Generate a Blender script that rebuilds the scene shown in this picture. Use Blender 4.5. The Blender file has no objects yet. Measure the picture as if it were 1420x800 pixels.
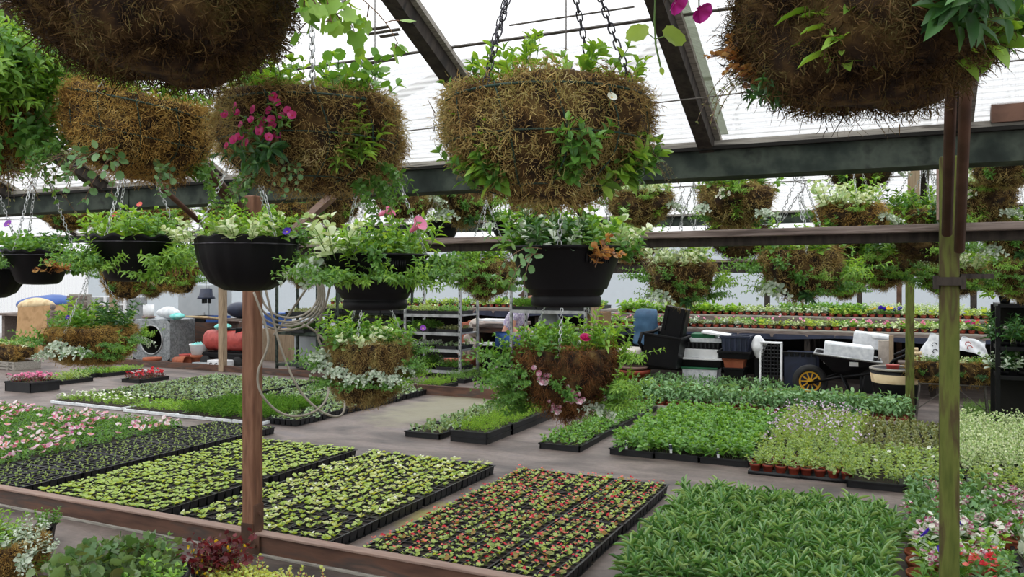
import bpy, math, random
import numpy as np
from mathutils import Vector, Matrix, Euler

# ------------------------------------------------------------------ frame
TH = math.radians(25.6); S_, C_ = math.sin(TH), math.cos(TH)
F, HY, EYE = 1130.0, 385.0, 1.5
ROT = -TH
rnd = random.Random(7)
NP = np.random.default_rng(11)
COL = bpy.context.scene.collection

def W(u, v, z=0.0):                      # greenhouse axes (u along the gutters, v across) -> world
    return Vector((u*C_ + v*S_, -u*S_ + v*C_, z))
def G(px, py, z=0.0):                    # a photo point on the level z
    Y = F*(EYE - z)/(py - HY); return Vector(((px-710)/F*Y, Y, z))
def PX(px, py, Y):                       # a photo point at the distance Y
    return Vector(((px-710)/F*Y, Y, EYE-(py-HY)/F*Y))
def YV(px, v):                           # distance of row v at photo column px
    return v/(C_ + (px-710)/F*S_)
def UV(p):
    return p[0]*C_ - p[1]*S_, p[0]*S_ + p[1]*C_

# ------------------------------------------------------------------ materials
M = {}
def nodes(name):
    m = bpy.data.materials.new(name); m.use_nodes = True
    nt = m.node_tree
    for n in list(nt.nodes): nt.nodes.remove(n)
    out = nt.nodes.new('ShaderNodeOutputMaterial')
    return m, nt, out
def srgb(c):
    if isinstance(c, str):
        c = tuple(int(c[i:i+2], 16)/255 for i in (0, 2, 4))
    return tuple((x/12.92 if x <= .04045 else ((x+.055)/1.055)**2.4) for x in c) + (1.0,)
def ramp(nt, cols, fac, pos=None):
    r = nt.nodes.new('ShaderNodeValToRGB'); e = r.color_ramp.elements
    pos = pos or [i/max(1, len(cols)-1) for i in range(len(cols))]
    while len(e) < len(cols): e.new(.5)
    for k, c in enumerate(cols):
        e[k].position = pos[k]; e[k].color = srgb(c)
    nt.links.new(fac, r.inputs[0]); return r.outputs[0]
def plain(name, cols, scale=8, rough=.6, bump=0, stretch=(1, 1, 1), metal=0, detail=5, spec=.4, pos=None, dist=0):
    m, nt, out = nodes(name)
    b = nt.nodes.new('ShaderNodeBsdfPrincipled'); b.inputs['Roughness'].default_value = rough
    b.inputs['Metallic'].default_value = metal; b.inputs['Specular IOR Level'].default_value = spec
    nt.links.new(b.outputs[0], out.inputs[0])
    if isinstance(cols, str):
        b.inputs['Base Color'].default_value = srgb(cols)
    else:
        tc = nt.nodes.new('ShaderNodeTexCoord'); mp = nt.nodes.new('ShaderNodeMapping')
        mp.inputs['Scale'].default_value = stretch
        nz = nt.nodes.new('ShaderNodeTexNoise'); nz.inputs['Scale'].default_value = scale; nz.inputs['Detail'].default_value = detail
        nz.inputs['Distortion'].default_value = dist
        nt.links.new(tc.outputs['Object'], mp.inputs[0]); nt.links.new(mp.outputs[0], nz.inputs[0])
        n = len(cols); pos = pos or [.3 + .4*i/(n-1) for i in range(n)]
        nt.links.new(ramp(nt, cols, nz.outputs[0], pos), b.inputs['Base Color'])
        if bump:
            bp = nt.nodes.new('ShaderNodeBump'); bp.inputs['Strength'].default_value = bump; bp.inputs['Distance'].default_value = .01
            nt.links.new(nz.outputs[0], bp.inputs['Height']); nt.links.new(bp.outputs[0], b.inputs['Normal'])
    M[name] = m; return m
def leafmat(name, cols, trans=.35, rough=.42, tcol=None, spec=.5):
    m, nt, out = nodes(name)
    g = nt.nodes.new('ShaderNodeNewGeometry')
    col = ramp(nt, cols, g.outputs['Random Per Island'])
    b = nt.nodes.new('ShaderNodeBsdfPrincipled'); b.inputs['Roughness'].default_value = rough; b.inputs['Specular IOR Level'].default_value = spec
    t = nt.nodes.new('ShaderNodeBsdfTranslucent'); mx = nt.nodes.new('ShaderNodeMixShader'); mx.inputs[0].default_value = trans
    nt.links.new(col, b.inputs['Base Color'])
    mu = nt.nodes.new('ShaderNodeMix'); mu.data_type = 'RGBA'; mu.blend_type = 'MULTIPLY'; mu.inputs[0].default_value = 1
    nt.links.new(col, mu.inputs[6]); mu.inputs[7].default_value = tcol or (1.9, 1.6, .55, 1)
    nt.links.new(mu.outputs[2], t.inputs[0])
    nt.links.new(b.outputs[0], mx.inputs[1]); nt.links.new(t.outputs[0], mx.inputs[2]); nt.links.new(mx.outputs[0], out.inputs[0])
    M[name] = m; return m
def strandmat(name, cols):
    m, nt, out = nodes(name)
    g = nt.nodes.new('ShaderNodeNewGeometry')
    tc = nt.nodes.new('ShaderNodeTexCoord'); nz = nt.nodes.new('ShaderNodeTexNoise'); nz.inputs['Scale'].default_value = 11; nz.inputs['Detail'].default_value = 2
    nt.links.new(tc.outputs['Object'], nz.inputs[0])
    ad = nt.nodes.new('ShaderNodeMath'); ad.operation = 'MULTIPLY_ADD'; ad.inputs[1].default_value = .5
    nt.links.new(g.outputs['Random Per Island'], ad.inputs[0])
    s2 = nt.nodes.new('ShaderNodeMath'); s2.operation = 'MULTIPLY_ADD'; s2.inputs[1].default_value = 1.5; s2.inputs[2].default_value = -.5
    nt.links.new(nz.outputs[0], s2.inputs[0]); nt.links.new(s2.outputs[0], ad.inputs[2])
    b = nt.nodes.new('ShaderNodeBsdfPrincipled'); b.inputs['Roughness'].default_value = .8; b.inputs['Specular IOR Level'].default_value = .2
    nt.links.new(ramp(nt, cols, ad.outputs[0]), b.inputs['Base Color'])
    t = nt.nodes.new('ShaderNodeBsdfTranslucent'); mx = nt.nodes.new('ShaderNodeMixShader'); mx.inputs[0].default_value = .18
    nt.links.new(ramp(nt, cols, ad.outputs[0]), t.inputs[0])
    nt.links.new(b.outputs[0], mx.inputs[1]); nt.links.new(t.outputs[0], mx.inputs[2]); nt.links.new(mx.outputs[0], out.inputs[0])
    M[name] = m; return m

leafmat('leaf_bright', ['5f8c34', '7fab46', '9cc45c', '71a044'])
leafmat('leaf_begonia', ['7a9a48', '93ad5a', 'a88a4c', '8aa050'])
leafmat('leaf_mid', ['41702e', '5c8c3e', '78a452', '4e8038'])
leafmat('leaf_deep', ['2a4e2c', '3f6c36', '345c34', '518242'], trans=.25)
leafmat('leaf_vivid', ['4a7a34', '669646', '82ae58', '568640'], trans=.3)
leafmat('leaf_lime', ['8cab48', 'a8c25e', 'b8cc74', '7c9c40'])
leafmat('leaf_yellow', ['9cae54', 'bccb78', 'd4dca0', 'a6b860'])
leafmat('leaf_grey', ['62805a', '86a076', 'a4b894', '709064'], trans=.2)
leafmat('leaf_silver', ['9fb09a', 'c4d0bc', 'dfe6d8', '7f9a7c'], trans=.2, tcol=(1.2, 1.2, .9, 1))
leafmat('leaf_variegated', ['bccc98', 'd4deb4', 'e8ecd0', '98b674', 'b0c888'], trans=.25, tcol=(1.3, 1.3, .8, 1))
leafmat('leaf_bronze', ['8a5a3c', 'b08850', 'c8a868', 'a87450'], tcol=(1.7, 1.2, .6, 1))
leafmat('leaf_burgundy', ['4a1c22', '6a262c', '7c3036', '3a1a1c'], tcol=(1.6, .8, .8, 1))
leafmat('leaf_lance', ['426e3c', '5e8e52', '80ac72', 'a6c696', '4e7c44'], trans=.28, rough=.26, spec=.65)
leafmat('leaf_lamium', ['74904e', '90ac66', 'aac084', '82a05a'])
leafmat('lilac_petal', ['d8cce0', 'b484ac', 'e8e0ea', 'ece8ee', 'a46c9c'], tcol=(1.1, 1, 1.1, 1))
leafmat('leaf_blue', ['4a7446', '66905c', '86ac78', '56824e'], trans=.22)
leafmat('leaf_geranium', ['46683a', '5c7e4a', '789462', '5c6042', '50744a'], trans=.22)
leafmat('leaf_dull', ['66724a', '828e5c', '989a70', '748056'], trans=.2)
leafmat('pink_petal', ['d23a86', 'e04a94', 'c42a70', 'e868a8'], tcol=(1.3, .9, 1.1, 1))
leafmat('soft_pink_petal', ['e88ab0', 'f0a8c4', 'e070a0', 'f4c0d4'], tcol=(1.2, .9, 1, 1))
leafmat('mixed_petal', ['e0628c', 'f4f2ee', 'f6f4f0', 'c84a94', 'f4f2ee', 'f0a090', 'f6f2f4', 'e8c0dc', 'd8606c', 'f4f0f4'], tcol=(1.1, .9, 1, 1))
leafmat('magenta_petal', ['c832a0', 'd84ab0'], tcol=(1.3, .8, 1.2, 1))
leafmat('white_petal', ['f2f2ea', 'faf8f2', 'e8ecd8'], tcol=(1.1, 1.1, 1, 1))
leafmat('red_petal', ['c8243a', 'd83a4c', 'e04a50', 'b01c34'], tcol=(1.3, .7, .7, 1))
leafmat('violet_petal', ['3a1a9a', '4a22b0', '5a2cc0'], tcol=(1, .8, 1.4, 1))
leafmat('purple_petal', ['8a3ab0', 'a050c4', '9444b8'], tcol=(1.1, .8, 1.2, 1))
leafmat('yellow_petal', ['e8c020', 'f0cc30', 'e0b018'], tcol=(1.2, 1.1, .6, 1))
leafmat('wine_petal', ['8c2450', 'f2e8ec', 'a83264', 'f0dce4'], tcol=(1.2, .9, 1, 1))
leafmat('salmon_petal', ['e86a60', 'f08a78', 'e05a6a'], tcol=(1.2, .9, .9, 1))
leafmat('stem_green', ['6a8a40', '587a38', '7a9a4c'], trans=.1)
leafmat('stem_brown', ['6a4a34', '7c5c40', '54402e'], trans=.05)
strandmat('moss_strand', ['2c1d0f', '624a28', '917446', 'ae945c', 'b8a66a', '928a4c', 'd0c090'])
strandmat('moss_gold', ['3a260f', '7c5a2a', 'a88444', 'c2a05a', 'b8a05c', 'd2bc84'])
strandmat('moss_shaded', ['130d07', '281b0f', '46331d', '6e5634', '58522c', '80704c'])  # moss colours darkened to imitate shade on baskets seen from below
strandmat('moss_rust', ['22140b', '4a2e1a', '704a2a', '92683e', '845a34'])
plain('moss_core', ['120c07', '2a1c0f', '4e3a1e', '6a5630'], 24, .95, .6)
plain('soil', ['1c1613', '2c231d', '3a2e26'], 60, .95, .4)
plain('black_plastic', ['09090b', '0e0e10', '131416'], 5, .45, spec=.18)
plain('tray_plastic', ['121315', '1a1b1d', '232427'], 9, .5)
plain('floor_sheet', '6f6661')
plain('gutter_metal', ['1d2420', '2b342e', '434b42', '181d1a'], 7, .7, .25, (1, 1, 1), 0, 8, spec=.2)
plain('dark_slot', '14130f', rough=.9)  # near-black for slots, hollows and the added shade panels
plain('old_wood', ['4a3f39', '6e615a', '857870', '5a4d45'], 7, .85, .35, (.6, 9, 9))
plain('grey_wood', ['6a6660', '8a857c', 'a39e94', '55514b'], 8, .85, .35, (.6, 9, 9))
plain('pale_wood', ['7a6650', '948068', 'a8947a', '6a5844'], 7, .8, .25, (9, 9, .6))
plain('rafter_wood', ['1e1a16', '2d2722', '3c352e', '181512'], 6, .85, .3, (4, 4, 1))
plain('rail_rust', ['3a2b25', '533b30', '66493b', '4a403b', '74594c'], 4, .75, .35, (.5, 3, 3), .1, 8)
plain('rail_top', ['7c655b', '937c70', '886d60'], 6, .75, .2, (.6, 4, 4))
plain('post_rust', ['5c3e30', '74503c', '86604a', '684836'], 6, .75, .35, (5, 5, .6), .05, 8)
plain('post_moss', ['363e16', '4a541c', '5a6128', '443820', '4e5a22'], 5, .85, .4, (5, 5, .7), 0, 8)
plain('pipe_rust', ['3c2a20', '543a2c', '6a4c3c'], 9, .7, .3)
plain('galvanised', ['8d9294', 'a4a9ab', '7c8183', 'b5b9ba'], 14, .45, .1, (1, 1, 1), .55)
plain('steel', ['8a8c8c', 'a8aaaa', 'c0c2c2'], 10, .4, 0, (1, 1, 1), .6)
plain('chain_steel', ['8e9090', 'b4b6b6', 'd0d2d2'], 40, .35, 0, (1, 1, 1), .7)
plain('chain_dark', ['2c2a30', '45434a', '5e5c62'], 40, .45, 0, (1, 1, 1), .6)
plain('wire_green', '1f3a30', rough=.5)
plain('wire_rust', ['4a4642', '6a645e'], 40, .7)
plain('terracotta', ['84452e', '9a5438', 'a86244'], 10, .75)
plain('red_pot', ['6c2a1c', '853624', '98442e'], 10, .6)
plain('white_plastic', ['d8dadc', 'e8e9ea', 'f2f2f2'], 6, .5)
plain('polystyrene', ['c8ccd0', 'dcdfe2', 'eceeef'], 20, .8, .1)
plain('green_plastic', ['1c5a3a', '256a46'], 6, .45)
plain('navy_plastic', ['1c2233', '262d42', '1a1e2c'], 6, .45)
plain('blue_plastic', ['2a4a8a', '345a9c'], 6, .5)
plain('teal_cloth', ['4ab0a8', '7accc4', 'a8e0da'], 12, .8)
plain('cream_sheet', ['c8b08a', 'd8c49c', 'b89c74'], 6, .8)
plain('board_brown', ['a8845a', 'b8946a', '98764e'], 5, .85, .1)
plain('red_paint', ['9a3a34', 'b04a42', '8a302c'], 8, .5)
plain('brick', ['9a5a48', 'b06a54', '84503f'], 14, .9, .4)
plain('stone', ['8a8078', 'a89e94', 'bcb2a8', '766c64'], 8, .9, .5)
plain('rubber', ['1c1c1c', '2a2a2a'], 12, .8)
plain('yellow_paint', ['c8941c', 'd8a828'], 10, .5)
plain('seat_blue', ['2c4a66', '3a5c7a', '466a88'], 6, .6)
plain('cabinet_grey', ['9aa0a4', 'a8adb0'], 4, .6)
plain('hose_grey', ['7a7468', '938c7e', 'a39c8e'], 12, .55)
plain('ink', '28282c')
plain('skin', ['c08a74', 'cc9880'], 10, .6)
plain('denim', ['2f4f86', '3d62a0', '4a70ac'], 30, .9)
plain('hair', ['3a2a20', '4a3628'], 40, .7)
plain('floral_cloth', ['e6e2ea', 'd8d0e0', '9a88b8', 'f0eef2', '786a9c'], 26, .9)
plain('fabric_white', ['c8c0b4', 'd8d2c8'], 12, .9)
plain('tan_weave', ['6a5238', '8a6e4c', '54402a'], 30, .9, .5, (1, 1, 6))

def floor_material():
    m, nt, out = nodes('ground_cover_fabric'); L = nt.links.new
    tc = nt.nodes.new('ShaderNodeTexCoord')
    def noise(sc, det=6, st=(1, 1, 1), dist=0):
        mp = nt.nodes.new('ShaderNodeMapping'); mp.inputs['Scale'].default_value = st; L(tc.outputs['Object'], mp.inputs[0])
        n = nt.nodes.new('ShaderNodeTexNoise'); n.inputs['Scale'].default_value = sc; n.inputs['Detail'].default_value = det
        n.inputs['Distortion'].default_value = dist; L(mp.outputs[0], n.inputs[0]); return n.outputs[0]
    base = ramp(nt, ['413a37', '625751', '7b6e67', '696060'], noise(1.3, 9, (1, 2.2, 1), .6), [.3, .45, .6, .75])
    fine = ramp(nt, ['000000', 'ffffff'], noise(26, 4), [.35, .7])
    mx = nt.nodes.new('ShaderNodeMix'); mx.data_type = 'RGBA'; mx.blend_type = 'MULTIPLY'; mx.inputs[0].default_value = .22
    L(base, mx.inputs[6]); L(fine, mx.inputs[7])
    # algae film in two places
    sp = nt.nodes.new('ShaderNodeSeparateXYZ'); L(tc.outputs['Object'], sp.inputs[0])
    def near(cx, cy, rx, ry):
        a = nt.nodes.new('ShaderNodeMath'); a.operation = 'MULTIPLY_ADD'; a.inputs[1].default_value = 1/rx; a.inputs[2].default_value = -cx/rx; L(sp.outputs[0], a.inputs[0])
        b = nt.nodes.new('ShaderNodeMath'); b.operation = 'MULTIPLY_ADD'; b.inputs[1].default_value = 1/ry; b.inputs[2].default_value = -cy/ry; L(sp.outputs[1], b.inputs[0])
        a2 = nt.nodes.new('ShaderNodeMath'); a2.operation = 'MULTIPLY'; L(a.outputs[0], a2.inputs[0]); L(a.outputs[0], a2.inputs[1])
        b2 = nt.nodes.new('ShaderNodeMath'); b2.operation = 'MULTIPLY_ADD'; L(b.outputs[0], b2.inputs[0]); L(b.outputs[0], b2.inputs[1]); L(a2.outputs[0], b2.inputs[2])
        s = nt.nodes.new('ShaderNodeMath'); s.operation = 'SUBTRACT'; s.inputs[0].default_value = 1.35; L(b2.outputs[0], s.inputs[1])
        n = nt.nodes.new('ShaderNodeMath'); n.operation = 'MULTIPLY_ADD'; n.inputs[1].default_value = 2.4; n.inputs[2].default_value = -1.2; L(noise(5, 6), n.inputs[0])
        t = nt.nodes.new('ShaderNodeMath'); t.operation = 'ADD'; t.use_clamp = True; L(s.outputs[0], t.inputs[0]); L(n.outputs[0], t.inputs[1])
        return t.outputs[0]
    cur = mx.outputs[2]
    for (cx, cy, rx, ry, col) in ((-2.45, 4.4, .36, .4, '8a8440'), (-4.8, 8.2, .5, 1.3, '7c7762')):
        m2 = nt.nodes.new('ShaderNodeMix'); m2.data_type = 'RGBA'; L(near(cx, cy, rx, ry), m2.inputs[0]); L(cur, m2.inputs[6]); m2.inputs[7].default_value = srgb(col); cur = m2.outputs[2]
    b = nt.nodes.new('ShaderNodeBsdfPrincipled'); b.inputs['Specular IOR Level'].default_value = .45
    L(cur, b.inputs['Base Color']); 
    rr = nt.nodes.new('ShaderNodeMapRange'); rr.inputs[3].default_value = .38; rr.inputs[4].default_value = .75; L(noise(2.2, 5), rr.inputs[0]); L(rr.outputs[0], b.inputs['Roughness'])
    bp = nt.nodes.new('ShaderNodeBump'); bp.inputs['Strength'].default_value = .5; bp.inputs['Distance'].default_value = .03
    L(noise(3.2, 7, (1, 2.5, 1), .8), bp.inputs['Height']); L(bp.outputs[0], b.inputs['Normal']); L(b.outputs[0], out.inputs[0])
    M['floor'] = m
floor_material()

def sheet_material(name, clear, tint, white, lines, dirt, scat=.3):
    """Translucent twin-wall sheet: part lets the sky through, part scatters it; flutes run along local X."""
    m, nt, out = nodes(name); L = nt.links.new
    tc = nt.nodes.new('ShaderNodeTexCoord')
    w = nt.nodes.new('ShaderNodeTexWave'); w.wave_type = 'BANDS'; w.bands_direction = 'Y'; w.inputs['Scale'].default_value = lines
    w.inputs['Distortion'].default_value = .3; w.inputs['Detail'].default_value = 1
    L(tc.outputs['Object'], w.inputs[0])
    mp = nt.nodes.new('ShaderNodeMapping'); mp.inputs['Scale'].default_value = (.4, 7, 1); L(tc.outputs['Object'], mp.inputs[0])
    n = nt.nodes.new('ShaderNodeTexNoise'); n.inputs['Scale'].default_value = 2.2; n.inputs['Detail'].default_value = 7; L(mp.outputs[0], n.inputs[0])
    d = nt.nodes.new('ShaderNodeMapRange'); d.inputs[1].default_value = .62; d.inputs[2].default_value = .74; d.inputs[4].default_value = dirt; L(n.outputs[0], d.inputs[0])
    a = nt.nodes.new('ShaderNodeMath'); a.operation = 'MULTIPLY_ADD'; a.inputs[1].default_value = .38; a.use_clamp = True; L(w.outputs['Fac'], a.inputs[0]); L(d.outputs[0], a.inputs[2])
    tr = nt.nodes.new('ShaderNodeBsdfTransparent'); tr.inputs[0].default_value = clear
    tl = nt.nodes.new('ShaderNodeBsdfTranslucent'); tl.inputs[0].default_value = tint
    df = nt.nodes.new('ShaderNodeBsdfDiffuse'); df.inputs[0].default_value = white
    m1 = nt.nodes.new('ShaderNodeMixShader'); m1.inputs[0].default_value = .25; L(tl.outputs[0], m1.inputs[1]); L(df.outputs[0], m1.inputs[2])
    m2 = nt.nodes.new('ShaderNodeMixShader'); L(tr.outputs[0], m2.inputs[1]); L(m1.outputs[0], m2.inputs[2])
    ad = nt.nodes.new('ShaderNodeMath'); ad.operation = 'ADD'; ad.inputs[1].default_value = scat; ad.use_clamp = True; L(a.outputs[0], ad.inputs[0]); L(ad.outputs[0], m2.inputs[0])
    L(m2.outputs[0], out.inputs[0]); M[name] = m
sheet_material('moss_film', (.55, .57, .52, 1), (.35, .37, .3, 1), (.25, .27, .2, 1), 60, .9)
sheet_material('roof_sheet', (.97, .98, 1, 1), (.6, .6, .6, 1), (.45, .45, .44, 1), 9, .4, .36)
sheet_material('wall_sheet', (.62, .72, .82, 1), (.5, .58, .66, 1), (.45, .5, .55, 1), 5, .45)

# ------------------------------------------------------------------ mesh builder
class MB:
    def __init__(s): s.V = []; s.Q = []; s.T = []; s.qm = []; s.tm = []; s.n = 0
    def add(s, V, Q=None, T=None, m=0):
        V = np.asarray(V, float).reshape(-1, 3)
        if Q is not None and len(Q):
            Q = np.asarray(Q, int).reshape(-1, 4) + s.n; s.Q.append(Q); s.qm.append(np.full(len(Q), m))
        if T is not None and len(T):
            T = np.asarray(T, int).reshape(-1, 3) + s.n; s.T.append(T); s.tm.append(np.full(len(T), m))
        s.V.append(V); s.n += len(V); return s
    def box(s, c, d, m=0, rz=0, rx=0, ry=0, taper=1.0):
        x, y, z = d[0]/2, d[1]/2, d[2]/2; t = taper
        V = np.array([(-x*t, -y*t, -z), (x*t, -y*t, -z), (x*t, y*t, -z), (-x*t, y*t, -z), (-x, -y, z), (x, -y, z), (x, y, z), (-x, y, z)])
        R = np.array(Euler((rx, ry, rz)).to_matrix()); V = V @ R.T + np.array(c)
        return s.add(V, [(0, 3, 2, 1), (4, 5, 6, 7), (0, 1, 5, 4), (1, 2, 6, 5), (2, 3, 7, 6), (3, 0, 4, 7)], m=m)
    def tube(s, P, r, m=0, k=5, cap=True, closed=False):
        P = [Vector(p) for p in P]; n = len(P); rr = r if hasattr(r, '__len__') else [r]*n
        V = []; ref = Vector((0.13, 0.27, .95))
        for i in range(n):
            a = P[(i-1) % n] if closed else P[max(0, i-1)]; b = P[(i+1) % n] if closed else P[min(n-1, i+1)]
            d = (b-a); d = d.normalized() if d.length > 1e-9 else Vector((0, 0, 1))
            x = ref - ref.dot(d)*d
            if x.length < .05: x = Vector((1, 0, 0)) - d.x*d
            x.normalize(); ref = x.copy(); y = d.cross(x)
            for j in range(k):
                t = 2*math.pi*j/k; V.append(P[i] + (x*math.cos(t) + y*math.sin(t))*rr[i])
        Q = []; mm = n if closed else n-1
        for i in range(mm):
            i2 = (i+1) % n
            for j in range(k): Q.append((i*k+j, i*k+(j+1) % k, i2*k+(j+1) % k, i2*k+j))
        T = []
        if cap and not closed:
            for j in range(1, k-1): T += [(0, j+1, j), ((n-1)*k, (n-1)*k+j, (n-1)*k+j+1)]
        return s.add([tuple(v) for v in V], Q, T, m)
    def lathe(s, prof, k=24, m=0, c=(0, 0, 0), sx=1, sy=1, wob=None):
        V = []
        for i, (r, z) in enumerate(prof):
            for j in range(k):
                t = 2*math.pi*j/k; q = r*(wob(t, i) if wob else 1)
                V.append((c[0]+q*math.cos(t)*sx, c[1]+q*math.sin(t)*sy, c[2]+z))
        Q = [(i*k+j, i*k+(j+1) % k, (i+1)*k+(j+1) % k, (i+1)*k+j) for i in range(len(prof)-1) for j in range(k)]
        return s.add(V, Q, m=m)
    def disc(s, c, r, k=20, m=0):
        V = [tuple(c)] + [(c[0]+r*math.cos(2*math.pi*j/k), c[1]+r*math.sin(2*math.pi*j/k), c[2]) for j in range(k)]
        return s.add(V, None, [(0, 1+j, 1+(j+1) % k) for j in range(k)], m)
    def quad(s, a, b, c, d, m=0): return s.add([a, b, c, d], [(0, 1, 2, 3)], m=m)
    def leaves(s, kind, P, D, U, L, Wd, m=0):
        TV, TQ, TT = TPL[kind]
        P = np.asarray(P, float).reshape(-1, 3); N = len(P)
        if not N: return s
        D = np.asarray(D, float).reshape(-1, 3); D = D/np.maximum(1e-9, np.linalg.norm(D, axis=1, keepdims=True))
        U = np.broadcast_to(np.asarray(U, float), (N, 3)); U = U - (U*D).sum(1, keepdims=True)*D
        bad = np.linalg.norm(U, axis=1) < 1e-3; U = np.where(bad[:, None], np.cross(D, [(1., 0, 0)]), U)
        U = U/np.maximum(1e-9, np.linalg.norm(U, axis=1, keepdims=True)); X = np.cross(D, U)
        L = np.broadcast_to(np.asarray(L, float), (N,)); Wd = np.broadcast_to(np.asarray(Wd, float), (N,))
        V = P[:, None, :] + X[:, None, :]*(TV[None, :, 0:1]*Wd[:, None, None]) + D[:, None, :]*(TV[None, :, 1:2]*L[:, None, None]) + U[:, None, :]*(TV[None, :, 2:3]*L[:, None, None])
        k = len(TV); off = (np.arange(N)*k)[:, None, None]
        Q = (TQ[None]+off).reshape(-1, 4) if len(TQ) else None; T = (TT[None]+off).reshape(-1, 3) if len(TT) else None
        return s.add(V.reshape(-1, 3), Q, T, m)
    def merge(s, o, mat=None, dm=0):
        if not o.n: return s
        V = np.concatenate(o.V)
        if mat is not None:
            A = np.array(mat); V = V @ A[:3, :3].T + A[:3, 3]
        base = s.n; s.V.append(V); s.n += len(V)
        for q, mm in zip(o.Q, o.qm): s.Q.append(q+base); s.qm.append(mm+dm)
        for t, mm in zip(o.T, o.tm): s.T.append(t+base); s.tm.append(mm+dm)
        return s
    def mesh(s, name, mats, smooth=True):
        me = bpy.data.meshes.new(name)
        V = np.concatenate(s.V) if s.V else np.zeros((0, 3))
        Q = np.concatenate(s.Q) if s.Q else np.zeros((0, 4), int); T = np.concatenate(s.T) if s.T else np.zeros((0, 3), int)
        qm = np.concatenate(s.qm) if s.qm else np.zeros(0, int); tm = np.concatenate(s.tm) if s.tm else np.zeros(0, int)
        me.vertices.add(len(V)); me.vertices.foreach_set('co', V.astype(np.float32).ravel())
        me.loops.add(Q.size + T.size); me.polygons.add(len(Q)+len(T))
        me.loops.foreach_set('vertex_index', np.concatenate([Q.ravel(), T.ravel()]).astype(np.int32))
        me.polygons.foreach_set('loop_start', np.concatenate([np.arange(len(Q))*4, len(Q)*4+np.arange(len(T))*3]).astype(np.int32))
        me.polygons.foreach_set('material_index', np.concatenate([qm, tm]).astype(np.int32))
        me.polygons.foreach_set('use_smooth', np.full(len(Q)+len(T), smooth))
        for x in (mats if isinstance(mats, (list, tuple)) else [mats]): me.materials.append(M[x])
        me.update(calc_edges=True); return me

# leaf outlines: (verts: x across, y along, z lift), quads, tris
def strip_leaf(ws, ys, fold=.25, droop=.25, cup=0):
    V = [(0, 0, 0)]
    for w, y in zip(ws, ys):
        z = -droop*y*y
        V += [(-w, y, z+fold*w), (0, y, z), (w, y, z+fold*w)]
    V.append((0, 1, -droop)); n = len(ws); e = 1+3*n
    T = [(0, 2, 1), (0, 3, 2), (e, 1+3*(n-1), 2+3*(n-1)), (e, 2+3*(n-1), 3+3*(n-1))]
    Q = []
    for i in range(n-1):
        a = 1+3*i; Q += [(a, a+1, a+4, a+3), (a+1, a+2, a+5, a+4)]
    return np.array(V, float), np.array(Q, int).reshape(-1, 4), np.array(T, int)
def fan_leaf(f, k, cup=.1, c=.45):
    V = [(0, c, -cup)]
    for j in range(k):
        t = 2*math.pi*j/k; r = f(t); V.append((r*.55*math.sin(t), c - r*.5*math.cos(t), cup*.25*math.sin(3*t)))
    T = [(0, 1+(j+1) % k, 1+j) for j in range(k)]
    return np.array(V, float), np.zeros((0, 4), int), np.array(T, int)
TPL = {
 'ovate': strip_leaf([.34, .5, .36], [.2, .48, .78]),
 'lance': strip_leaf([.4, .5, .38], [.22, .5, .78], .3, .35),
 'strap': strip_leaf([.4, .5, .42], [.2, .55, .85], .3, .2),
 'round': strip_leaf([.38, .54, .46], [.14, .45, .82], .18, .15),
 'simple': (np.array([(0, 0, 0), (-.5, .5, .1), (.5, .5, .1), (0, 1, -.15)], float), np.zeros((0, 4), int), np.array([(0, 3, 1), (0, 2, 3)])),
 'lobed': fan_leaf(lambda t: .92*(1 + .13*math.cos(7*t)) * (.55 if abs(math.atan2(math.sin(t), math.cos(t))) < .25 else 1), 28),
 'scallop': fan_leaf(lambda t: .98*(1 + .06*math.cos(10*t)), 30, .14),
 'petal': strip_leaf([.42, .6, .5], [.25, .6, .88], .1, -.15),
}

# ------------------------------------------------------------------ objects
KIDS = {}
def obj(name, me, parent=None, loc=None, rot=None, scale=None):
    o = bpy.data.objects.new(name, me); COL.objects.link(o)
    if parent is not None: o.parent = parent; KIDS.setdefault(parent.name, []).append(o)
    if loc is not None: o.location = loc
    if rot is not None: o.rotation_euler = rot
    if scale is not None: o.scale = (scale,)*3 if not hasattr(scale, '__len__') else scale
    return o
def tag(o, label, cat, group=None, kind=None):
    o['label'] = label; o['category'] = cat
    if group: o['group'] = group
    if kind: o['kind'] = kind
    return o
def thing(name, label, cat, loc, rz=0.0, group=None, rot=None):
    o = bpy.data.objects.new(name, None); COL.objects.link(o); o.empty_display_size = .05
    o.location = loc; o.rotation_euler = rot if rot else (0, 0, rz); return tag(o, label, cat, group)
def struct(name, me, loc=None, rot=None, label=None, cat=None):
    o = obj(name, me, None, loc, rot); o['kind'] = 'structure'
    if label: o['label'] = label
    if cat: o['category'] = cat
    return o
def bevel(o, w=.008, n=2):
    b = o.modifiers.new('edge', 'BEVEL'); b.width = w; b.segments = n; b.limit_method = 'ANGLE'; b.angle_limit = math.radians(40); return o
def copy_thing(src, loc, rz=None, label=None, group=None):
    r = src.copy(); COL.objects.link(r); r.location = loc
    if rz is not None: r.rotation_euler = (0, 0, rz)
    if label: r['label'] = label
    if group: r['group'] = group
    for ch in KIDS.get(src.name, []):
        c = ch.copy(); COL.objects.link(c); c.parent = r
        for g in KIDS.get(ch.name, []):
            d = g.copy(); COL.objects.link(d); d.parent = c
    return r
SKY, SUN, EXPOSURE = 2.2, 1.2, 0.1
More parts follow.
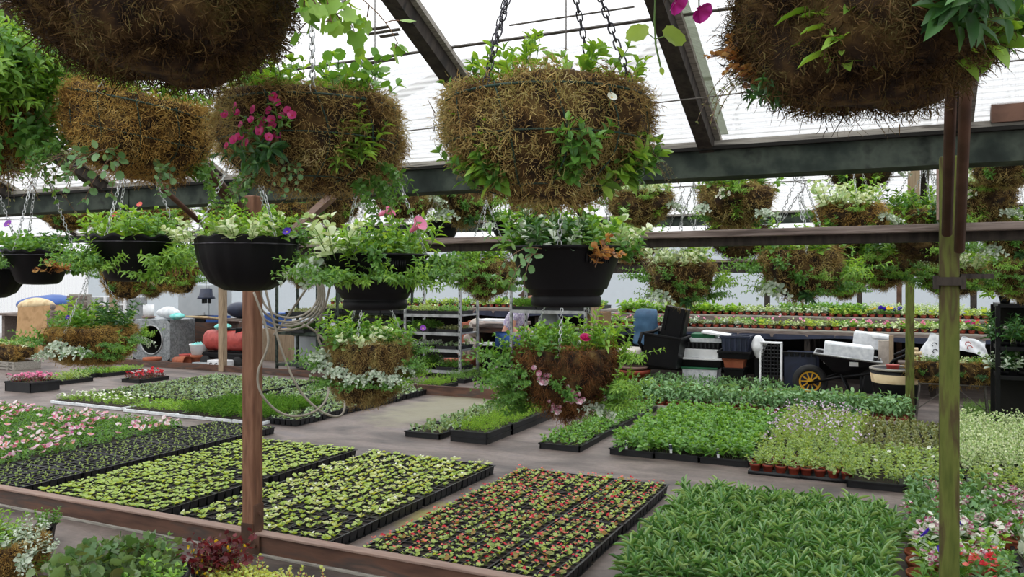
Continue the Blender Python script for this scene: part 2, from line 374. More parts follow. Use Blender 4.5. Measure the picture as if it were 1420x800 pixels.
# ------------------------------------------------------------------ plants
def unit(v):
    v = np.asarray(v, float); return v/max(1e-9, np.linalg.norm(v))
def shoot(mb, p, d, length, kind, ll, lw, n, curve=(0, 0, 0), m=0, ms=1, r=.0018, jit=.25, tip=.55, spread=.9, wob=.15, rs=NP, pair=True, start=.15, petiole=0):
    """a stem with leaves in crossed pairs; curve bends it (per unit length)"""
    seg = max(4, min(9, int(length/.025)+3)); P = [np.array(p, float)]; D = unit(d); ds = [D]
    st = length/(seg-1)
    for i in range(seg-1):
        D = unit(D + np.array(curve)*st/max(.05, length)*1.0 + rs.normal(0, wob, 3)*.5); P.append(P[-1]+D*st); ds.append(D)
    P = np.array(P); ds = np.array(ds)
    mb.tube(P, list(np.linspace(r, r*.5, seg)), ms, 3, False)
    LP, LD, LU, LL = [], [], [], []
    a0 = rs.uniform(0, 6.28)
    for i in range(n):
        t = start + (1-start)*i/max(1, n-1); x = t*(seg-1); k = min(seg-2, int(x)); q = P[k] + (P[k+1]-P[k])*(x-k); D = ds[k]
        a = unit(np.cross(D, [.31, .5, .81])); b = np.cross(D, a)
        ang = a0 + i*(1.57 if pair else 2.4) + rs.normal(0, .25); s = ll*(1-(1-tip)*t)*rs.uniform(1-jit, 1+jit)
        for h in ((0, math.pi) if pair else (0,)):
            o = a*math.cos(ang+h) + b*math.sin(ang+h)
            ld = unit(o*spread + D*(.35+.6*t) + rs.normal(0, .12, 3))
            qq = q
            if petiole:
                qq = q + unit(o + D*.5)*petiole*rs.uniform(.6, 1.2); mb.tube([q, (q+qq)/2+np.array([0, 0, .003]), qq], r*.7, ms, 3, False)
            LP.append(qq); LD.append(ld); LU.append(unit(D*.7+np.array([0, 0, .6])+rs.normal(0, .2, 3))); LL.append(s)
    # leaves at the tip
    for h in range(2):
        ang = a0 + h*3.1; a = unit(np.cross(ds[-1], [.31, .5, .81])); b = np.cross(ds[-1], a)
        LP.append(P[-1]); LD.append(unit(ds[-1] + .5*(a*math.cos(ang)+b*math.sin(ang)))); LU.append(unit(np.array([0, 0, 1.])+rs.normal(0, .3, 3))); LL.append(ll*tip*.8)
    LL = np.array(LL); mb.leaves(kind, LP, LD, np.array(LU), LL, LL*lw, m); return P[-1], ds[-1]

def flower(mb, p, d, size, m, mc=None, n=5, w=.75, open_=.35, rs=NP):
    d = unit(d); a = unit(np.cross(d, [.3, .52, .8])); b = np.cross(d, a); o = rs.uniform(0, 6)
    A = [o+2*math.pi*i/n for i in range(n)]
    D = [unit(a*math.cos(t)+b*math.sin(t)+d*open_) for t in A]
    mb.leaves('petal', [np.array(p)]*n, D, d[None], np.full(n, size), np.full(n, size*w), m)
    if mc is not None: mb.leaves('round', [np.array(p)+d*size*.08]*3, [unit(a*math.cos(t)+b*math.sin(t)) for t in (0, 2.1, 4.2)], d[None], np.full(3, size*.22), np.full(3, size*.3), mc)

PL = {}     # plant meshes, each grown from its origin: +Y away from the basket, +Z up
def reg(name, fn, mats, seed):
    rs = np.random.default_rng(seed); mb = MB(); fn(mb, rs); PL[name] = mb.mesh(name, mats)
def rdir(rs, up=1.0, sp=.6, out=0.0): return unit([rs.normal(0, sp), rs.normal(0, sp)*.8+out, up])

def g_sprig(kind, ll, lw, n, L, k, up, out, curve=(0, 0, .6), sp=.45, **kw):
    def fn(mb, rs):
        for i in range(k):
            shoot(mb, rs.normal(0, .008, 3), rdir(rs, up, sp, out), L*rs.uniform(.6, 1.15), kind, ll, lw, n, curve, rs=rs, **kw)
    return fn
def g_trail(kind, ll, lw, n, L, k, **kw):
    def fn(mb, rs):
        for i in range(k):
            shoot(mb, rs.normal(0, .012, 3), unit([rs.normal(0, .5), 1, rs.uniform(.0, .6)]), L*rs.uniform(.5, 1.15), kind, ll, lw, n, (0, .1, -2.2), rs=rs, **kw)
    return fn
def g_top(kind, ll, lw, n, L, k, rad=.07, sp=.5, up=1, **kw):
    def fn(mb, rs):
        for i in range(k):
            a = rs.uniform(0, 6.28); r = rad*math.sqrt(rs.uniform(0, 1)); p = np.array([r*math.cos(a), r*math.sin(a), -.01])
            shoot(mb, p, unit([math.cos(a)*r/rad*sp+rs.normal(0, .2), math.sin(a)*r/rad*sp+rs.normal(0, .2), up]), L*rs.uniform(.6, 1.2), kind, ll, lw, n, (0, 0, -.2), rs=rs, **kw)
    return fn
for v in range(2):
    reg(f'sprig_lance{v}', g_sprig('lance', .042, .26, 7, .13, 6, .9, .5, (0, .1, .8)), ['leaf_bright', 'stem_green'], 10+v)
    reg(f'sprig_ovate{v}', g_sprig('ovate', .036, .55, 6, .11, 6, .4, .8, (0, .1, .5)), ['leaf_mid', 'stem_green'], 20+v)
    reg(f'sprig_deep{v}', g_sprig('lance', .05, .36, 5, .1, 6, .1, .9, (0, 0, -.3)), ['leaf_deep', 'stem_green'], 30+v)
    reg(f'sprig_big{v}', g_sprig('ovate', .062, .55, 3, .1, 5, .3, .8, (0, .1, .3)), ['leaf_bright', 'stem_green'], 25+v)
    reg(f'trail_round{v}', g_trail('scallop', .028, .95, 5, .19, 3, petiole=.01), ['leaf_blue', 'stem_brown'], 40+v)
    reg(f'trail_green{v}', g_trail('ovate', .026, .6, 10, .2, 7), ['leaf_mid', 'stem_green'], 50+v)
    reg(f'trail_silver{v}', g_trail('round', .034, .8, 6, .16, 6, petiole=.008), ['leaf_silver', 'stem_green'], 60+v)
    reg(f'bronze{v}', g_sprig('lobed', .026, 1, 6, .09, 7, .5, .6, (0, 0, -.6), pair=False), ['leaf_bronze', 'stem_brown'], 70+v)
    reg(f'wispy{v}', g_trail('simple', .018, .35, 9, .26, 6), ['leaf_dull', 'stem_brown'], 80+v)
    reg(f'lobed_trail{v}', g_trail('lobed', .062, 1, 6, .3, 5, petiole=.035, pair=False, r=.0026, tip=.75), ['leaf_bright', 'stem_brown'], 90+v)
    reg(f'top_ovate{v}', g_top('ovate', .042, .55, 5, .1, 16), ['leaf_mid', 'stem_green'], 100+v)
    reg(f'top_bright{v}', g_top('ovate', .045, .5, 5, .12, 15), ['leaf_bright', 'stem_green'], 110+v)
    reg(f'top_lance{v}', g_top('lance', .048, .28, 7, .14, 14), ['leaf_bright', 'stem_green'], 120+v)
    reg(f'top_round{v}', g_top('scallop', .042, .95, 4, .09, 13, petiole=.02), ['leaf_mid', 'stem_green'], 130+v)
    reg(f'top_varieg{v}', g_top('round', .036, .75, 5, .11, 14, sp=.8), ['leaf_variegated', 'stem_green'], 140+v)
    reg(f'top_silver{v}', g_top('round', .032, .7, 5, .1, 14, sp=.7), ['leaf_silver', 'stem_green'], 150+v)
    reg(f'top_deep{v}', g_top('lance', .05, .35, 6, .12, 15), ['leaf_deep', 'stem_green'], 160+v)
    reg(f'bush{v}', g_sprig('ovate', .028, .55, 8, .17, 14, .4, .7, (0, .1, -.4), .7), ['leaf_mid', 'stem_green'], 170+v)
    reg(f'bush_bright{v}', g_sprig('lance', .036, .3, 9, .18, 13, .3, .7, (0, .1, -.2), .7), ['leaf_bright', 'stem_green'], 180+v)
    reg(f'bush_silver{v}', g_sprig('round', .036, .7, 6, .15, 11, .1, .8, (0, .1, -.9), .8), ['leaf_silver', 'stem_green'], 190+v)
def g_spray(m, k, L, size, per, leafk='lance', drop=-.4, out=.8, up=.5):
    def fn(mb, rs):
        for i in range(k):
            e, d = shoot(mb, rs.normal(0, .01, 3), unit([rs.normal(0, .45), out, up+rs.normal(0, .3)]), L*rs.uniform(.6, 1.2), leafk, .022, .35, 4, (0, 0, drop), 0, 1, rs=rs)
            for j in range(per):
                flower(mb, e - d*(.02*j) + rs.normal(0, .009, 3), unit(np.array([rs.normal(0, .5), .9, .2])), size*rs.uniform(.75, 1.1), 2, 3, rs=rs)
    return fn
reg('diascia', g_spray('p', 9, .075, .0105, 3), ['leaf_mid', 'stem_green', 'pink_petal', 'red_petal'], 301)
reg('flower_spray_white', g_spray('p', 8, .1, .014, 2), ['leaf_mid', 'stem_green', 'white_petal', 'yellow_petal'], 302)
reg('flower_spray_soft', g_spray('p', 3, .07, .016, 6), ['leaf_mid', 'stem_green', 'wine_petal', 'soft_pink_petal'], 303)
def g_trumpet(mb, rs):
    mb.tube([(0, 0, 0), (0, .01, .03), (0, .02, .055)], .0016, 1, 4, False)
    prof = [(.004, 0), (.006, .012), (.009, .026), (.014, .034)]
    t = MB(); t.lathe(prof, 10, 0)
    flower(t, (0, 0, .033), (0, 0, 1), .022, 0, 2, 5, .9, .25, rs)
    mb.merge(t, Matrix.Translation((0, .02, .055)) @ Matrix.Rotation(math.radians(-62), 4, 'X'), 0)
reg('mimulus', g_trumpet, ['soft_pink_petal', 'stem_green', 'salmon_petal'], 310)
def g_single(size):
    def fn(mb, rs):
        mb.tube([(0, 0, 0), (0, .008, .02), (0, .018, .035)], .0014, 1, 4, False); flower(mb, (0, .018, .035), (0.1, .8, .5), size, 0, 2, 5, 1.05, .2, rs)
    return fn
for nm, mt in (('violet', 'violet_petal'), ('purple', 'purple_petal'), ('orange', 'salmon_petal'), ('white', 'white_petal'), ('pinkrose', 'pink_petal')):
    reg('bloom_'+nm, g_single(.02 if nm != 'pinkrose' else .026), [mt, 'stem_green', 'yellow_petal'], 320+len(nm))

# ------------------------------------------------------------------ moss linings
def lumps(P, seed, f=14, k=10):
    rs = np.random.default_rng(seed); o = np.zeros(len(P))
    for i in range(k):
        w = rs.normal(0, 1, 3); w = w/np.linalg.norm(w)*f*rs.uniform(.5, 2.2); o += np.sin(P@w + rs.uniform(0, 6.28))*rs.uniform(.4, 1)
    return o/k**.5
def bowl_surface(ph, th, R, H, box=None, pw=.82):
    # ph 0 bottom .. 1 rim .. 1.12 rolled inward
    a = np.clip(ph, 0, 1)*math.pi/2
    r = R*np.sin(a)**pw*(1+.11*np.sin(a*2)); z = H*(1-np.cos(a)**.92)
    over = np.clip(ph-1, 0, 1)/.12
    r = r - over*R*.1; z = z + np.sin(over*math.pi*.6)*H*.07
    if box:   # trough: a stadium outline
        x = np.sign(np.cos(th))*np.abs(np.cos(th))**.45*r*box; y = np.sign(np.sin(th))*np.abs(np.sin(th))**.45*r
        return np.stack([x, y, z], 1)
    return np.stack([r*np.cos(th), r*np.sin(th), z], 1)
def moss(name, R, H, ns, seed, slen, sw, smat, box=None, segs=4, pw=.82):
    rs = np.random.default_rng(seed); mb = MB(); NT, NPH = 56, 26
    ph = np.linspace(0.02, 1.12, NPH); th = np.linspace(0, 2*math.pi, NT, endpoint=False)
    PHg, THg = np.meshgrid(ph, th, indexing='ij')
    def surf(p, t):
        P = bowl_surface(p, t, R, H, box, pw); c = np.array([0, 0, H*.75]); n = P-c; n /= np.linalg.norm(n, axis=1, keepdims=True)
        return P + n*(lumps(P, seed, 22)*.115*R*np.clip(1.25-p, .3, 1)*np.clip(p*3+.15, 0, 1) + lumps(P, seed+1, 45)*.035*R)[:, None], n
    V, _ = surf(PHg.ravel(), THg.ravel())
    Q = [(i*NT+j, i*NT+(j+1) % NT, (i+1)*NT+(j+1) % NT, (i+1)*NT+j) for i in range(NPH-1) for j in range(NT)]
    T = [(0, j+1, j) for j in range(1, NT-1)]
    mb.add(V, Q, T, 0)
    p = np.arccos(1-rs.uniform(0, 1.0, ns))/(math.pi/2); p = np.where(rs.uniform(0, 1, ns) < .22, rs.uniform(.9, 1.12, ns), p); t = rs.uniform(0, 2*math.pi, ns)
    P, n = surf(p, t); nt = ns//22; ti = rs.integers(0, nt, ns); p, t = p[:nt][ti], t[:nt][ti]
    P, n = surf(p, t); td = rs.normal(0, .6, (nt, 3))[ti]; P = P + rs.normal(0, .011*R/.2, (ns, 3)); d = n*.6 + td + rs.normal(0, .5, (ns, 3)); d /= np.linalg.norm(d, axis=1, keepdims=True)
    L = slen*rs.uniform(.5, 1.5, ns)*np.where(rs.uniform(0, 1, ns) < .06, 1.9, 1); pts = [P - n*.004]
    ax = rs.normal(0, 1, (ns, 3))
    for i in range(segs):
        d = d + np.cross(ax, d)*.32 + rs.normal(0, .18, (ns, 3)) + np.array([0, 0, -.10]); d /= np.linalg.norm(d, axis=1, keepdims=True)
        pts.append(pts[-1] + d*(L/segs)[:, None])
    pts = np.stack(pts, 1)                                   # ns, segs+1, 3
    w = np.cross(d, rs.normal(0, 1, (ns, 3))); w /= np.linalg.norm(w, axis=1, keepdims=True)
    wid = sw*rs.uniform(.6, 1.5, ns)
    taper = np.linspace(1, .35, segs+1)
    A = pts + w[:, None, :]*(wid[:, None]*taper[None])[:, :, None]; B = pts - w[:, None, :]*(wid[:, None]*taper[None])[:, :, None]
    V = np.stack([A, B], 2).reshape(-1, 3); k = 2*(segs+1)
    q = np.array([(2*i, 2*i+1, 2*i+3, 2*i+2) for i in range(segs)])
    mb.add(V, (q[None] + (np.arange(ns)*k)[:, None, None]).reshape(-1, 4), m=1)
    return mb.mesh(name, ['moss_core', smat])
BR, BH = .2, .2
MOSS = {
 'near0': moss('moss_lining', BR, BH, 38000, 1, .0145, .00085, 'moss_strand', segs=3),
 'near1': moss('moss_lining', BR, BH, 36000, 2, .0145, .0009, 'moss_gold', segs=3),
 'dark': moss('moss_lining', BR, BH, 34000, 3, .018, .0009, 'moss_shaded', segs=3, pw=.6),
 'rust': moss('moss_lining', BR, BH, 18000, 4, .022, .001, 'moss_rust', segs=3, pw=1.35),
 'far0': moss('moss_lining', BR, BH, 8000, 5, .024, .0015, 'moss_strand', segs=3, pw=1.0),
 'far1': moss('moss_lining', BR, BH, 8000, 6, .024, .0015, 'moss_gold', segs=3, pw=1.0),
 'far2': moss('moss_lining', BR, BH, 8000, 7, .024, .0015, 'moss_shaded', segs=3, pw=1.0),
 'trough': moss('moss_lining', .15, .2, 6000, 8, .04, .0015, 'moss_gold', 2.4),
}
SOIL = MB().disc((0, 0, 0), 1, 20).mesh('potting_soil', 'soil', False)
def wireframe_mesh(R, H, mat, w=.0019):
    mb = MB(); k = 40
    ring = lambda r, z, w2=w: mb.tube([(r*math.cos(2*math.pi*i/k), r*math.sin(2*math.pi*i/k), z) for i in range(k)], w2, 0, 5, closed=True)
    ring(R*1.04, H*.96, w*1.4); ring(R*1.03, H*.55); ring(R*.6, H*.12)
    for i in range(12):
        a = 2*math.pi*i/12; p = []
        for s in range(9):
            ph = .25+.75*s/8; q = bowl_surface(np.array([ph]), np.array([a+.16*math.sin(s/8*math.pi)]), R*1.03, H)[0]; p.append(q)
        mb.tube(p, w, 0, 4)
    return mb.mesh('wire_frame', mat)
WIRE = wireframe_mesh(BR, BH, 'wire_green')
def chain_mesh(p0, p1, mat, pitch=.02, wire=.0016, wd=.0055):
    """a run of oval links from p0 to p1, each turned a quarter against the last"""
    p0, p1 = Vector(p0), Vector(p1); d = p1-p0; n = max(2, int(d.length/(pitch*.8))); mb = MB()
    R = d.to_track_quat('Z', 'Y').to_matrix().to_4x4(); hl = d.length/n*.5*1.28
    link = MB(); N = 10
    link.tube([((wd*math.cos(2*math.pi*i/N)), 0, (hl-wd)*(1 if math.sin(2*math.pi*i/N) > 0 else -1)*(1 if abs(math.sin(2*math.pi*i/N)) > .3 else 0) + wd*math.sin(2*math.pi*i/N)) for i in range(N)], wire, 0, 4, closed=True)
    for i in range(n):
        c = p0 + d*((i+.5)/n)
        mb.merge(link, Matrix.Translation(c) @ R @ Matrix.Rotation(math.pi/2*(i % 2)+.3, 4, 'Z'))
    return mb.mesh('chain', mat)
def hook_mesh(p, top, mat, w=.0022):
    p = Vector(p); mb = MB(); pts = [p + Vector((0, 0, -.005))]
    for i in range(8):
        t = i/7*math.pi*1.25; pts.append(p + Vector((.018*math.sin(t)*(1 if i < 5 else .6), 0, .02 + .018*(1-math.cos(t)))))
    pts.append(Vector((p.x, p.y, p.z+.09))); pts.append(Vector((top[0], top[1], top[2])))
    mb.tube(pts, w, 0, 5); return mb.mesh('hook', mat)

BASKETS = []
def basket(label, loc_rim, R=BR, moss_key='far0', tops=(), sides=(), H=None, apex=.42, nch=3, ch='chain_steel', ca=20, tilt=(0, 0), wire=False, top_to=None, cat='hanging basket', group=None, chains=True, name='hanging_basket', seed=1, topscale=1.0, cscale=1.0):
    """Empty at the lowest point of the bowl; tops: plant keys set round the soil; sides: (screen angle, height 0..1, plant, scale)"""
    face = math.atan2(-loc_rim[1], -loc_rim[0]); s = R/BR; H = H or BH*s; rs = np.random.default_rng(seed)
    t = thing(name, label, cat, (loc_rim[0], loc_rim[1], loc_rim[2]-H), group=group, rot=(tilt[0], tilt[1], 0))
    obj('moss_lining', MOSS[moss_key], t, rot=(0, 0, rs.uniform(0, 6)), scale=(s, s, H/BH))
    obj('potting_soil', SOIL, t, (0, 0, H*.95), scale=R*.98)
    if wire: obj('wire_frame', WIRE, t, scale=(s, s, H/BH), rot=(0, 0, rs.uniform(0, 1)))
    n = len(tops)
    for i, k in enumerate(tops):
        a = 2*math.pi*i/max(1, n) + rs.uniform(-.3, .3) - 1.57; r = R*(.62 if n > 1 else 0)*rs.uniform(.8, 1.1)
        obj('plant', PL[k], t, (r*math.cos(a), r*math.sin(a), H*1.0), (0, 0, a-1.57+rs.uniform(-.5, .5)), topscale*s*rs.uniform(.85, 1.15))
    for (sa, e, k, sc) in sides:
        a = math.radians(sa) + face; q = bowl_surface(np.array([e]), np.array([a]), R, H)[0]*np.array([1.08, 1.08, 1.0])
        nm = 'flower_spray' if k.startswith(('dias', 'flower', 'bloom', 'mimu')) else 'plant'
        obj(nm, PL[k], t, tuple(q), (0, 0, a-math.pi/2), s*sc)
    if chains:
        ap = Vector((0, 0, H+apex))
        for i in range(nch):
            a = math.radians(ca + 360*i/nch); obj('chain', chain_mesh((R*math.cos(a), R*math.sin(a), H*.98), ap, ch, .02*cscale, .0016*cscale, .0055*cscale), t)
        if top_to is not None: obj('hook', hook_mesh(ap, (0, 0, top_to - (loc_rim[2]-H)), 'wire_rust'), t)
    BASKETS.append(t); return t

# black plastic hanging pots
def pot_mesh(R, H, style):
    mb = MB()
    if style == 'bowl':
        prof = [(.03, 0), (R*.45, .004), (R*.72, H*.16), (R*.9, H*.42), (R*.985, H*.75), (R, H*.9), (R*1.01, H*.96), (R*1.015, H), (R*.98, H), (R*.96, H*.9), (R*.6, H*.3)]
        mb.lathe(prof, 64, 0, wob=lambda t, i: 1+(.014*math.cos(t*16)+.01*math.sin(t*37+1)+.008*math.sin(t*23))*(1 if 1 < i < 9 else 0))
        V = mb.V[0]; a = np.arctan2(V[:, 1], V[:, 0]); V[:, 2] += np.where(V[:, 2] > H*.93, .005*np.cos(a*14)+.003*np.sin(a*9), 0)
    elif style == 'scallop':
        prof = [(.03, 0), (R*.5, .004), (R*.62, H*.1), (R*.93, H*.8), (R*1.0, H*.93), (R*1.03, H), (R*.98, H), (R*.9, H*.8), (R*.6, H*.3)]
        mb.lathe(prof, 72, 0)
        V = mb.V[0]; a = np.arctan2(V[:, 1], V[:, 0]); V[:, 2] += np.where(V[:, 2] > H*.9, .008*np.cos(a*12), 0)
    else:
        prof = [(.02, 0), (R*.56, 0), (R*.6, H*.03), (R*.6, H*.16), (R*.575, H*.18), (R*.62, H*.2), (R*.92, H*.88), (R*.92, H*.89), (R*1.0, H*.95), (R*1.03, H*.96), (R*1.03, H), (R*.99, H), (R*.94, H*.9), (R*.7, H*.3)]
        mb.lathe(prof, 56, 0)
        for i in range(20):      # ribbed tabs under the rim, two groups of ridges
            a = .3+ .05*i if i < 10 else 2.4+.05*(i-10)
            mb.box((R*.93*math.cos(a-1.57), R*.93*math.sin(a-1.57), H*.8), (.005, .012, H*.16), 0, a)
    return mb.mesh('pot', 'black_plastic')
POTS = {k: pot_mesh(.18, h, k) for k, h in (('bowl', .195), ('scallop', .19), ('bucket', .185))}
POTH = {'bowl': .195, 'scallop': .19, 'bucket': .185}
def rim_wire(R, z):
    mb = MB(); k = 48; mb.tube([(R*math.cos(2*math.pi*i/k), R*math.sin(2*math.pi*i/k), z) for i in range(k)], .0022, 0, 5, closed=True); return mb.mesh('rim_wire', 'chain_dark')
RIMW = rim_wire(.188, 0)
def hanging_pot(label, loc_rim, R, style, tops, sides, apex=.42, nch=3, ca=20, top_to=2.7, chains=True, seed=1, cat='hanging pot', topscale=1.0, ch='chain_steel'):
    face = math.atan2(-loc_rim[1], -loc_rim[0]); s = R/.18; H = POTH[style]*s; rs = np.random.default_rng(seed)
    t = thing('hanging_pot', label, cat, (loc_rim[0], loc_rim[1], loc_rim[2]-H))
    p = obj('pot', POTS[style], t, scale=s)
    if style != 'bucket': obj('rim_wire', RIMW, t, (0, 0, H*.86), scale=s)
    obj('potting_soil', SOIL, t, (0, 0, H*.9), scale=R*.93)
    n = len(tops)
    for i, k in enumerate(tops):
        a = 2*math.pi*i/max(1, n) + rs.uniform(-.3, .3) - 1.57; r = R*.62*rs.uniform(.8, 1.15)
        obj('plant', PL[k], t, (r*math.cos(a), r*math.sin(a), H*.95), (0, 0, a-1.57+rs.uniform(-.5, .5)), topscale*s*rs.uniform(.85, 1.15))
    for (sa, e, k, sc) in sides:
        a = math.radians(sa) + face; r = R*(.72+.3*e)*1.0
        obj('flower_spray' if k.startswith(('dias', 'flower', 'bloom', 'mimu')) else 'plant', PL[k], t, (r*math.cos(a), r*math.sin(a), H*e), (0, 0, a-math.pi/2), s*sc)
    if chains:
        ap = Vector((0, 0, H+apex))
        for i in range(nch):
            a = math.radians(ca+360*i/nch); obj('chain', chain_mesh((R*math.cos(a), R*math.sin(a), H*.97), ap, ch), t)
        obj('hook', hook_mesh(ap, (0, 0, top_to-(loc_rim[2]-H)), 'wire_rust'), t)
    return t
# ------------------------------------------------------------------ the greenhouse
def uvobj(name, mb, mats, smooth=False, st=False, label=None, cat=None, group=None, parent=None):
    me = mb.mesh(name, mats, smooth); o = obj(name, me, parent)
    if parent is None: o.rotation_euler = (0, 0, ROT)
    if st: o['kind'] = 'structure'
    if label: tag(o, label, cat, group, 'structure' if st else None)
    return o
fl = MB().box((0, 6, -.1), (44, 34, .2)); uvobj('floor', fl, 'floor', st=True)
SL = .488; VG, ZG = 3.62, 2.08; VG2, ZG2 = 9.67, 2.27; VR1, VR2, VR3, VB = .5, 6.6, 12.4, 15.4
ZR1 = ZG + (VG-VR1)*SL; ZR2 = ZG + (VR2-VG)*SL; ZR3 = ZG2 + (VR3-VG2)*SL; ZB = ZR3 - (VB-VR3)*SL
U0, U1 = -20.5, 8.2
def slope(name, va, za, vb, zb, seams):
    ln = math.hypot(vb-va, zb-za); an = math.atan2(zb-za, vb-va)
    mb = MB().quad((U0, 0, 0), (U1, 0, 0), (U1, ln, 0), (U0, ln, 0))
    for s in seams:
        mb.box(((U0+U1)/2, s*ln, -.004), (U1-U0, .012, .006), 1)
    if va == VR1 and vb == VG:      # splits in the sheet and a mossy film beside one rafter
        for (px, py, w) in ((522, 37, .12), (532, 41.5, .16), (540, 46.5, .09), (520, 84, .22), (505, 87, .1), (750, 100, .3), (790, 20, .5)):
            t = (px-710)/F; k = (HY-py)/F/(C_+t*S_); v = (ZG+.02+SL*VG-EYE)/(k+SL); Y = v/(C_+t*S_); u = t*Y*C_-Y*S_
            mb.box((u, (v-va)/math.cos(an), -.003), (w, .014 if w < .25 else .006, .004), 1)
        mb.box((-.694, ln*.71, -.003), (.034, ln*.55, .004), 2)
    return struct(name, mb.mesh(name, ['roof_sheet', 'wire_rust', 'moss_film'], False), W(0, va, za), (an, 0, ROT))
slope('ceiling', VR1, ZR1, VG, ZG+.02, (.1, .33, .6, .77))
slope('ceiling', -2.6, ZG, VR1, ZR1, (.4, .75))
slope('ceiling', VG, ZG+.02, VR2, ZR2, (.3, .6, .9))
slope('ceiling', VR2, ZR2, VG2, ZG2, (.2, .5, .8))
slope('ceiling', VG2, ZG2, VR3, ZR3, (.3, .7))
slope('ceiling', VR3, ZR3, VB, ZB, (.3, .7))
# dark splits and scorch marks in the near slope
# rafters
def rafter_run(va, za, vb, zb, us, w, d):
    ln = math.hypot(vb-va, zb-za); an = math.atan2(zb-za, vb-va)
    for i, u in enumerate(us):
        mb = MB().box((0, ln/2, -d/2-.004), (w, ln, d), 0); mb.box((w*.5+.012, ln/2, -.016), (.024, ln, .022), 1)
        o = struct('trim_1', mb.mesh('trim', ['rafter_wood', 'grey_wood'], False), W(u, va, za), (an, 0, ROT))
ur = [.19-.953*k for k in range(-2, 9)]
rafter_run(VR1, ZR1, VG, ZG+.02, ur, .062, .085)
rafter_run(VG, ZG+.02, VR2, ZR2, [.19-1.9*k for k in range(-2, 8)], .05, .06)
rafter_run(VR2, ZR2, VG2, ZG2, [.19-1.9*k for k in range(-2, 8)], .05, .06)
rafter_run(VG2, ZG2, VR3, ZR3, [.19-1.9*k for k in range(-2, 8)], .05, .06)
# gutters: a galvanised channel with a timber plate on top
def gutter(v, zb, h, name):
    mb = MB(); L = U1-U0; cu = (U0+U1)/2
    mb.box((cu, v, zb+h*.39), (L, .16, h*.78), 0)
    mb.box((cu, v-.01, zb+h*.8), (L, .2, h*.1), 1)
    mb.box((cu, v+.0, zb+h*.95), (L, .15, h*.18), 2)
    for k in range(8): mb.box((.45-1.6*k, v-.083, zb+h*.39), (.03, .006, h*.78), 0)
    return uvobj(name, mb, ['gutter_metal', 'dark_slot', 'grey_wood'], st=True)
gutter(VG, 1.935, .15, 'trim_2'); gutter(VG2, 2.12, .13, 'trim_3')
# walls
def wall(name, a, b, z0, ztop, mat='wall_sheet_v', prof=None):
    """vertical sheeting from uv a to uv b; ridge points in prof = [(fraction, z)]"""
    n = 160; L = math.hypot(b[0]-a[0], b[1]-a[1]); du = ((b[0]-a[0])/L, (b[1]-a[1])/L); nn = (-du[1], du[0]); mb = MB(); V = []
    fr = [0]+[p[0] for p in prof]+[1] if prof else [0, 1]; zz = [ztop]+[p[1] for p in prof]+[ztop] if prof else [ztop, ztop]
    for i in range(n+1):
        f = i/n; w = .018*math.sin(f*L/.17*6.283); zt = float(np.interp(f, fr, zz)); 
        V += [(a[0]+du[0]*f*L+nn[0]*w, a[1]+du[1]*f*L+nn[1]*w, z0), (a[0]+du[0]*f*L+nn[0]*w, a[1]+du[1]*f*L+nn[1]*w, zt)]
    mb.add(V, [(2*i, 2*i+2, 2*i+3, 2*i+1) for i in range(n)])
    return uvobj(name, mb, mat, smooth=True, st=True)
sheet_material('wall_sheet_v', (.52, .57, .6, 1), (.44, .48, .51, 1), (.4, .43, .46, 1), 5, .6, .3)
wall('wall_back', (U0, VB), (U1, VB), 0, ZB)
tot = VB+2.6; fr = lambda v: (v+2.6)/tot
prof = [(fr(VR1), ZR1), (fr(VG), ZG), (fr(VR2), ZR2), (fr(VG2), ZG2), (fr(VR3), ZR3)]
wall('wall_left', (U0, -2.6), (U0, VB), 0, ZG, 'roof_sheet', prof); wall('wall_right', (U1, -2.6), (U1, VB), 0, ZG, 'roof_sheet', prof)
wall('wall_front', (U0, -2.6), (U1, -2.6), 0, ZG, 'roof_sheet')

# posts
def post(label, u, v, w, z1, mat, cap=None, shoe=False, z0=0.0):
    t = thing('support_post', label, 'post', W(u, v, z0), ROT)
    o = obj('shaft', MB().box((0, 0, (z1-z0)/2), (w, w, z1-z0)).mesh('shaft', mat, False), t); bevel(o, w*.08)
    if shoe:
        s = MB(); s.box((w*.5+.004, -.0, .17), (.008, w*.9, .2)); s.box((0, -w*.5-.004, .12), (w*.95, .008, .1))
        for z in (.12, .22): s.tube([(w*.5+.006, 0, z), (w*.5+.022, 0, z)], .011, 0, 6)
        obj('foot_bracket', s.mesh('foot_bracket', 'pipe_rust', False), t)
    if cap: cap(t, w)
    return t
def collar(t, w):
    m = MB(); z = 1.5+.29*0
    for sx in (-1, 1): m.box((sx*(w*.5+.011), -.005, 1.483), (.018, w*1.25, .05))
    m.box((0, -w*.5-.008, 1.487), (w*1.3, .012, .03)); m.box((w*.9+.03, .02, 1.505), (.11, .03, .018), 0, .25)
    obj('collar_clamp', m.mesh('collar_clamp', 'rafter_wood', False), t)
P1 = post('thick green algae-covered timber post standing at right in front of the hanging baskets', .155, 3.4, .065, 1.945, 'post_moss', collar)
P2 = post('rust brown post bolted to the long ground rail, crossing the seedling beds', -3.2, 3.4, .078, 1.945, 'post_rust', None, True)
post('slender green mossy timber post beside the wheelbarrow handles', .07, 9.43, .085, 2.14, 'post_moss')
post('pale timber post behind the moss basket, left of the blue office chair', -3.42, 9.5, .08, 2.14, 'pale_wood')
post('weathered pale timber post beside the red cylinder on its cart', -9.8, 9.75, .1, 2.14, 'pale_wood')
post('thin weathered post standing behind the brown plywood board', -12.9, 10.2, .1, 2.2, 'pale_wood')
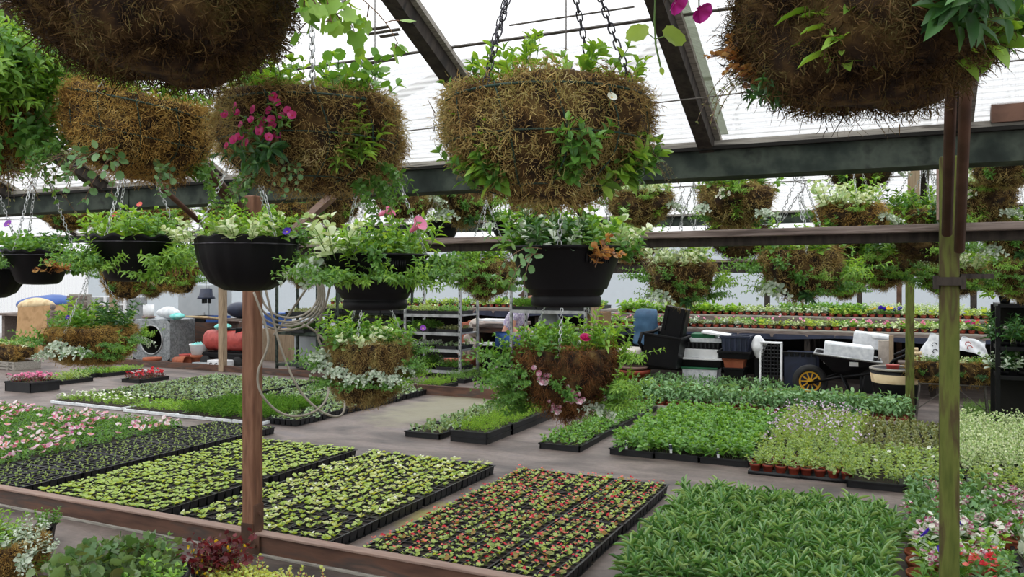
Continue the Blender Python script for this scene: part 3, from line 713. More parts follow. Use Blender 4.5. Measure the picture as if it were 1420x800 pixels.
for px, v, w, z1, mt, lb in ((1247, 13.0, .07, 2.6, 'pipe_rust', 'rusty brown upright pipe rising from the back bench'), (1064, 14.9, .09, 2.6, 'rafter_wood', 'dark stud against the corrugated back wall, left of the rusty bench pipe'), (1192, 14.9, .08, 2.6, 'rafter_wood', 'thin dark stud on the corrugated back wall between the two green posts'), (1350, 14.9, .09, 2.6, 'rafter_wood', 'dark stud on the back wall just right of the thick green post')):
    Y = YV(px, v); p = PX(px, 400, Y); post(lb, *UV(p), w, z1, mt)
for px, y0, y1, v, w, mt, lb in ((1267, 292, 215, 6.2, .075, 'pale_wood', 'split timber upright below the second roof, left of the pink pipe'), (1307, 305, 215, 5.2, .06, 'rail_top', 'pink-grey pipe upright just left of the thick green post')):
    Y = YV(px, v); u, vv = UV(PX(px, 300, Y)); z0 = PX(px, y0, Y).z
    zr = ZG+(VR2-VG)*SL-abs(VR2-vv)*SL
    t = thing('roof_prop', lb, 'post', W(u, vv, z0), ROT); obj('shaft', MB().box((0, 0, (zr-z0)/2), (w, w, zr-z0)).mesh('shaft', mt, False), t)
# knee braces on the two near posts
def pipe_thing(name, label, cat, pts, r, mat, k=10):
    p0 = Vector(pts[0]); m = MB().tube([Vector(p)-p0 for p in pts], r, 0, k); o = obj(name, m.mesh(name, mat), None, p0); return tag(o, label, cat)
pipe_thing('knee_brace', 'left of two brown pipe braces climbing from the thick green post', 'brace', [W(.145, 3.34, 1.66), W(.115, 1.95, 2.78)], .018, 'pipe_rust')
pipe_thing('knee_brace', 'right of two brown pipe braces climbing from the thick green post', 'brace', [W(.185, 3.34, 1.60), W(.15, 1.95, 2.76)], .018, 'pipe_rust')
pipe_thing('knee_brace', 'thick rusty pipe brace slanting up from the rust brown post', 'brace', [W(-3.2, 3.34, 1.84), W(-3.2, 2.1, 2.76)], .034, 'pipe_rust')
pipe_thing('knee_brace', 'slim rusty rod slanting beside the thick rusty pipe brace', 'brace', [W(-3.42, 3.3, 1.76), W(-3.5, 2.55, 2.3)], .014, 'pipe_rust')
o = uvobj('knee_brace', MB().box((-2.84, 3.47, 1.845), (.3, .05, .034), 0, ry=-.6), 'rail_top', label='short pinkish timber strut between plank rail and gutter', cat='brace')
# plank rail behind the near posts, with a batten below whose dark colour stands for shadow
def plank_rail(label, u0, u1, v, z, h, dz, d=.16):
    t = thing('plank_rail', label, 'rail', W((u0+u1)/2, v, z), ROT)
    an = math.atan2(dz, u1-u0); L = u1-u0
    a = obj('top_plank', MB().box((0, -.01, .035), (L, d, .03)).mesh('top_plank', 'old_wood', False), t, rot=(0, -an, 0)); bevel(a, .004)
    b = obj('batten', MB().box((0, .0, .01-h/2+.01), (L, d*.55, h)).mesh('batten', 'rafter_wood', False), t, rot=(0, -an, 0))
    return t
plank_rail('weathered grey-brown plank rail running across behind the thick green post', -3.15, 2.6, 3.54, 1.652, .035, .02)
plank_rail('weathered plank rail of the far post row, seen below the hanging baskets', -9.8, 5, 9.44, 1.655, .12, 0)
for (c, d, lb) in (((1.35, VG-.07, 2.115), (2.1, .05, .07), 'brown timber board lying on the gutter at the far right'), ((1.55, VG-.1, 2.17), (1.9, .06, .06), 'upper reddish timber board on the gutter at the far right')):
    o = uvobj('roof_board', MB().box(c, d), 'rail_top' if 'upper' in lb else 'pipe_rust', label=lb, cat='board')
o = uvobj('wood_block', MB().box((-3.0, 3.5, 1.715), (.2, .1, .022)), 'rail_top', label='small flat timber offcut lying on the plank rail by the strut', cat='block')
# long ground rail
t = thing('ground_rail', 'long rusty brown steel rail lying across the ground in the foreground', 'rail', W(-4, 3.4, 0), ROT)
m = MB(); m.box((0, 0, .055), (12, .05, .11), 0); m.box((0, -.004, .116), (12, .066, .013), 1); m.box((0, -.012, .008), (12, .05, .016), 2)
o = obj('channel', m.mesh('channel', ['rail_rust', 'rail_top', 'grey_wood'], False), t); bevel(o, .003)
m = MB(); m.box((.8+.0, -.036, .06), (.17, .012, .1)); 
for x in (.74, .86): m.tube([(x, -.042, .06), (x, -.058, .06)], .012, 0, 6)
obj('splice_plate', m.mesh('splice_plate', 'pipe_rust', False), t)
# brown edging boards round the far beds
for (a, b, h, lb) in (((-5.7, 9.0), (-4.3, 8.95), .12, 'brown edging board closing the bare path between the far beds'), ((-12.6, 9.75), (-6.6, 9.75), .1, 'long brown edging board behind the grey-green seedling bed'), ((-2.95, 9.0), (.02, 9.0), .06, 'pale edging board in front of the red tomato pots')):
    m = MB().box(((a[0]+b[0])/2, (a[1]+b[1])/2, h/2), (b[0]-a[0], .035, h), 0)
    uvobj('edging_board', m, 'grey_wood' if h < .08 else 'rail_rust', label=lb, cat='board')
# wires under the near roof
def barbed(label, a, b, n):
    a, b = Vector(a), Vector(b); m = MB(); L = (b-a)
    m.tube([a + L*(i/24) + Vector((0, 0, -.03*math.sin(i/24*math.pi))) - a for i in range(25)], .003, 0, 4)
    if n:
        for i in range(n):
            c = L*((i+.5)/n) + Vector((0, 0, -.03*math.sin((i+.5)/n*math.pi))); 
            for k in range(2):
                d = Vector((rnd.uniform(-.3, .3), rnd.uniform(-.5, .5), rnd.choice((-1, 1)))).normalized()*.022; m.tube([c-d, c+d], .0016, 0, 3)
    o = obj('barbed_wire', m.mesh('barbed_wire', 'wire_rust'), None, a); return tag(o, label, 'wire')
barbed('barbed wire strung below the near roof, crossing the rafter beside the large centre basket', W(-5, 3.05, 2.12), W(3, 3.0, 2.26), 34)
barbed('upper barbed wire strung beyond the gutter behind the far baskets', W(-6, 5.4, 2.42), W(4, 5.4, 2.42), 30)
barbed('lower barbed wire strung beyond the gutter behind the far baskets', W(-6, 5.6, 2.36), W(4, 5.6, 2.36), 30)
# ------------------------------------------------------------------ seed trays and beds
TW, TD, THT = .376, .505, .065
def tray_mesh(nx, ny, w=TW, d=TD, h=THT, fill=.85):
    mb = MB(); cw, cd = (w-.012)/nx, (d-.012)/ny
    mb.box((0, 0, .001), (w*.96, d*.96, .002), 0)
    for i in range(nx+1): mb.box((-w/2+.006+i*cw, 0, h-.002), (.011 if i in (0, nx) else (.006 if i % 2 else .008), d, .004), 0)
    for j in range(ny+1): mb.box((0, -d/2+.006+j*cd, h-.002), (w, .011 if j in (0, ny) else .006, .004), 0)
    for i in range(nx):
        for j in range(ny):
            x, y = -w/2+.006+(i+.5)*cw, -d/2+.006+(j+.5)*cd; a, b = cw*.47, cd*.47; c, e = cw*.36, cd*.36
            V = [(x-c, y-e, .003), (x+c, y-e, .003), (x+c, y+e, .003), (x-c, y+e, .003), (x-a, y-b, h), (x+a, y-b, h), (x+a, y+b, h), (x-a, y+b, h)]
            mb.add(V, [(0, 1, 5, 4), (1, 2, 6, 5), (2, 3, 7, 6), (3, 0, 4, 7)], m=0)
            z = h*fill; k = .44
            mb.add([(x-cw*k, y-cd*k, z), (x+cw*k, y-cd*k, z), (x+cw*k, y+cd*k, z), (x-cw*k, y+cd*k, z)], [(0, 1, 2, 3)], m=1)
    return mb.mesh('cell_tray', ['tray_plastic', 'soil'], False)
TRAY = tray_mesh(6, 8); TRAYF = tray_mesh(5, 7); 
def flat_tray(h=.05, w=TW, d=TD):
    mb = MB(); 
    for sx in (-1, 1): mb.box((sx*(w/2-.006), 0, h/2), (.012, d, h), 0); mb.box((0, sx*(d/2-.006), h/2), (w, .012, h), 0); mb.box((sx*(w/2), 0, h-.006), (.02, d+.02, .008), 0); mb.box((0, sx*d/2, h-.006), (w+.02, .02, .008), 0)
    mb.box((0, 0, h*.4), (w-.02, d-.02, h*.7), 1); mb.box((0, 0, .003), (w*.95, d*.95, .006), 0)
    return mb.mesh('carry_tray', ['tray_plastic', 'soil'], False)
FLAT = flat_tray(.055)
m = MB(); m.box((0, 0, .02), (TW*1.12, TD*1.1, .03), 0); m.box((0, 0, .038), (TW, TD, .012), 1); m.box((0, 0, .0025), (TW*1.05, TD*1.02, .005), 2); WHITETRAY = m.mesh('white_base_tray', ['polystyrene', 'soil', 'tray_plastic'], False)

def red_tray():
    mb = MB(); mb.box((0, 0, .012), (TW, TD, .024), 0)
    for i in range(4):
        for j in range(5):
            c = ((-.375+.25*i)*TW, (-.4+.2*j)*TD, .012); mb.lathe([(.03, 0), (.04, .05), (.042, .05), (.042, .065), (.036, .065)], 12, 1, c); mb.disc((c[0], c[1], .07), .036, 10, 2)
    return mb.mesh('pot_tray', ['tray_plastic', 'red_pot', 'soil'])
REDTRAY = red_tray()
def g_seedling(kind, ll, lw, n, m_leaf=0, flower_p=0, fsize=.01, nf=3, tilt=.5, hgt=.012):
    def fn(mb, rs):
        A = rs.uniform(0, 6.28) + np.arange(n)*2.4
        for i, a in enumerate(A):
            t = rs.uniform(.2, 1); base = np.array([0, 0, hgt*t*.3])
            d = unit([math.cos(a), math.sin(a), tilt*(1.3-t)]); q = base + d*rs.uniform(.004, .012) + np.array([0, 0, hgt*t])
            mb.tube([base, q], .0012, 1, 3, False); s = ll*rs.uniform(.7, 1.2)
            mb.leaves(kind, [q], [d], [unit(np.array([0, 0, 1.])+rs.normal(0, .25, 3))], [s], [s*lw], 0)
        for j in range(nf if flower_p else 0):
            if rs.uniform() < flower_p: flower(mb, np.array([rs.normal(0, .01), rs.normal(0, .01), hgt+rs.uniform(.012, .024)]), unit([rs.normal(0, .4), rs.normal(0, .4), 1]), fsize*rs.uniform(.8, 1.2), 2, rs=rs)
    return fn
SEED = {}
for v in range(5):
    rs = lambda k: 500+v*17+k
    reg(f'sd_lime{v}', g_seedling('round', .023, .85, 7, tilt=.8, hgt=.016), ['leaf_lime', 'stem_green'], rs(0)); SEED.setdefault('lime', []).append(PL[f'sd_lime{v}'])
    reg(f'sd_cream{v}', g_seedling('round', .022, .85, 6, 0, .6 if v < 3 else 0, .011, 2, .9, .018), ['leaf_yellow' if v % 2 else 'leaf_lime', 'stem_green', 'white_petal'], rs(1)); SEED.setdefault('cream', []).append(PL[f'sd_cream{v}'])
    reg(f'sd_beg{v}', g_seedling('round', .021, .9, 5, 0, .8, .0085, 2, .8, .016), ['leaf_begonia' if v % 2 else 'leaf_lime', 'stem_green', 'red_petal' if v % 3 else 'salmon_petal'], rs(2)) if 'leaf_begonia' in M else None
    SEED.setdefault('begonia', []).append(PL[f'sd_beg{v}'])
    reg(f'sd_tiny{v}', g_seedling('ovate', .017, .5, 5), ['leaf_grey', 'stem_green'], rs(3)); SEED.setdefault('tiny', []).append(PL[f'sd_tiny{v}'])

def seedling_tray(label, u, v, kind, group, nx=5, ny=7, empty=.04, tray=None, z=0, rz=0, seed=1, keep=1.0):
    rs = np.random.default_rng(seed); t = thing('seedling_tray', label, 'seed tray', W(u, v, z), ROT+rz, group)
    obj('cell_tray', tray or TRAYF, t)
    cw, cd = (TW-.012)/nx, (TD-.012)/ny
    for i in range(nx):
        for j in range(ny):
            if rs.uniform() < empty: continue
            x, y = -TW/2+.006+(i+.5)*cw, -TD/2+.006+(j+.5)*cd; L = SEED[kind]
            obj('seedling', L[rs.integers(len(L))], t, (x+rs.normal(0, .004), y+rs.normal(0, .004), THT*.84), (0, 0, rs.uniform(0, 6.28)), rs.uniform(.9, 1.35))
    return t
def label_stick(t, x, y, z, kind='white', h=.07):
    m = MB(); m.box((0, 0, h/2), (.02, .0015, h), 0)
    if kind == 'photo': m.box((0, -.0012, h*.62), (.026, .001, h*.55), 1); m.box((0, -.0016, h*.36), (.026, .001, .004), 0)
    if kind == 'print':
        for k in range(5): m.box((0, -.0012, h*(.35+.11*k)), (.012-.002*(k % 2), .0008, .003), 1)
    o = obj('plant_label', m.mesh('plant_label', ['white_plastic', 'navy_plastic' if kind == 'photo' else 'ink'], False), t, (x, y, z), (-.25, 0, ROT*0+.5)); o['label'] = 'small white plant label'
# leafy mats, one tray's worth
MAT = {}
def g_mat(kind, ll, lw, n, hgt, mats, nx=5, ny=7, shoots=2, var=3, sp=.35, fl=None, fsz=.016, flift=.02, seed=0, wx=TW, wy=TD, petiole=0, pair=True, tip=.6, jit=.3, fcount=1):
    out = []
    for v in range(var):
        rs = np.random.default_rng(seed*31+v+900); mb = MB()
        for i in range(nx):
            for j in range(ny):
                x, y = (-.5+(i+.5)/nx)*wx*.98, (-.5+(j+.5)/ny)*wy*.98
                for k in range(shoots):
                    e, d = shoot(mb, (x+rs.normal(0, .012), y+rs.normal(0, .012), 0), unit([rs.normal(0, sp), rs.normal(0, sp), 1]), hgt*rs.uniform(.65, 1.15), kind, ll, lw, n, (0, 0, 0), rs=rs, pair=pair, petiole=petiole, tip=tip, jit=jit, start=.25)
                    if fl and rs.uniform() < fl:
                        for q in range(fcount): flower(mb, e + np.array([rs.normal(0, .01*fcount), rs.normal(0, .01*fcount), flift*rs.uniform(.3, 1)]), unit([rs.normal(0, .5), rs.normal(0, .5)-.3, 1]), fsz*rs.uniform(.7, 1.15), 2, rs=rs)
        out.append(mb.mesh('foliage', mats))
    return out
MAT['petunia'] = g_mat('ovate', .038, .6, 4, .075, ['leaf_mid', 'stem_green', 'mixed_petal'], fl=.22, fsz=.03, seed=1, shoots=2)
MAT['lance'] = g_mat('strap', .1, .115, 6, .13, ['leaf_lance', 'stem_green'], nx=6, ny=7, shoots=2, seed=2, sp=.25, pair=True, tip=.85)
MAT['white_low'] = g_mat('lance', .03, .3, 5, .06, ['leaf_bright', 'stem_green', 'white_petal'], fl=.5, fsz=.018, seed=3)
MAT['green_low'] = g_mat('lance', .034, .32, 5, .06, ['leaf_bright', 'stem_green'], seed=4)
MAT['grass'] = g_mat('strap', .07, .07, 7, .11, ['leaf_mid', 'stem_green'], seed=5, sp=.4)
MAT['grey'] = g_mat('round', .042, .75, 3, .035, ['leaf_grey', 'stem_green'], shoots=1, seed=6, sp=.5)
MAT['fine'] = g_mat('strap', .032, .14, 7, .085, ['leaf_bright', 'stem_green'], seed=7, shoots=3)
MAT['bedgreen'] = g_mat('round', .04, .75, 3, .08, ['leaf_vivid', 'stem_green'], seed=8, shoots=2)
MAT['vivid'] = g_mat('ovate', .066, .66, 4, .13, ['leaf_vivid', 'stem_green'], seed=9, shoots=2)
MAT['lamium'] = g_mat('round', .032, .8, 5, .12, ['leaf_lamium', 'stem_green', 'lilac_petal'], seed=10, fl=.14, fsz=.012, fcount=6, sp=.5, flift=.09)
MAT['lamium_leaf'] = g_mat('round', .032, .8, 5, .1, ['leaf_lamium', 'stem_green'], seed=18, sp=.6)
MAT['lamium_green'] = g_mat('ovate', .04, .65, 4, .1, ['leaf_lamium', 'stem_green', 'white_petal'], seed=11, fl=.06, fsz=.02)
MAT['pale'] = g_mat('round', .028, .75, 6, .16, ['leaf_variegated', 'stem_green'], seed=12, shoots=3, sp=.4)
MAT['moss_green'] = g_mat('simple', .02, .35, 8, .12, ['leaf_vivid', 'stem_green'], seed=13, shoots=4, sp=.6)
MAT['silver'] = g_mat('lobed', .06, .9, 3, .05, ['leaf_silver', 'stem_green'], nx=4, ny=5, shoots=1, seed=14, sp=.5)
MAT['bronze'] = g_mat('round', .035, .8, 3, .05, ['leaf_dull', 'stem_green'], seed=15)
MAT['ruby'] = g_mat('ovate', .035, .6, 4, .09, ['leaf_burgundy', 'stem_green', 'red_petal'], seed=16, fl=.75, fsz=.024, var=1)
MAT['rose'] = g_mat('ovate', .03, .6, 3, .07, ['leaf_burgundy', 'stem_green', 'soft_pink_petal'], seed=17, fl=.8, fsz=.024, var=1)
def leaf_tray(label, u, v, mats, group, base=None, z=0, rz=0, i=0, scale=1, zf=None, name='plant_tray', fs=(1, 1, 1)):
    t = thing(name, label, 'plant tray', W(u, v, z), ROT+rz, group)
    obj('carry_tray' if base is not WHITETRAY else 'white_base', base or FLAT, t)
    f = obj('foliage', MAT[mats][i % len(MAT[mats])], t, (0, 0, .043 if zf is None else zf), (0, 0, 0 if i % 2 else math.pi), (scale*fs[0], scale*fs[1], scale*fs[2])); f['kind'] = 'stuff'
    return t
def bed(u0, v0, nu, nv, fn, du=TW+.006, dv=TD+.008, jit=.006):
    k = 0
    for i in range(nu):
        for j in range(nv):
            fn(u0+du*(i+.5)+rnd.uniform(-jit, jit), v0+dv*(j+.5)+rnd.uniform(-jit, jit), k, i, j); k += 1
# front band
bed(-5.25, 3.53, 3, 4, lambda u, v, k, i, j: seedling_tray('tray of lime green seedlings left of the rust brown post, next to sparse dark trays', u, v, 'lime', 'lime seedling trays left of the post', seed=40+k))
bed(-3.95, 3.53, 3, 4, lambda u, v, k, i, j: seedling_tray('tray of pale green seedlings with white buds, passing behind the rust brown post', u, v, 'cream', 'pale green seedling trays behind the post', seed=60+k, empty=.05 if j else .25))
bed(-2.6, 3.53, 3, 4, lambda u, v, k, i, j: seedling_tray('tray of red-flowered begonia seedlings beside the tall lance-leaved bed', u, v, 'begonia', 'red begonia seedling trays', seed=80+k))
def sparse(u, v, k, i, j):
    t = thing('seedling_tray', 'tray of sparse tiny seedlings on dark compost beside the mixed flower bed', 'seed tray', W(u, v), ROT, 'sparse dark seedling trays')
    obj('cell_tray', TRAY, t); f = obj('foliage', SPARSE[k % 2], t, (0, 0, THT*.84)); f['kind'] = 'stuff'
SPARSE = g_mat('ovate', .021, .5, 3, .016, ['leaf_lamium', 'stem_green'], nx=6, ny=8, shoots=1, var=2, seed=20, sp=.8)
bed(-6.2, 3.53, 2, 5, sparse); bed(-6.98, 3.53, 2, 1, sparse)
bed(-9.3, 3.72, 8, 4, lambda u, v, k, i, j: leaf_tray('tray of mixed pink, red and white bedding flowers at the left', u, v, 'petunia', 'mixed bedding flower trays', i=k))
bed(-1.2, 3.66, 3, 3, lambda u, v, k, i, j: leaf_tray('tray of tall lance-leaved green plants in the front right bed', u, v, 'lance', 'lance-leaved plant trays', i=k))
# second band
bed(-9.15, 6.4, 3, 1, lambda u, v, k, i, j: leaf_tray('white-based tray of low green plants with white flowers at the path edge', u, v, 'white_low', 'white flowered path trays', WHITETRAY, i=k), du=.4)
bed(-7.85, 6.35, 2, 1, lambda u, v, k, i, j: leaf_tray('white-based tray of low bright green plants, between white flowers and tall grassy plants', u, v, 'green_low', 'low bright green trays', WHITETRAY, i=k), du=.4)
bed(-7.02, 6.35, 3, 2, lambda u, v, k, i, j: leaf_tray('white-based tray of grassy dark green plants just left of the rust brown post', u, v, 'grass', 'grassy green trays', WHITETRAY, i=k, zf=.04), du=.385)
bed(-9.2, 7.0, 5, 4, lambda u, v, k, i, j: leaf_tray('tray of grey-green rosette seedlings behind the white-flowered trays', u, v, 'grey', 'grey-green rosette trays, left part', TRAYF, i=k))
bed(-7.1, 7.5, 4, 3, lambda u, v, k, i, j: leaf_tray('tray of grey-green rosette seedlings behind the grassy plants', u, v, 'grey', 'grey-green rosette trays, middle part', TRAYF, i=k), du=.33)
bed(-5.88, 6.45, 1, 5, lambda u, v, k, i, j: leaf_tray('tray of grey-green rosette seedlings along the bare path, right of the rust brown post', u, v, 'grey', 'grey-green rosette trays by the path', TRAYF, i=k))
bed(-4.3, 6.5, 1, 6, lambda u, v, k, i, j: (leaf_tray('tray of blue-green round-leaved seedlings on the right side of the bare path', u, v, 'grey', 'blue-green trays by the path', i=k, scale=1, fs=(1, 1, 1.6)),), du=.5)
def fine(u, v, k, i, j):
    leaf_tray('tray of fine feathery light green seedlings below the lowest moss basket', u, v, 'fine', 'feathery seedling trays', i=k, z=.05)
    tag(obj('empty_tray', FLAT, None, W(u, v, 0), (0, 0, ROT)), 'black tray stacked beneath the feathery seedlings', 'tray', 'trays under the feathery seedlings')
bed(-3.78, 6.5, 1, 3, fine, du=.46)
bed(-2.92, 6.55, 1, 5, lambda u, v, k, i, j: leaf_tray('tray of bright green rounded bedding leaves left of the wide vivid bed', u, v, 'bedgreen', 'rounded green trays', i=k), du=.46)
def viv(u, v, k, i, j):
    t = leaf_tray('tray of vivid green broad-leaved plants in the wide centre bed', u, v, 'vivid', 'vivid green trays', i=k)
    if j == 0: label_stick(t, -.05, -TD/2+.03, .05, 'photo', .075); 
bed(-2.25, 6.6, 3, 4, viv, du=.385)
bed(-1.06, 6.4, 2, 1, lambda u, v, k, i, j: leaf_tray('tray of yellow-green trailing plants in red pots at the path edge', u, v, 'lamium_leaf', 'trailing plants in red pots', REDTRAY, i=k, zf=.06), du=.37)
bed(-1.06, 6.91, 2, 4, lambda u, v, k, i, j: leaf_tray('tray of pale plants with pinkish white flower spikes beside the vivid green bed', u, v, 'lamium', 'pale flower spike trays', i=k, fs=(1, 1, 1.2)), du=.37)
bed(-.36, 6.3, 2, 2, lambda u, v, k, i, j: leaf_tray('tray of leafy lime plants with a few white flowers, left of the thick green post', u, v, 'lamium_green', 'lime trays with white flowers', i=k, zf=.06), du=.36)
bed(-.36, 7.32, 2, 3, lambda u, v, k, i, j: leaf_tray('tray of dull bronze-green plants behind the lime plants', u, v, 'bronze', 'bronze-green trays', i=k, fs=(1, 1, 1.5)), du=.36)
bed(.42, 6.35, 2, 1, lambda u, v, k, i, j: leaf_tray('tray of lime green plants at the path right of the thick green post', u, v, 'lamium_green', 'lime trays right of the post', i=k, zf=.06))
bed(.38, 6.9, 3, 4, lambda u, v, k, i, j: leaf_tray('tray of tall pale variegated plants around the thick green post', u, v, 'pale', 'pale variegated trays', i=k, fs=(1, 1, 1.35)))
bed(1.55, 6.6, 2, 4, lambda u, v, k, i, j: leaf_tray('tray of mossy bright green plants at the right edge behind the variegated plants', u, v, 'moss_green', 'mossy green trays', i=k))
bed(.6, 9.35, 3, 2, lambda u, v, k, i, j: leaf_tray('tray of soft green plants behind the pale variegated bed', u, v, 'moss_green', 'soft green trays', i=k+1))
# far beds behind the brown edging board
for (px, py, key, lb) in ((640, 528, 'moss_green', 'bright green low cushion plants behind the brown edging board'), (655, 518, 'green_low', 'low yellow-green tray behind the bright cushion plants'), (690, 530, 'grass', 'grassy tray right of the bright green cushion plants'), (606, 537, 'fine', 'sparse low tray at the left end of the edging board')):
    p = G(px, py, .0); u, v = UV(p); leaf_tray(lb, u, v, key, None, i=len(lb))
for (px, py, key, lb, sc) in ((95, 530, 'lamium_green', 'tray of yellow-green plants beside the pink flowered trough', 1), (125, 522, 'bedgreen', 'tray of leafy green plants below the left moss basket', 1), (150, 520, 'green_low', 'tray of low green plants right of the leafy tray at far left', 1), (170, 517, 'green_low', 'tray of low green plants left of the ruby flowers', 1)):
    p = G(px, py, .0); u, v = UV(p); leaf_tray(lb, u, v, key, None, i=len(lb), base=WHITETRAY if 'left of the ruby' in lb else None)
p = G(202, 528); leaf_tray('clump of ruby red flowers at the back of the grey-green bed', *UV(p), 'ruby', None)
p = G(45, 541); t = leaf_tray('black trough of pink and burgundy flowers on the ground at far left', *UV(p), 'rose', None, fs=(1.35, .8, 1.2), z=0, zf=.12)
for c in KIDS[t.name]:
    if c.name.startswith('carry'): c.scale = (1.4, .8, 2.4)
# tomato-like plants in red pots
def pot_prof(R, H, m=0, rim=True, mb=None):
    mb = mb or MB(); mb.lathe([(.001, .002), (R*.72, 0), (R*.94, H*.8), (R*.94, H*.8), (R, H*.81), (R*1.02, H), (R*.92, H), (R*.9, H*.86), (.001, H*.86)], 18, m); return mb
def tomato(seed):
    rs = np.random.default_rng(seed); mb = MB()
    mb.tube([(0, 0, 0), (.004, 0, .08), (0, .004, .17)], .0022, 1, 4, False)
    for i in range(8):
        a = i*2.4; z = .04+.018*i; d = unit([math.cos(a), math.sin(a), .55]); shoot(mb, (0, 0, z), d, .1*rs.uniform(.8, 1.2), 'ovate', .05, .55, 4, (0, 0, -1.2), rs=rs)
    return mb.mesh('plant', ['leaf_blue', 'stem_green'])
TOM = [tomato(700+i) for i in range(4)]
RP = pot_prof(.05, .075).mesh('pot', 'red_pot')
def potted(label, u, v, z, pm, fm, grp, zf=.06, sc=1, name='potted_plant', fs=1):
    t = thing(name, label, 'potted plant', W(u, v, z), ROT, grp); obj('pot', pm, t, scale=sc); obj('plant', fm, t, (0, 0, zf*sc), (0, 0, rnd.uniform(0, 6.28)), fs*rnd.uniform(.85, 1.15)); return t
for r in range(3):
    for i in range(26):
        potted('young tomato plant in a red pot in the dense rows behind the vivid green bed', -2.82+.113*i+rnd.uniform(-.008, .008), 9.1+.125*r, 0.012, RP, TOM[rnd.randrange(4)], 'young tomato plants in red pots', fs=1.15)
for r in range(2):
    for i in range(15):
        potted('young plant in a red pot in the short back rows below the junk', -3.35+.14*i, 10.6+.15*r, 0, RP, TOM[rnd.randrange(4)], 'young plants in the back rows', fs=.85)
tag(uvobj('carry_tray', MB().box((-2.45, 9.2, .006), (.85, .42, .012)), 'tray_plastic'), 'flat black tray under the leftmost red tomato pots', 'tray')
# back bench, two steps, lined with potted plants
def bench(name, label, u0, u1, v0, v1, z, mats, drape=0, legs=True):
    t = thing(name, label, 'bench', W(u0, v0, 0), ROT); L = u1-u0; D = v1-v0
    o = obj('top', MB().box((L/2, D/2, z-.02), (L, D, .04)).mesh('top', 'grey_wood', False), t); bevel(o, .005)
    obj('front_board', MB().box((L/2, .0, z-.06), (L, .03, .08)).mesh('front_board', 'old_wood', False), t)
    if drape:
        m = MB(); n = 60; V = []
        for i in range(n+1):
            x = L*i/n; V += [(x, -.02+.008*math.sin(i*1.7), z-.06), (x, -.026+.012*math.sin(i*1.7+.4), z-.06-drape*(.8+.25*math.sin(i*.35)))]
        m.add(V, [(2*i, 2*i+2, 2*i+3, 2*i+1) for i in range(n)]); obj('plastic_skirt', m.mesh('plastic_skirt', 'navy_plastic'), t)
    if legs:
        for i in range(int(L/1.5)+1):
            for y in (.06, D-.06): obj('leg', MB().box((min(L-.05, .05+i*1.5), y, (z-.04)/2), (.07, .07, z-.04)).mesh('leg', 'rafter_wood', False), t)
    return t
bench('potting_bench', 'long timber bench with navy plastic skirt, loaded with small potted flowers', -4.2, 2.6, 11.5, 12.15, .8, None, .07)
bench('potting_bench', 'dark rear bench of small pots behind the trolley racks and the person', -10.2, -4.3, 12.75, 13.3, .98, None, .1)
bench('potting_bench', 'raised rear bench step carrying pale potted plants along the back wall', -4.2, 3.2, 12.25, 13.0, .95, None, 0)
tag(uvobj('shade_panel', MB().box((-.7, 13.05, .45), (7.4, .04, .9)), 'dark_slot'), 'added black panel standing in for the shade below the rear bench', 'sheet')  # black panel added in place of the shade under the bench
tag(uvobj('shade_panel', MB().box((-7.3, 13.36, .47), (5.9, .04, .94)), 'dark_slot'), 'added black panel standing in for the shade behind the trolley racks', 'sheet')  # second added panel, giving the dark behind the racks
BP = [pot_prof(.042, .045).mesh('pot', 'red_pot')]
def bfol(mats, seed, kind='round', ll=.04, fl=0, h=.07, fsz=.02):
    rs = np.random.default_rng(seed); mb = MB(); mb.merge(MB(), None)
    for k in range(5):
        e, d = shoot(mb, (0, 0, 0), unit([rs.normal(0, .6), rs.normal(0, .6), 1]), h*rs.uniform(.7, 1.2), kind, ll, .75, 3, (0, 0, 0), rs=rs)
        if fl and rs.uniform() < fl: flower(mb, e+np.array([0, 0, .015]), unit([rs.normal(0, .3), -.5, .7]), fsz, 2, rs=rs)
    return mb.mesh('plant', mats)
BF = {'silver': bfol(['leaf_silver', 'stem_green'], 1), 'pale': bfol(['leaf_variegated', 'stem_green'], 2), 'lime': bfol(['leaf_lime', 'stem_green'], 3), 'green': bfol(['leaf_bright', 'stem_green'], 4, 'lance', .05), 'dark': bfol(['leaf_dull', 'stem_green', 'soft_pink_petal'], 5, fl=.12),
 'pink': bfol(['leaf_bright', 'stem_green', 'soft_pink_petal'], 6, fl=.9), 'hot': bfol(['leaf_mid', 'stem_green', 'pink_petal'], 7, fl=.9), 'violet': bfol(['leaf_mid', 'stem_green', 'violet_petal'], 8, fl=1, fsz=.03), 'yellow': bfol(['leaf_vivid', 'stem_green', 'yellow_petal'], 9, fl=.8), 'grass': bfol(['leaf_bright', 'stem_green'], 10, 'strap', .08, h=.1), 'salmon': bfol(['leaf_lime', 'stem_green', 'salmon_petal'], 11, fl=.7)}
BN = {'silver': 'small silvery-leaved potted plant', 'pale': 'small pale variegated potted plant', 'lime': 'small lime-leaved potted plant', 'green': 'small leafy green potted plant', 'dark': 'small dull-leaved potted plant with pale pink flowers', 'pink': 'small potted plant with soft pink flowers', 'hot': 'small potted plant with hot pink flowers', 'violet': 'potted pansy with violet flowers', 'yellow': 'potted plant with yellow flowers', 'grass': 'potted plant with grassy green leaves', 'salmon': 'small potted plant with salmon flowers'}
def bench_row(u0, u1, v, z, seq, where, du=.105):
    n = int((u1-u0)/du)
    for i in range(n):
        f = i/n; k = [s for s in seq if f >= s[0]][-1]; kk = k[1][i % len(k[1])]
        potted(BN[kk] + where, u0+du*(i+.5), v+rnd.uniform(-.01, .01), z, BP[0], BF[kk], BN[kk]+where, zf=.035, fs=rnd.uniform(1.15, 1.5))
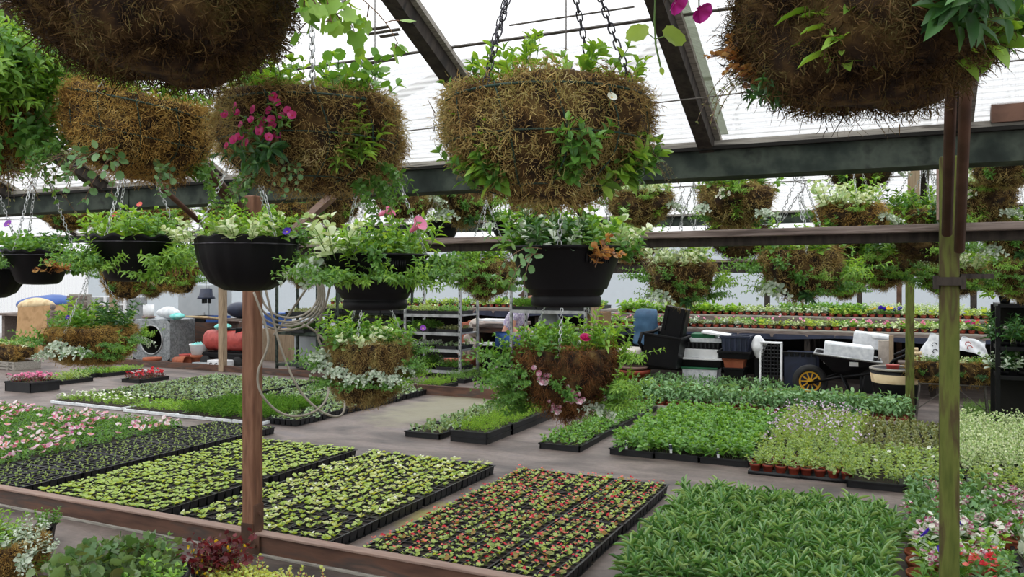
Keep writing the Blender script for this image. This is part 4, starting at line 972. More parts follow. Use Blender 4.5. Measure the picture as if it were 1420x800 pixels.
r1 = [(0, ('silver', 'dark')), (.36, ('lime', 'pale', 'dark')), (.62, ('pink', 'pale')), (.8, ('hot', 'salmon', 'pale'))]
r2 = [(0, ('grass', 'green')), (.3, ('silver', 'pale')), (.52, ('green', 'lime')), (.62, ('yellow', 'violet')), (.7, ('pale', 'lime'))]
for i in range(14):
    leaf_tray('tray of small plants behind the potted row on the front bench step', -3.85+.4*i, 11.88, ('grey', 'lamium_leaf', 'bedgreen')[i % 3], 'trays on the front bench step', z=.8, i=i, fs=(1, .75, .9))
    leaf_tray('tray of leafy plants behind the potted row on the rear bench step', -3.85+.4*i, 12.68, ('pale', 'lamium_leaf', 'vivid')[(i//3) % 3], 'trays on the rear bench step', z=.95, i=i, fs=(1, 1, .9))
    leaf_tray('tray of low green plants behind the small pots on the dark rear bench', -9.9+.4*i, 13.1, ('lamium_leaf', 'bedgreen', 'grey')[i % 3], 'trays on the dark rear bench', z=.98, i=i, fs=(1, .6, 1))
for k in range(1): bench_row(-4.0, 1.4, 11.62+.2*k, .8, r1, ' on the front bench step')
r3 = [(0, ('lime', 'green', 'silver')), (.6, ('grass', 'lime', 'pale'))]
for k in range(1): bench_row(-10.1, -4.4, 12.85+.2*k, .98, r3, ' on the dark rear bench behind the racks', .12)
for k in range(1): bench_row(-4.0, 1.7, 12.36+.2*k, .95, r2, ' on the rear bench step')
# ------------------------------------------------------------------ things standing about at the back
def at(px, v, z=0.0):
    Y = YV(px, v); u = UV(PX(px, 400, Y))[0]; return u
def zat(py, px, v): return EYE - (py-HY)/F*YV(px, v)
def B(t, name, mb, mats, bv=.006, smooth=False):
    o = obj(name, mb.mesh(name, mats, smooth), t)
    if bv: bevel(o, bv)
    return o
# galvanised box with a round mouth
V0 = 10.6; uc = at(228, V0); zb, zt = zat(497, 228, V0), zat(442, 228, V0); hh = zt-zb
t = thing('galvanised_tank', 'grey galvanised metal box with a large round opening', 'tank', W(uc, V0, 0), ROT+.06)
m = MB(); w, d = .86, .6; R0 = hh*.36; k = 40
ring = [(R0*math.cos(2*math.pi*i/k), R0*math.sin(2*math.pi*i/k)) for i in range(k)]
def sq(a):
    c, s = math.cos(a), math.sin(a); q = max(abs(c)/(w/2), abs(s)/(hh/2)); return c/q, s/q
V = [(x, -d/2, zb+hh/2+y) for x, y in ring] + [(sq(2*math.pi*i/k)[0], -d/2, zb+hh/2+sq(2*math.pi*i/k)[1]) for i in range(k)] + [(x, d*.3, zb+hh/2+y) for x, y in ring]
m.add(V, [(i, (i+1) % k, k+(i+1) % k, k+i) for i in range(k)], m=0); m.add(V, [(i, (i+1) % k, 2*k+(i+1) % k, 2*k+i) for i in range(k)], m=1)
m.add([(x, d*.3, zb+hh/2+y) for x, y in ring]+[(0, d*.3, zb+hh/2)], None, [(i, (i+1) % k, k) for i in range(k)], 1)
for sx in (-1, 1): m.quad((sx*w/2, -d/2, zb), (sx*w/2, d/2, zb), (sx*w/2, d/2, zt), (sx*w/2, -d/2, zt))
m.quad((-w/2, -d/2, zt), (w/2, -d/2, zt), (w/2, d/2, zt), (-w/2, d/2, zt)); m.quad((-w/2, d/2, zb), (w/2, d/2, zb), (w/2, d/2, zt), (-w/2, d/2, zt)); m.quad((-w/2, -d/2, zb), (w/2, -d/2, zb), (w/2, d/2, zb), (-w/2, d/2, zb))
obj('casing', m.mesh('casing', ['galvanised', 'dark_slot'], False), t)
m = MB(); m.tube([(x, -d/2-.006, zb+hh/2+y) for x, y in ring], .014, 0, 6, closed=True); obj('mouth_ring', m.mesh('mouth_ring', 'steel'), t)
m = MB(); m.box((0, 0, zb-.02), (w+.02, d+.02, .04)); obj('base_plate', m.mesh('base_plate', 'pipe_rust', False), t)
m = MB()
for sx in (-.36, .36):
    for sy in (-.22, .22): m.box((sx, sy, (zb-.04)/2), (.09, .09, zb-.04))
obj('foot', m.mesh('foot', 'old_wood', False), t)
def on(px, py, v): return at(px, v), v, zat(py, px, v)
u, v, z = on(206, 441, V0-.05); t = thing('white_roll', 'white paper roll standing on the left of the galvanised box', 'roll', W(u, v, z+.035), 0)
B(t, 'roll', MB().lathe([(.02, 0), (.095, 0), (.095, .21), (.03, .21), (.03, .05)], 24), 'white_plastic', 0, True)
t = thing('pink_saucer', 'dusty pink plastic saucer under the white paper roll', 'saucer', W(u, v, z), 0); B(t, 'dish', MB().lathe([(.001, .004), (.1, 0), (.13, .03), (.12, .032), (.1, .008)], 24), 'rail_top', 0, True)
def crumple(name, label, cat, p, r, mat, seed, flat=.5):
    rs = np.random.default_rng(seed); mb = MB(); k, n = 28, 14; V = []
    for i in range(n+1):
        a = math.pi*i/n
        for j in range(k):
            b = 2*math.pi*j/k; V.append((r*math.sin(a)*math.cos(b), r*math.sin(a)*math.sin(b), r*flat*math.cos(a)))
    V = np.array(V); nn = V/np.maximum(1e-6, np.linalg.norm(V, axis=1, keepdims=True)); V = V + nn*(lumps(V, seed, 9/r*.25, 9)*.17*r)[:, None]; V[:, 2] -= V[:, 2].min()
    mb.add(V, [(i*k+j, (i+1)*k+j, (i+1)*k+(j+1) % k, i*k+(j+1) % k) for i in range(n) for j in range(k)])
    o = obj(name, mb.mesh(name, mat), None, p); return tag(o, label, cat)
crumple('plastic_bag', 'crumpled pale plastic sheeting heaped on the galvanised box', 'bag', W(at(232, V0), V0+.02, zt), .2, 'polystyrene', 3, .45)
crumple('teal_bag', 'folded teal and white bag lying at the right end of the galvanised box', 'bag', W(at(252, V0), V0-.1, zt), .13, 'teal_cloth', 4, .45)
# cabinet and shelf behind
def cab(name, label, cat, px0, px1, py0, py1, v, dep, mat, parts=(), rz=0, z0=None):
    u0, u1 = at(px0, v), at(px1, v); za, zz = (zat(py1, (px0+px1)/2, v) if z0 is None else z0), zat(py0, (px0+px1)/2, v)
    t = thing(name, label, cat, W((u0+u1)/2, v, za), ROT+rz); w, h = abs(u1-u0), zz-za
    B(t, 'body', MB().box((0, dep/2, h/2), (w, dep, h)), mat)
    return t, w, h, dep
t, w, h, d = cab('metal_cabinet', 'tall grey metal cabinet standing behind the galvanised box', 'cabinet', 247, 291, 395, 500, 12.2, .6, 'cabinet_grey', z0=0)
B(t, 'door', MB().box((0, -.012, h/2), (w*.94, .02, h*.96)), 'cabinet_grey', .004); B(t, 'handle', MB().box((w*.36, -.03, h*.55), (.015, .02, .12)), 'steel', 0)
t, w, h, d = cab('storage_shelf', 'low dark timber shelf between the galvanised box and the pale post', 'shelf', 264, 312, 447, 505, 11.2, .5, 'rail_rust', z0=0)
for a, b, mt, lb in ((268, 284, 'black_plastic', 'black plastic crate on the dark timber shelf'), (285, 303, 'blue_plastic', 'small blue crate on the dark timber shelf, right of the black one')):
    u0, u1 = at(a, 11.2), at(b, 11.2); zz = zat(447, 285, 11.2); t = thing('crate', lb, 'crate', W((u0+u1)/2, 11.35, zz), ROT); w = abs(u1-u0)
    m = MB(); H = .12
    for sx in (-1, 1): m.box((sx*(w/2-.005), 0, H/2), (.01, .3, H))
    m.box((0, .145, H/2), (w, .01, H)); m.box((0, -.145, H*.2), (w, .01, H*.4)); m.box((0, -.145, H*.92), (w, .01, H*.16)); m.box((0, 0, .005), (w, .3, .01))
    for i in range(6): m.box((-w/2+w*(i+.5)/6, -.145, H/2), (.012, .01, H))
    B(t, 'shell', m, mt, 0)
V1 = 10.3
o = uvobj('cream_board', MB().box((at(284, V1+.5), V1+.55, .78), (.55, .5, .03), 0, 0, -.12), 'cream_sheet', label='cream board lying tilted above the red cylinder', cat='board')
# red cylinder on a wheeled cart
uc = at(318, V1); t = thing('space_heater', 'red horizontal cylinder machine on a dark wheeled cart', 'machine', W(uc, V1, 0), ROT+.05)
zc = zat(472, 318, V1); m = MB(); 
prof = [(.0, -.42), (.17, -.42), (.175, -.38), (.175, .38), (.17, .42), (.15, .43), (.13, .40), (.0, .40)]
A = MB().lathe([(max(r, .001), z) for r, z in prof], 28); m.merge(A, Matrix.Translation((0, 0, zc)) @ Matrix.Rotation(math.pi/2, 4, 'Y')); B(t, 'barrel', m, 'red_paint', 0, True)
A = MB().lathe([(.001, .44), (.1, .435), (.12, .42), (.12, .39)], 24); m = MB().merge(A, Matrix.Translation((0, 0, zc)) @ Matrix.Rotation(math.pi/2, 4, 'Y')); B(t, 'nose_cap', m, 'rubber', 0, True)
m = MB(); m.box((0, 0, zc-.24), (.95, .34, .1)); m.box((0, 0, zc-.36), (.95, .36, .08)); m.box((.0, 0, zc-.19), (.6, .1, .06)); B(t, 'cart_frame', m, 'black_plastic', .02)
for sx in (-.33, .35):
    for sy in (-.2, .2):
        A = MB().lathe([(.001, -.025), (.09, -.025), (.1, -.015), (.1, .015), (.09, .025), (.001, .025)], 20); B(t, 'wheel', MB().merge(A, Matrix.Translation((sx, sy, .1)) @ Matrix.Rotation(math.pi/2, 4, 'X')), 'rubber', 0, True)
m = MB(); m.box((-.0, -.02, zc+.19), (.28, .12, .03), 0, .3); m.box((.25, -.05, zc+.17), (.1, .1, .1), 0, .5); B(t, 'motor_housing', m, 'black_plastic', .01)
crumple('blue_rag', 'pale blue cloth draped over the red cylinder', 'cloth', W(uc-.12, V1-.05, zc+.16), .14, 'teal_cloth', 6, .35)
crumple('dark_jacket', 'dark crumpled jacket lying above the red cylinder next to the rust brown post', 'cloth', W(at(333, V1+.5), V1+.5, .79), .24, 'navy_plastic', 7, .5)
o = uvobj('side_table', MB().box((at(333, V1+.5), V1+.5, .77), (.5, .4, .04)).box((at(333, V1+.5)-.2, V1+.5, .375), (.05, .3, .75)).box((at(333, V1+.5)+.2, V1+.5, .375), (.05, .3, .75)), 'old_wood', label='small timber table behind the red cylinder', cat='table')
# buckets and pots before the galvanised box
def lathe_thing(name, label, cat, px, py, v, prof, mat, k=24, lift=0, rz=0, part='shell'):
    u = at(px, v); t = thing(name, label, cat, W(u, v, lift), ROT); o = B(t, part, MB().lathe(prof, k), mat, 0, True); return t
RB = .13
lathe_thing('terracotta_pot', 'terracotta pot carrying the teal bucket, right of the galvanised box', 'pot', 276, 502, 10.15, [(.001, .0), (.1, 0), (.125, .15), (.14, .15), (.145, .2), (.125, .2), (.1, .05), (.001, .05)], 'terracotta')
t = lathe_thing('bucket', 'white bucket stuffed with teal cloth, set on a terracotta pot', 'bucket', 276, 488, 10.15, [(.001, 0), (.12, 0), (.155, .17), (.165, .18), (.15, .18), (.12, .05), (.001, .05)], 'white_plastic', lift=.2)
rs = np.random.default_rng(5); m = MB(); k = 24; V = []
for i in range(8):
    for j in range(k): r = .15*(1-i/8); V.append((r*math.cos(2*math.pi*j/k), r*math.sin(2*math.pi*j/k), .15+.05*math.sqrt(i/8)+rs.normal(0, .012)))
m.add(V, [(i*k+j, i*k+(j+1) % k, (i+1)*k+(j+1) % k, (i+1)*k+j) for i in range(7) for j in range(k)]); B(t, 'teal_lining', m, 'teal_cloth', 0, True)
lathe_thing('red_pot', 'small bright red pot tucked left of the bucket on its terracotta pot', 'pot', 258, 500, 10.25, [(.001, 0), (.09, 0), (.11, .16), (.12, .18), (.1, .18), (.001, .1)], 'red_paint')
lathe_thing('terracotta_bowl', 'shallow terracotta pot in front of the galvanised box', 'pot', 211, 512, 9.88, [(.001, 0), (.1, 0), (.13, .09), (.15, .09), (.155, .14), (.13, .14), (.001, .07)], 'terracotta')
u = at(248, 9.9); t = thing('orange_tub', 'orange tub lying on its side before the edging board, left of the grey box', 'tub', W(u, 9.95, .09), ROT)
A = MB().lathe([(.001, -.14), (.075, -.14), (.1, .14), (.085, .14), (.07, 0), (.001, 0)], 20); B(t, 'shell', MB().merge(A, Matrix.Rotation(math.pi/2, 4, 'Y')), 'terracotta', 0, True)
cab('grey_box', 'flat grey box lying between the orange tub and the white box', 'box', 266, 287, 503, 514, 9.95, .25, 'cabinet_grey', z0=.0)
t, w, h, d = cab('white_box', 'white box with dark printed marks, right of the flat grey box', 'box', 287, 314, 500, 515, 9.93, .25, 'white_plastic', z0=.0)
m = MB()
for i in range(3):
    x = -w*.3+w*.28*i; m.tube([(x+.03*math.cos(a), -.004, h*.5+.035*math.sin(a)) for a in (.6, 1.4, 2.4, 3.4, 4.4, 5.3)], .006, 0, 4)
B(t, 'printed_marks', m, 'ink', 0)
t, w, h, d = cab('black_tray', 'black plastic tray of oddments left of the shallow terracotta pot', 'tray', 172, 200, 503, 511, 10.0, .3, 'black_plastic', z0=.0)
# black pot hanging upside down beside the cabinet
p = PX(286, 414, YV(286, 9.0)); t = thing('hanging_sprayer', 'dark purple-grey plastic pot hanging upside down left of the pale post', 'pot', p, 0)
B(t, 'shell', MB().lathe([(.1, 0), (.13, -.0), (.12, .03), (.1, .05), (.085, .15), (.001, .155)], 24), 'navy_plastic', 0, True)
m = MB()
for a in (0, 2.1, 4.2): m.box((.05*math.cos(a), .05*math.sin(a), -.03), (.04, .04, .08))
B(t, 'foot', m, 'black_plastic', .004); B(t, 'cord', MB().tube([(0, 0, .15), (0, 0, .7)], .004, 0, 5), 'wire_rust', 0)
# left: planter box with moss, board, finial posts, tarpaulins
VL = 8.6; uc = at(14, VL); zt2 = zat(499, 14, VL); t = thing('timber_planter', 'whitewashed timber planter box at the far left edge', 'planter', W(uc, VL, 0), ROT)
m = MB(); w = .92
for i in range(3): m.box((0, -.2, zt2*(i+.5)/3), (w, .03, zt2/3-.008))
m.box((0, .2, zt2/2), (w, .03, zt2)); 
for sx in (-1, 1): m.box((sx*w/2, 0, zt2/2), (.03, .43, zt2))
B(t, 'boards', m, 'grey_wood', .004); m = MB()
for sx in (-w/2+.02, w/2-.02, .28): m.box((sx, -.222, zt2/2), (.06, .02, zt2))
B(t, 'corner_batten', m, 'grey_wood', .003)
t = thing('moss_trough', 'golden moss trough planted with pale flowers, sitting on the whitewashed planter', 'trough', W(uc+.05, VL-.02, zt2+.0), ROT)
obj('moss_lining', MOSS['trough'], t, scale=(1.3, 1.2, 1.25))
for i in range(7):
    obj('plant', PL[('top_varieg0', 'top_lance1', 'top_round0')[i % 3]], t, (-.42+.14*i, rnd.uniform(-.05, .05), .24), (0, 0, i))
o = uvobj('plywood_board', MB().box((at(56, 10.6), 10.6, zat(450, 55, 10.6)-.2), (1.5, .025, 1.15), 0, 0, -.12, -.06), 'board_brown', label='large brown plywood board leaning behind the left moss basket', cat='board')
for px, v, py, lb in ((73, 10.0, 424, 'timber post with a ball finial beside the brown plywood board'), (145, 10.9, 426, 'second finial post, rising behind the left moss basket plants')):
    zt3 = zat(py, px, v); t = thing('finial_post', lb, 'post', W(at(px, v), v, 0), ROT); B(t, 'shaft', MB().box((0, 0, (zt3-.11)/2), (.14 if px < 100 else .09, .14, zt3-.11)), 'old_wood')
    B(t, 'finial', MB().lathe([(.001, zt3+.03), (.035, zt3+.02), (.05, zt3-.02), (.04, zt3-.06), (.02, zt3-.075), (.06, zt3-.1), (.06, zt3-.12)], 20), 'old_wood', 0, True)
crumple('tarpaulin', 'blue tarpaulin heaped behind the brown plywood board', 'tarpaulin', W(at(62, 12.4), 12.4, .69), .6, 'blue_plastic', 8, .32)
crumple('dust_sheet', 'cream dust sheet bundle beside the blue tarpaulin', 'sheet', W(at(52, 11.9), 11.9, .69), .36, 'cream_sheet', 9, .45)
o = uvobj('stack_table', MB().box((at(60, 12.2), 12.2, .66), (2.2, .9, .05)).box((at(60, 12.2)-.9, 12.2, .32), (.1, .7, .64)).box((at(60, 12.2)+.9, 12.2, .32), (.1, .7, .64)), 'old_wood', label='rough timber table under the tarpaulin and dust sheet', cat='table')
t, w, h, d = cab('slatted_pallet', 'stack of grey slatted panels behind the left moss basket', 'panel', 95, 120, 408, 500, 11.2, .12, 'grey_wood', z0=0)
m = MB()
for i in range(9): m.box((0, -.02, h*(i+.5)/9), (w*1.05, .02, h/9*.55))
B(t, 'slat', m, 'old_wood', .003)
t, w, h, d = cab('shelving_unit', 'white metal shelving with piled sheets, left of the galvanised box', 'shelving', 122, 176, 412, 500, 11.6, .5, 'steel', z0=0)
m = MB()
for i in range(4): m.box((0, -.04, h*(.45+.14*i)), (w*1.04, .05, .03))
for sx in (-1, 0, 1): m.box((sx*w*.5, -.05, h/2), (.05, .04, h))
B(t, 'shelf', m, 'white_plastic', .003); B(t, 'red_rail', MB().box((-w*.2, -.07, h*.62), (w*.6, .03, .04)), 'red_paint', 0)
# trolley racks
def rack(label, px0, px1, v, pys, dep, ztop, posts=None, mat='steel', rz=0):
    u0, u1 = at(px0, v), at(px1, v); w = abs(u1-u0); t = thing('trolley_rack', label, 'rack', W((u0+u1)/2, v, 0), ROT+rz); pc = (px0+px1)/2
    for sx in (-1, 1):
        for y in (0, dep):
            m = MB(); m.box((sx*w/2, y, ztop/2), (.035, .035, ztop), 0)
            for i in range(int(ztop/.09)): m.box((sx*w/2, y-.018, .06+.09*i), (.012, .004, .03), 1)
            B(t, 'upright', m, [mat, 'dark_slot'], 0)
    zs = []
    for py in pys:
        z = zat(py, pc, v); zs.append(z); m = MB(); m.box((0, dep/2, z), (w, dep+.03, .02), 0); m.box((0, -.012, z-.006), (w, .012, .045), 0); B(t, 'shelf', m, mat, 0)
    return t, w, zs, (u0+u1)/2
t, w, zs, uc = rack('galvanised trolley rack with plants on four shelves beside the bare path', 562, 638, 10.6, (437, 462, 485, 514), .55, 1.5)
for i, (z, keys) in enumerate(zip(zs, (('lamium_green', 'bedgreen'), ('grass', 'bronze'), ('silver', 'grey'), ('vivid', 'bedgreen')))):
    for j, k in enumerate(keys):
        leaf_tray(f'{("small leafy","low mixed")[j]} plant tray on the {("top","second","third","bottom")[i]} shelf of the four-shelf rack, {"left" if j == 0 else "right"} side', uc-w*.25+w*.5*j, 10.85, k, None, z=z+.01, i=i+j)
t, w, zs, uc2 = rack('dark trolley rack behind the coiled hose with empty trays', 384, 440, 10.2, (438, 462, 506), .5, 1.75, mat='gutter_metal')
for i, (z, k) in enumerate(zip(zs[:2], ('bronze', 'grass'))): leaf_tray(f'low plant tray on the {("upper","middle")[i]} shelf of the dark rack behind the hose', uc2, 10.4, k, None, z=z+.01)
t, w, zs, uc3 = rack('wide grey rack seen behind the black pot and pink mimulus', 445, 548, 11.0, (434, 446, 470), .5, 1.35, mat='gutter_metal')
for j in range(4): leaf_tray('yellow-green leafy tray on the wide grey rack behind the bucket-shaped pot', uc3-.45+.38*j, 11.2, ('lamium_green', 'green_low')[j % 2], 'trays on the wide grey rack', z=zs[0]+.01, i=j)
for j in range(3): leaf_tray('dull low tray on the middle shelf of the wide grey rack', uc3-.4+.38*j, 11.2, 'bronze', 'middle shelf trays on the wide grey rack', z=zs[1]+.01, i=j)
t, w, zs, uc4 = rack('steel trolley rack in front of the stooping person', 709, 812, 10.4, (432, 464), .5, 1.55, mat='steel')
for j in range(3): leaf_tray('dark green tray on the top shelf of the rack by the stooping person', uc4-.36+.38*j, 10.65, ('grass', 'vivid', 'bronze')[j], 'top shelf trays by the person', z=zs[0]+.01, i=j)
for j in range(2): leaf_tray('dark tray on the lower shelf of the rack by the stooping person', uc4+.0+.38*j, 10.65, 'bronze', 'lower shelf trays by the person', z=zs[1]+.01, i=j)
crumple('grey_sack', 'dull grey sack sitting on the lower shelf of the rack by the person', 'sack', W(uc4-.12, 10.75, zs[1]+.01), .14, 'cabinet_grey', 12, .95)
t, w, h, d = cab('wicker_hamper', 'brown slatted hamper on the rack left of the pale post', 'hamper', 812, 836, 433, 455, 10.55, .35, 'tan_weave'); B(t, 'side_band', MB().box((0, -.006, h*.5), (w*1.01, .012, h*.12)).box((0, -.006, h*.9), (w*1.01, .012, h*.1)), 'old_wood', .002)
o = uvobj('rack_table', MB().box((at(826, 10.55)+.03, 10.75, zat(455, 824, 10.55)-.015), (.27, .5, .03)).box((at(826, 10.55)-.08, 10.75, .38), (.03, .4, .75)).box((at(826, 10.55)+.13, 10.75, .38), (.03, .4, .75)), 'gutter_metal', label='small dark stand under the brown slatted hamper', cat='stand')
# crates by the hose
t, w, h, d = cab('blue_tub', 'tall blue plastic tub behind the hose, right of the rust brown post', 'tub', 366, 387, 434, 456, 11.5, .35, 'blue_plastic')
cab('wood_crate', 'orange-brown timber crate under the blue plastic tub', 'crate', 364, 402, 456, 492, 11.4, .5, 'pale_wood', z0=0)
t, w, h, d = cab('grey_bin', 'pale grey storage bin on the ground behind the hose', 'bin', 408, 438, 466, 510, 10.9, .4, 'cabinet_grey', z0=0); B(t, 'lid', MB().box((0, .2, h+.015), (w*1.08, .46, .03)), 'gutter_metal', .006)
# hutch, stones, bricks and tub
VH = 11.6; ua, ub = at(663, VH), at(712, VH); w = abs(ub-ua); zt4 = zat(452, 685, VH); t = thing('timber_hutch', 'dark red-brown open timber hutch right of the stones', 'hutch', W((ua+ub)/2, VH, 0), ROT)
for sx in (-1, 1): B(t, 'side_panel', MB().box((sx*w/2, .25, zt4/2), (.06, .5, zt4)), 'rail_rust', .004)
B(t, 'back_panel', MB().box((0, .48, zt4/2), (w, .03, zt4)), 'dark_slot', 0); B(t, 'roof_board', MB().box((0, .22, zt4+.02), (w+.14, .6, .05), 0, 0, .06), 'old_wood', .004); B(t, 'lintel', MB().box((0, -.01, zt4-.06), (w, .04, .1)), 'rail_rust', .003)
o = uvobj('white_plank', MB().box(((ua+ub)/2+.1, VH-.05, zt4+.1), (.62, .25, .03)), 'white_plastic', label='white plank lying on top of the timber hutch', cat='plank'); 
u = at(683, VH-.35); zz = zat(478, 683, VH-.35); t = thing('black_tub', 'black tub with a white lid inside the timber hutch mouth', 'tub', W(u, VH-.2, 0), ROT); B(t, 'body', MB().box((0, 0, (zz-.02)/2), (.36, .3, zz-.02), taper=.85), 'black_plastic', .01); B(t, 'lid', MB().box((-.02, -.01, zz), (.46, .36, .035)), 'white_plastic', .008)
o = tag(obj('leaning_plank', MB().box((0, 0, 0), (.62, .07, .03), 0, 0, 0, -.55).mesh('leaning_plank', 'grey_wood', False), None, W(at(695, 11.0), 11.0, .19), (0, 0, ROT)), 'grey plank leaning up from the ground beside the black tub with white lid', 'plank')
for i, (px, py, r, fl_) in enumerate(((646, 484, .16, .8), (657, 457, .15, 1.0), (657, 488, .13, 1.2), (648, 470, .1, .9))):
    z = zat(py, px, 11.9); crumple('rubble_stone', ('round pale stone at the foot of the stone pile', 'tall pale stone leaning near the top of the stone pile', 'narrow grey stone against the hutch side', 'small stone wedged in the middle of the stone pile')[i], 'stone', W(at(px, 11.9), 11.9+.1*(i % 2), z-r*.9), r, 'stone', 20+i, fl_)
for i, (px, py, dx) in enumerate(((652, 450, .2), (661, 449, .24), (650, 462, .22), (652, 500, .5), (648, 508, .55))):
    o = uvobj('brick', MB().box((at(px, 12.1), 12.1-.35*(py > 490), zat(py, px, 12.1)), (dx, .2, .12 if py > 490 else .1), 0, 0, 0, (-.1, .05, .5, 0, 0)[i]), 'brick', label=('small pinkish brick at the top left of the stone pile', 'orange brick at the top of the stone pile beside the white plank', 'tilted red brick on the left of the stone pile', 'long pink block below the round pale stone', 'lowest long pink block under the stone pile')[i], cat='brick'); bevel(o, .01)
cab('brick_pier', 'low rubble pier supporting the stone pile left of the hutch', 'pier', 640, 664, 452, 515, 12.25, .35, 'brick', z0=0)
# ---- right side: chair, tubs, crates, wheelbarrow
VC = 10.95
def R3(t, sub, mb, mats, bv=.006, smooth=False): return B(t, sub, mb, mats, bv, smooth)
u = at(880, VC); t = thing('office_chair', 'worn blue office chair with armrests among the black tubs', 'chair', W(u, VC, 0), ROT-.35); sz = zat(484, 880, VC)
m = MB(); V = []; n = 10
bk = MB()
for i in range(n+1):
    f = i/n; z = sz+.04+f*.52; y = .2+.1*f+.03*math.sin(f*6); wd = .2+.02*math.sin(f*3.1)-.05*max(0, f-.8)*4*.6; th = .05+.02*math.sin(f*9.4)**2
    V += [(-wd, y-th, z), (0, y-th+.025, z), (wd, y-th, z), (wd, y+th, z), (0, y+th, z), (-wd, y+th, z)]
Q = [(6*i+j, 6*i+(j+1) % 6, 6*i+6+(j+1) % 6, 6*i+6+j) for i in range(n) for j in range(6)]
bk.add(V, Q+[(0, 5, 4, 1), (1, 4, 3, 2), (6*n, 6*n+1, 6*n+4, 6*n+5), (6*n+1, 6*n+2, 6*n+3, 6*n+4)]); o = B(t, 'backrest', bk, 'seat_blue', 0, True); o.modifiers.new('soft', 'SUBSURF').render_levels = 1
o = B(t, 'seat', MB().box((0, -.05, sz-.03), (.46, .46, .1)), 'fabric_white', .03)
for sx in (-1, 1): B(t, 'armrest', MB().tube([(sx*.25, .2, sz+.28), (sx*.27, .05, sz+.25), (sx*.27, -.2, sz+.24), (sx*.26, -.24, sz+.12), (sx*.24, -.1, sz-.02)], .025, 0, 8), 'black_plastic', 0, True)
m = MB(); m.tube([(0, 0, .1), (0, 0, sz-.08)], .03, 0, 10)
for i in range(5): a = i*1.257; m.tube([(0, 0, .13), (.28*math.cos(a), .28*math.sin(a), .07)], .02, 0, 6)
B(t, 'base', m, 'black_plastic', 0, True)
m = MB()
lathe_thing('terracotta_pot', 'large brown terracotta pot standing below the blue office chair', 'pot', 879, 515, 10.75, [(.001, 0), (.15, 0), (.21, .2), (.225, .2), (.23, .25), (.2, .25), (.001, .12)], 'red_pot')
lathe_thing('pot_saucer', 'pink plastic saucer stacked on the large terracotta pot', 'saucer', 879, 494, 10.75, [(.001, 0), (.14, 0), (.2, .04), (.18, .045), (.001, .015)], 'rail_top', lift=.25)
def tub(label, px0, px1, py0, py1, v, dep, mat, tilt=0, rz=0, tp=.88, name='plastic_tub', z0=None, rib=0, cat='tub'):
    u0, u1 = at(px0, v), at(px1, v); pc = (px0+px1)/2; za = max(0, zat(py1, pc, v)) if z0 is None else z0; w = abs(u1-u0); h = zat(py0, pc, v)-za
    t = thing(name, label, cat, W((u0+u1)/2, v, za), rot=(0, tilt, ROT+rz)); m = MB(); a, b = w/2, dep/2; T = .012
    V = [(-a*tp, -b*tp, 0), (a*tp, -b*tp, 0), (a*tp, b*tp, 0), (-a*tp, b*tp, 0), (-a, -b, h), (a, -b, h), (a, b, h), (-a, b, h)]
    I = [(x*.94, y*.94, z if z else .02) for x, y, z in V]
    m.add(V+I, [(0, 1, 5, 4), (1, 2, 6, 5), (2, 3, 7, 6), (3, 0, 4, 7), (0, 3, 2, 1), (8, 12, 13, 9), (9, 13, 14, 10), (10, 14, 15, 11), (11, 15, 12, 8), (8, 9, 10, 11), (4, 5, 13, 12), (5, 6, 14, 13), (6, 7, 15, 14), (7, 4, 12, 15)])
    B(t, 'shell', m, mat, .004); r = MB()
    for (x, y, dx, dy) in ((0, -b, w+.03, .025), (0, b, w+.03, .025), (-a, 0, .025, dep), (a, 0, .025, dep)): r.box((x, y, h), (dx, dy, .03))
    B(t, 'rim', r, mat, .004)
    if rib:
        g = MB()
        for i in range(rib): f = -a+w*(i+.5)/rib; g.box((f*.96, -b*.95, h*.5), (.02, .02, h*.9))
        B(t, 'rib', g, mat, 0)
    return t
tub('wide black plastic tub holding the leaning black box, right of the office chair', 896, 946, 464, 506, VC, .55, 'black_plastic', .12)
o = tag(obj('black_box', MB().box((0, 0, .24), (.3, .22, .48)).box((.12, -.115, .24), (.015, .02, .48)).box((-.1, -.115, .3), (.015, .02, .3)).mesh('black_box', 'black_plastic', False), None, W(at(930, VC), VC+.05, zat(474, 930, VC)), (0, .2, ROT)), 'black box standing tilted in the wide black tub', 'box'); bevel(o, .012)
# stack of white and green boxes
VS = 11.05; zprev = 0
stk = [(945, 993, 512, 540, 'polystyrene', 'white foam box with green lid at the bottom of the box stack', 'green_plastic'), (940, 1000, 499, 508, 'black_plastic', 'flat black tray in the lower half of the box stack', 'white_plastic'), (945, 995, 484, 498, 'white_plastic', 'long white box in the middle of the box stack', None), (952, 998, 475, 482, 'black_plastic', 'black slotted tray above the long white box', None), (955, 1002, 469, 475, 'polystyrene', 'white lid near the top of the box stack', None), (957, 990, 463, 468, 'green_plastic', 'dark green lid topping the box stack', None)]
for (a, b, y0, y1, mt, lb, lid) in stk:
    pc = (a+b)/2; u0, u1 = at(a, VS), at(b, VS); zz0 = zprev; zz1 = zat(y0, pc, VS); zprev = zz1 + (.03 if lid else 0)
    t = thing('storage_box', lb, 'box', W((u0+u1)/2, VS+.2, zz0), ROT+rnd.uniform(-.06, .06)); w = abs(u1-u0); h = zz1-zz0
    B(t, 'body', MB().box((0, 0, h/2), (w, .4, h), taper=.95), mt, .008)
    if lid: B(t, 'lid', MB().box((0, 0, h+.014), (w*1.05, .43, .028)), lid, .006)
    if 'slotted' in lb:
        g = MB()
        for i in range(8): g.box((-w*.44+w*.125*i, -.2, h/2), (.02, .012, h*.7))
        B(t, 'slot', g, 'tray_plastic', 0)
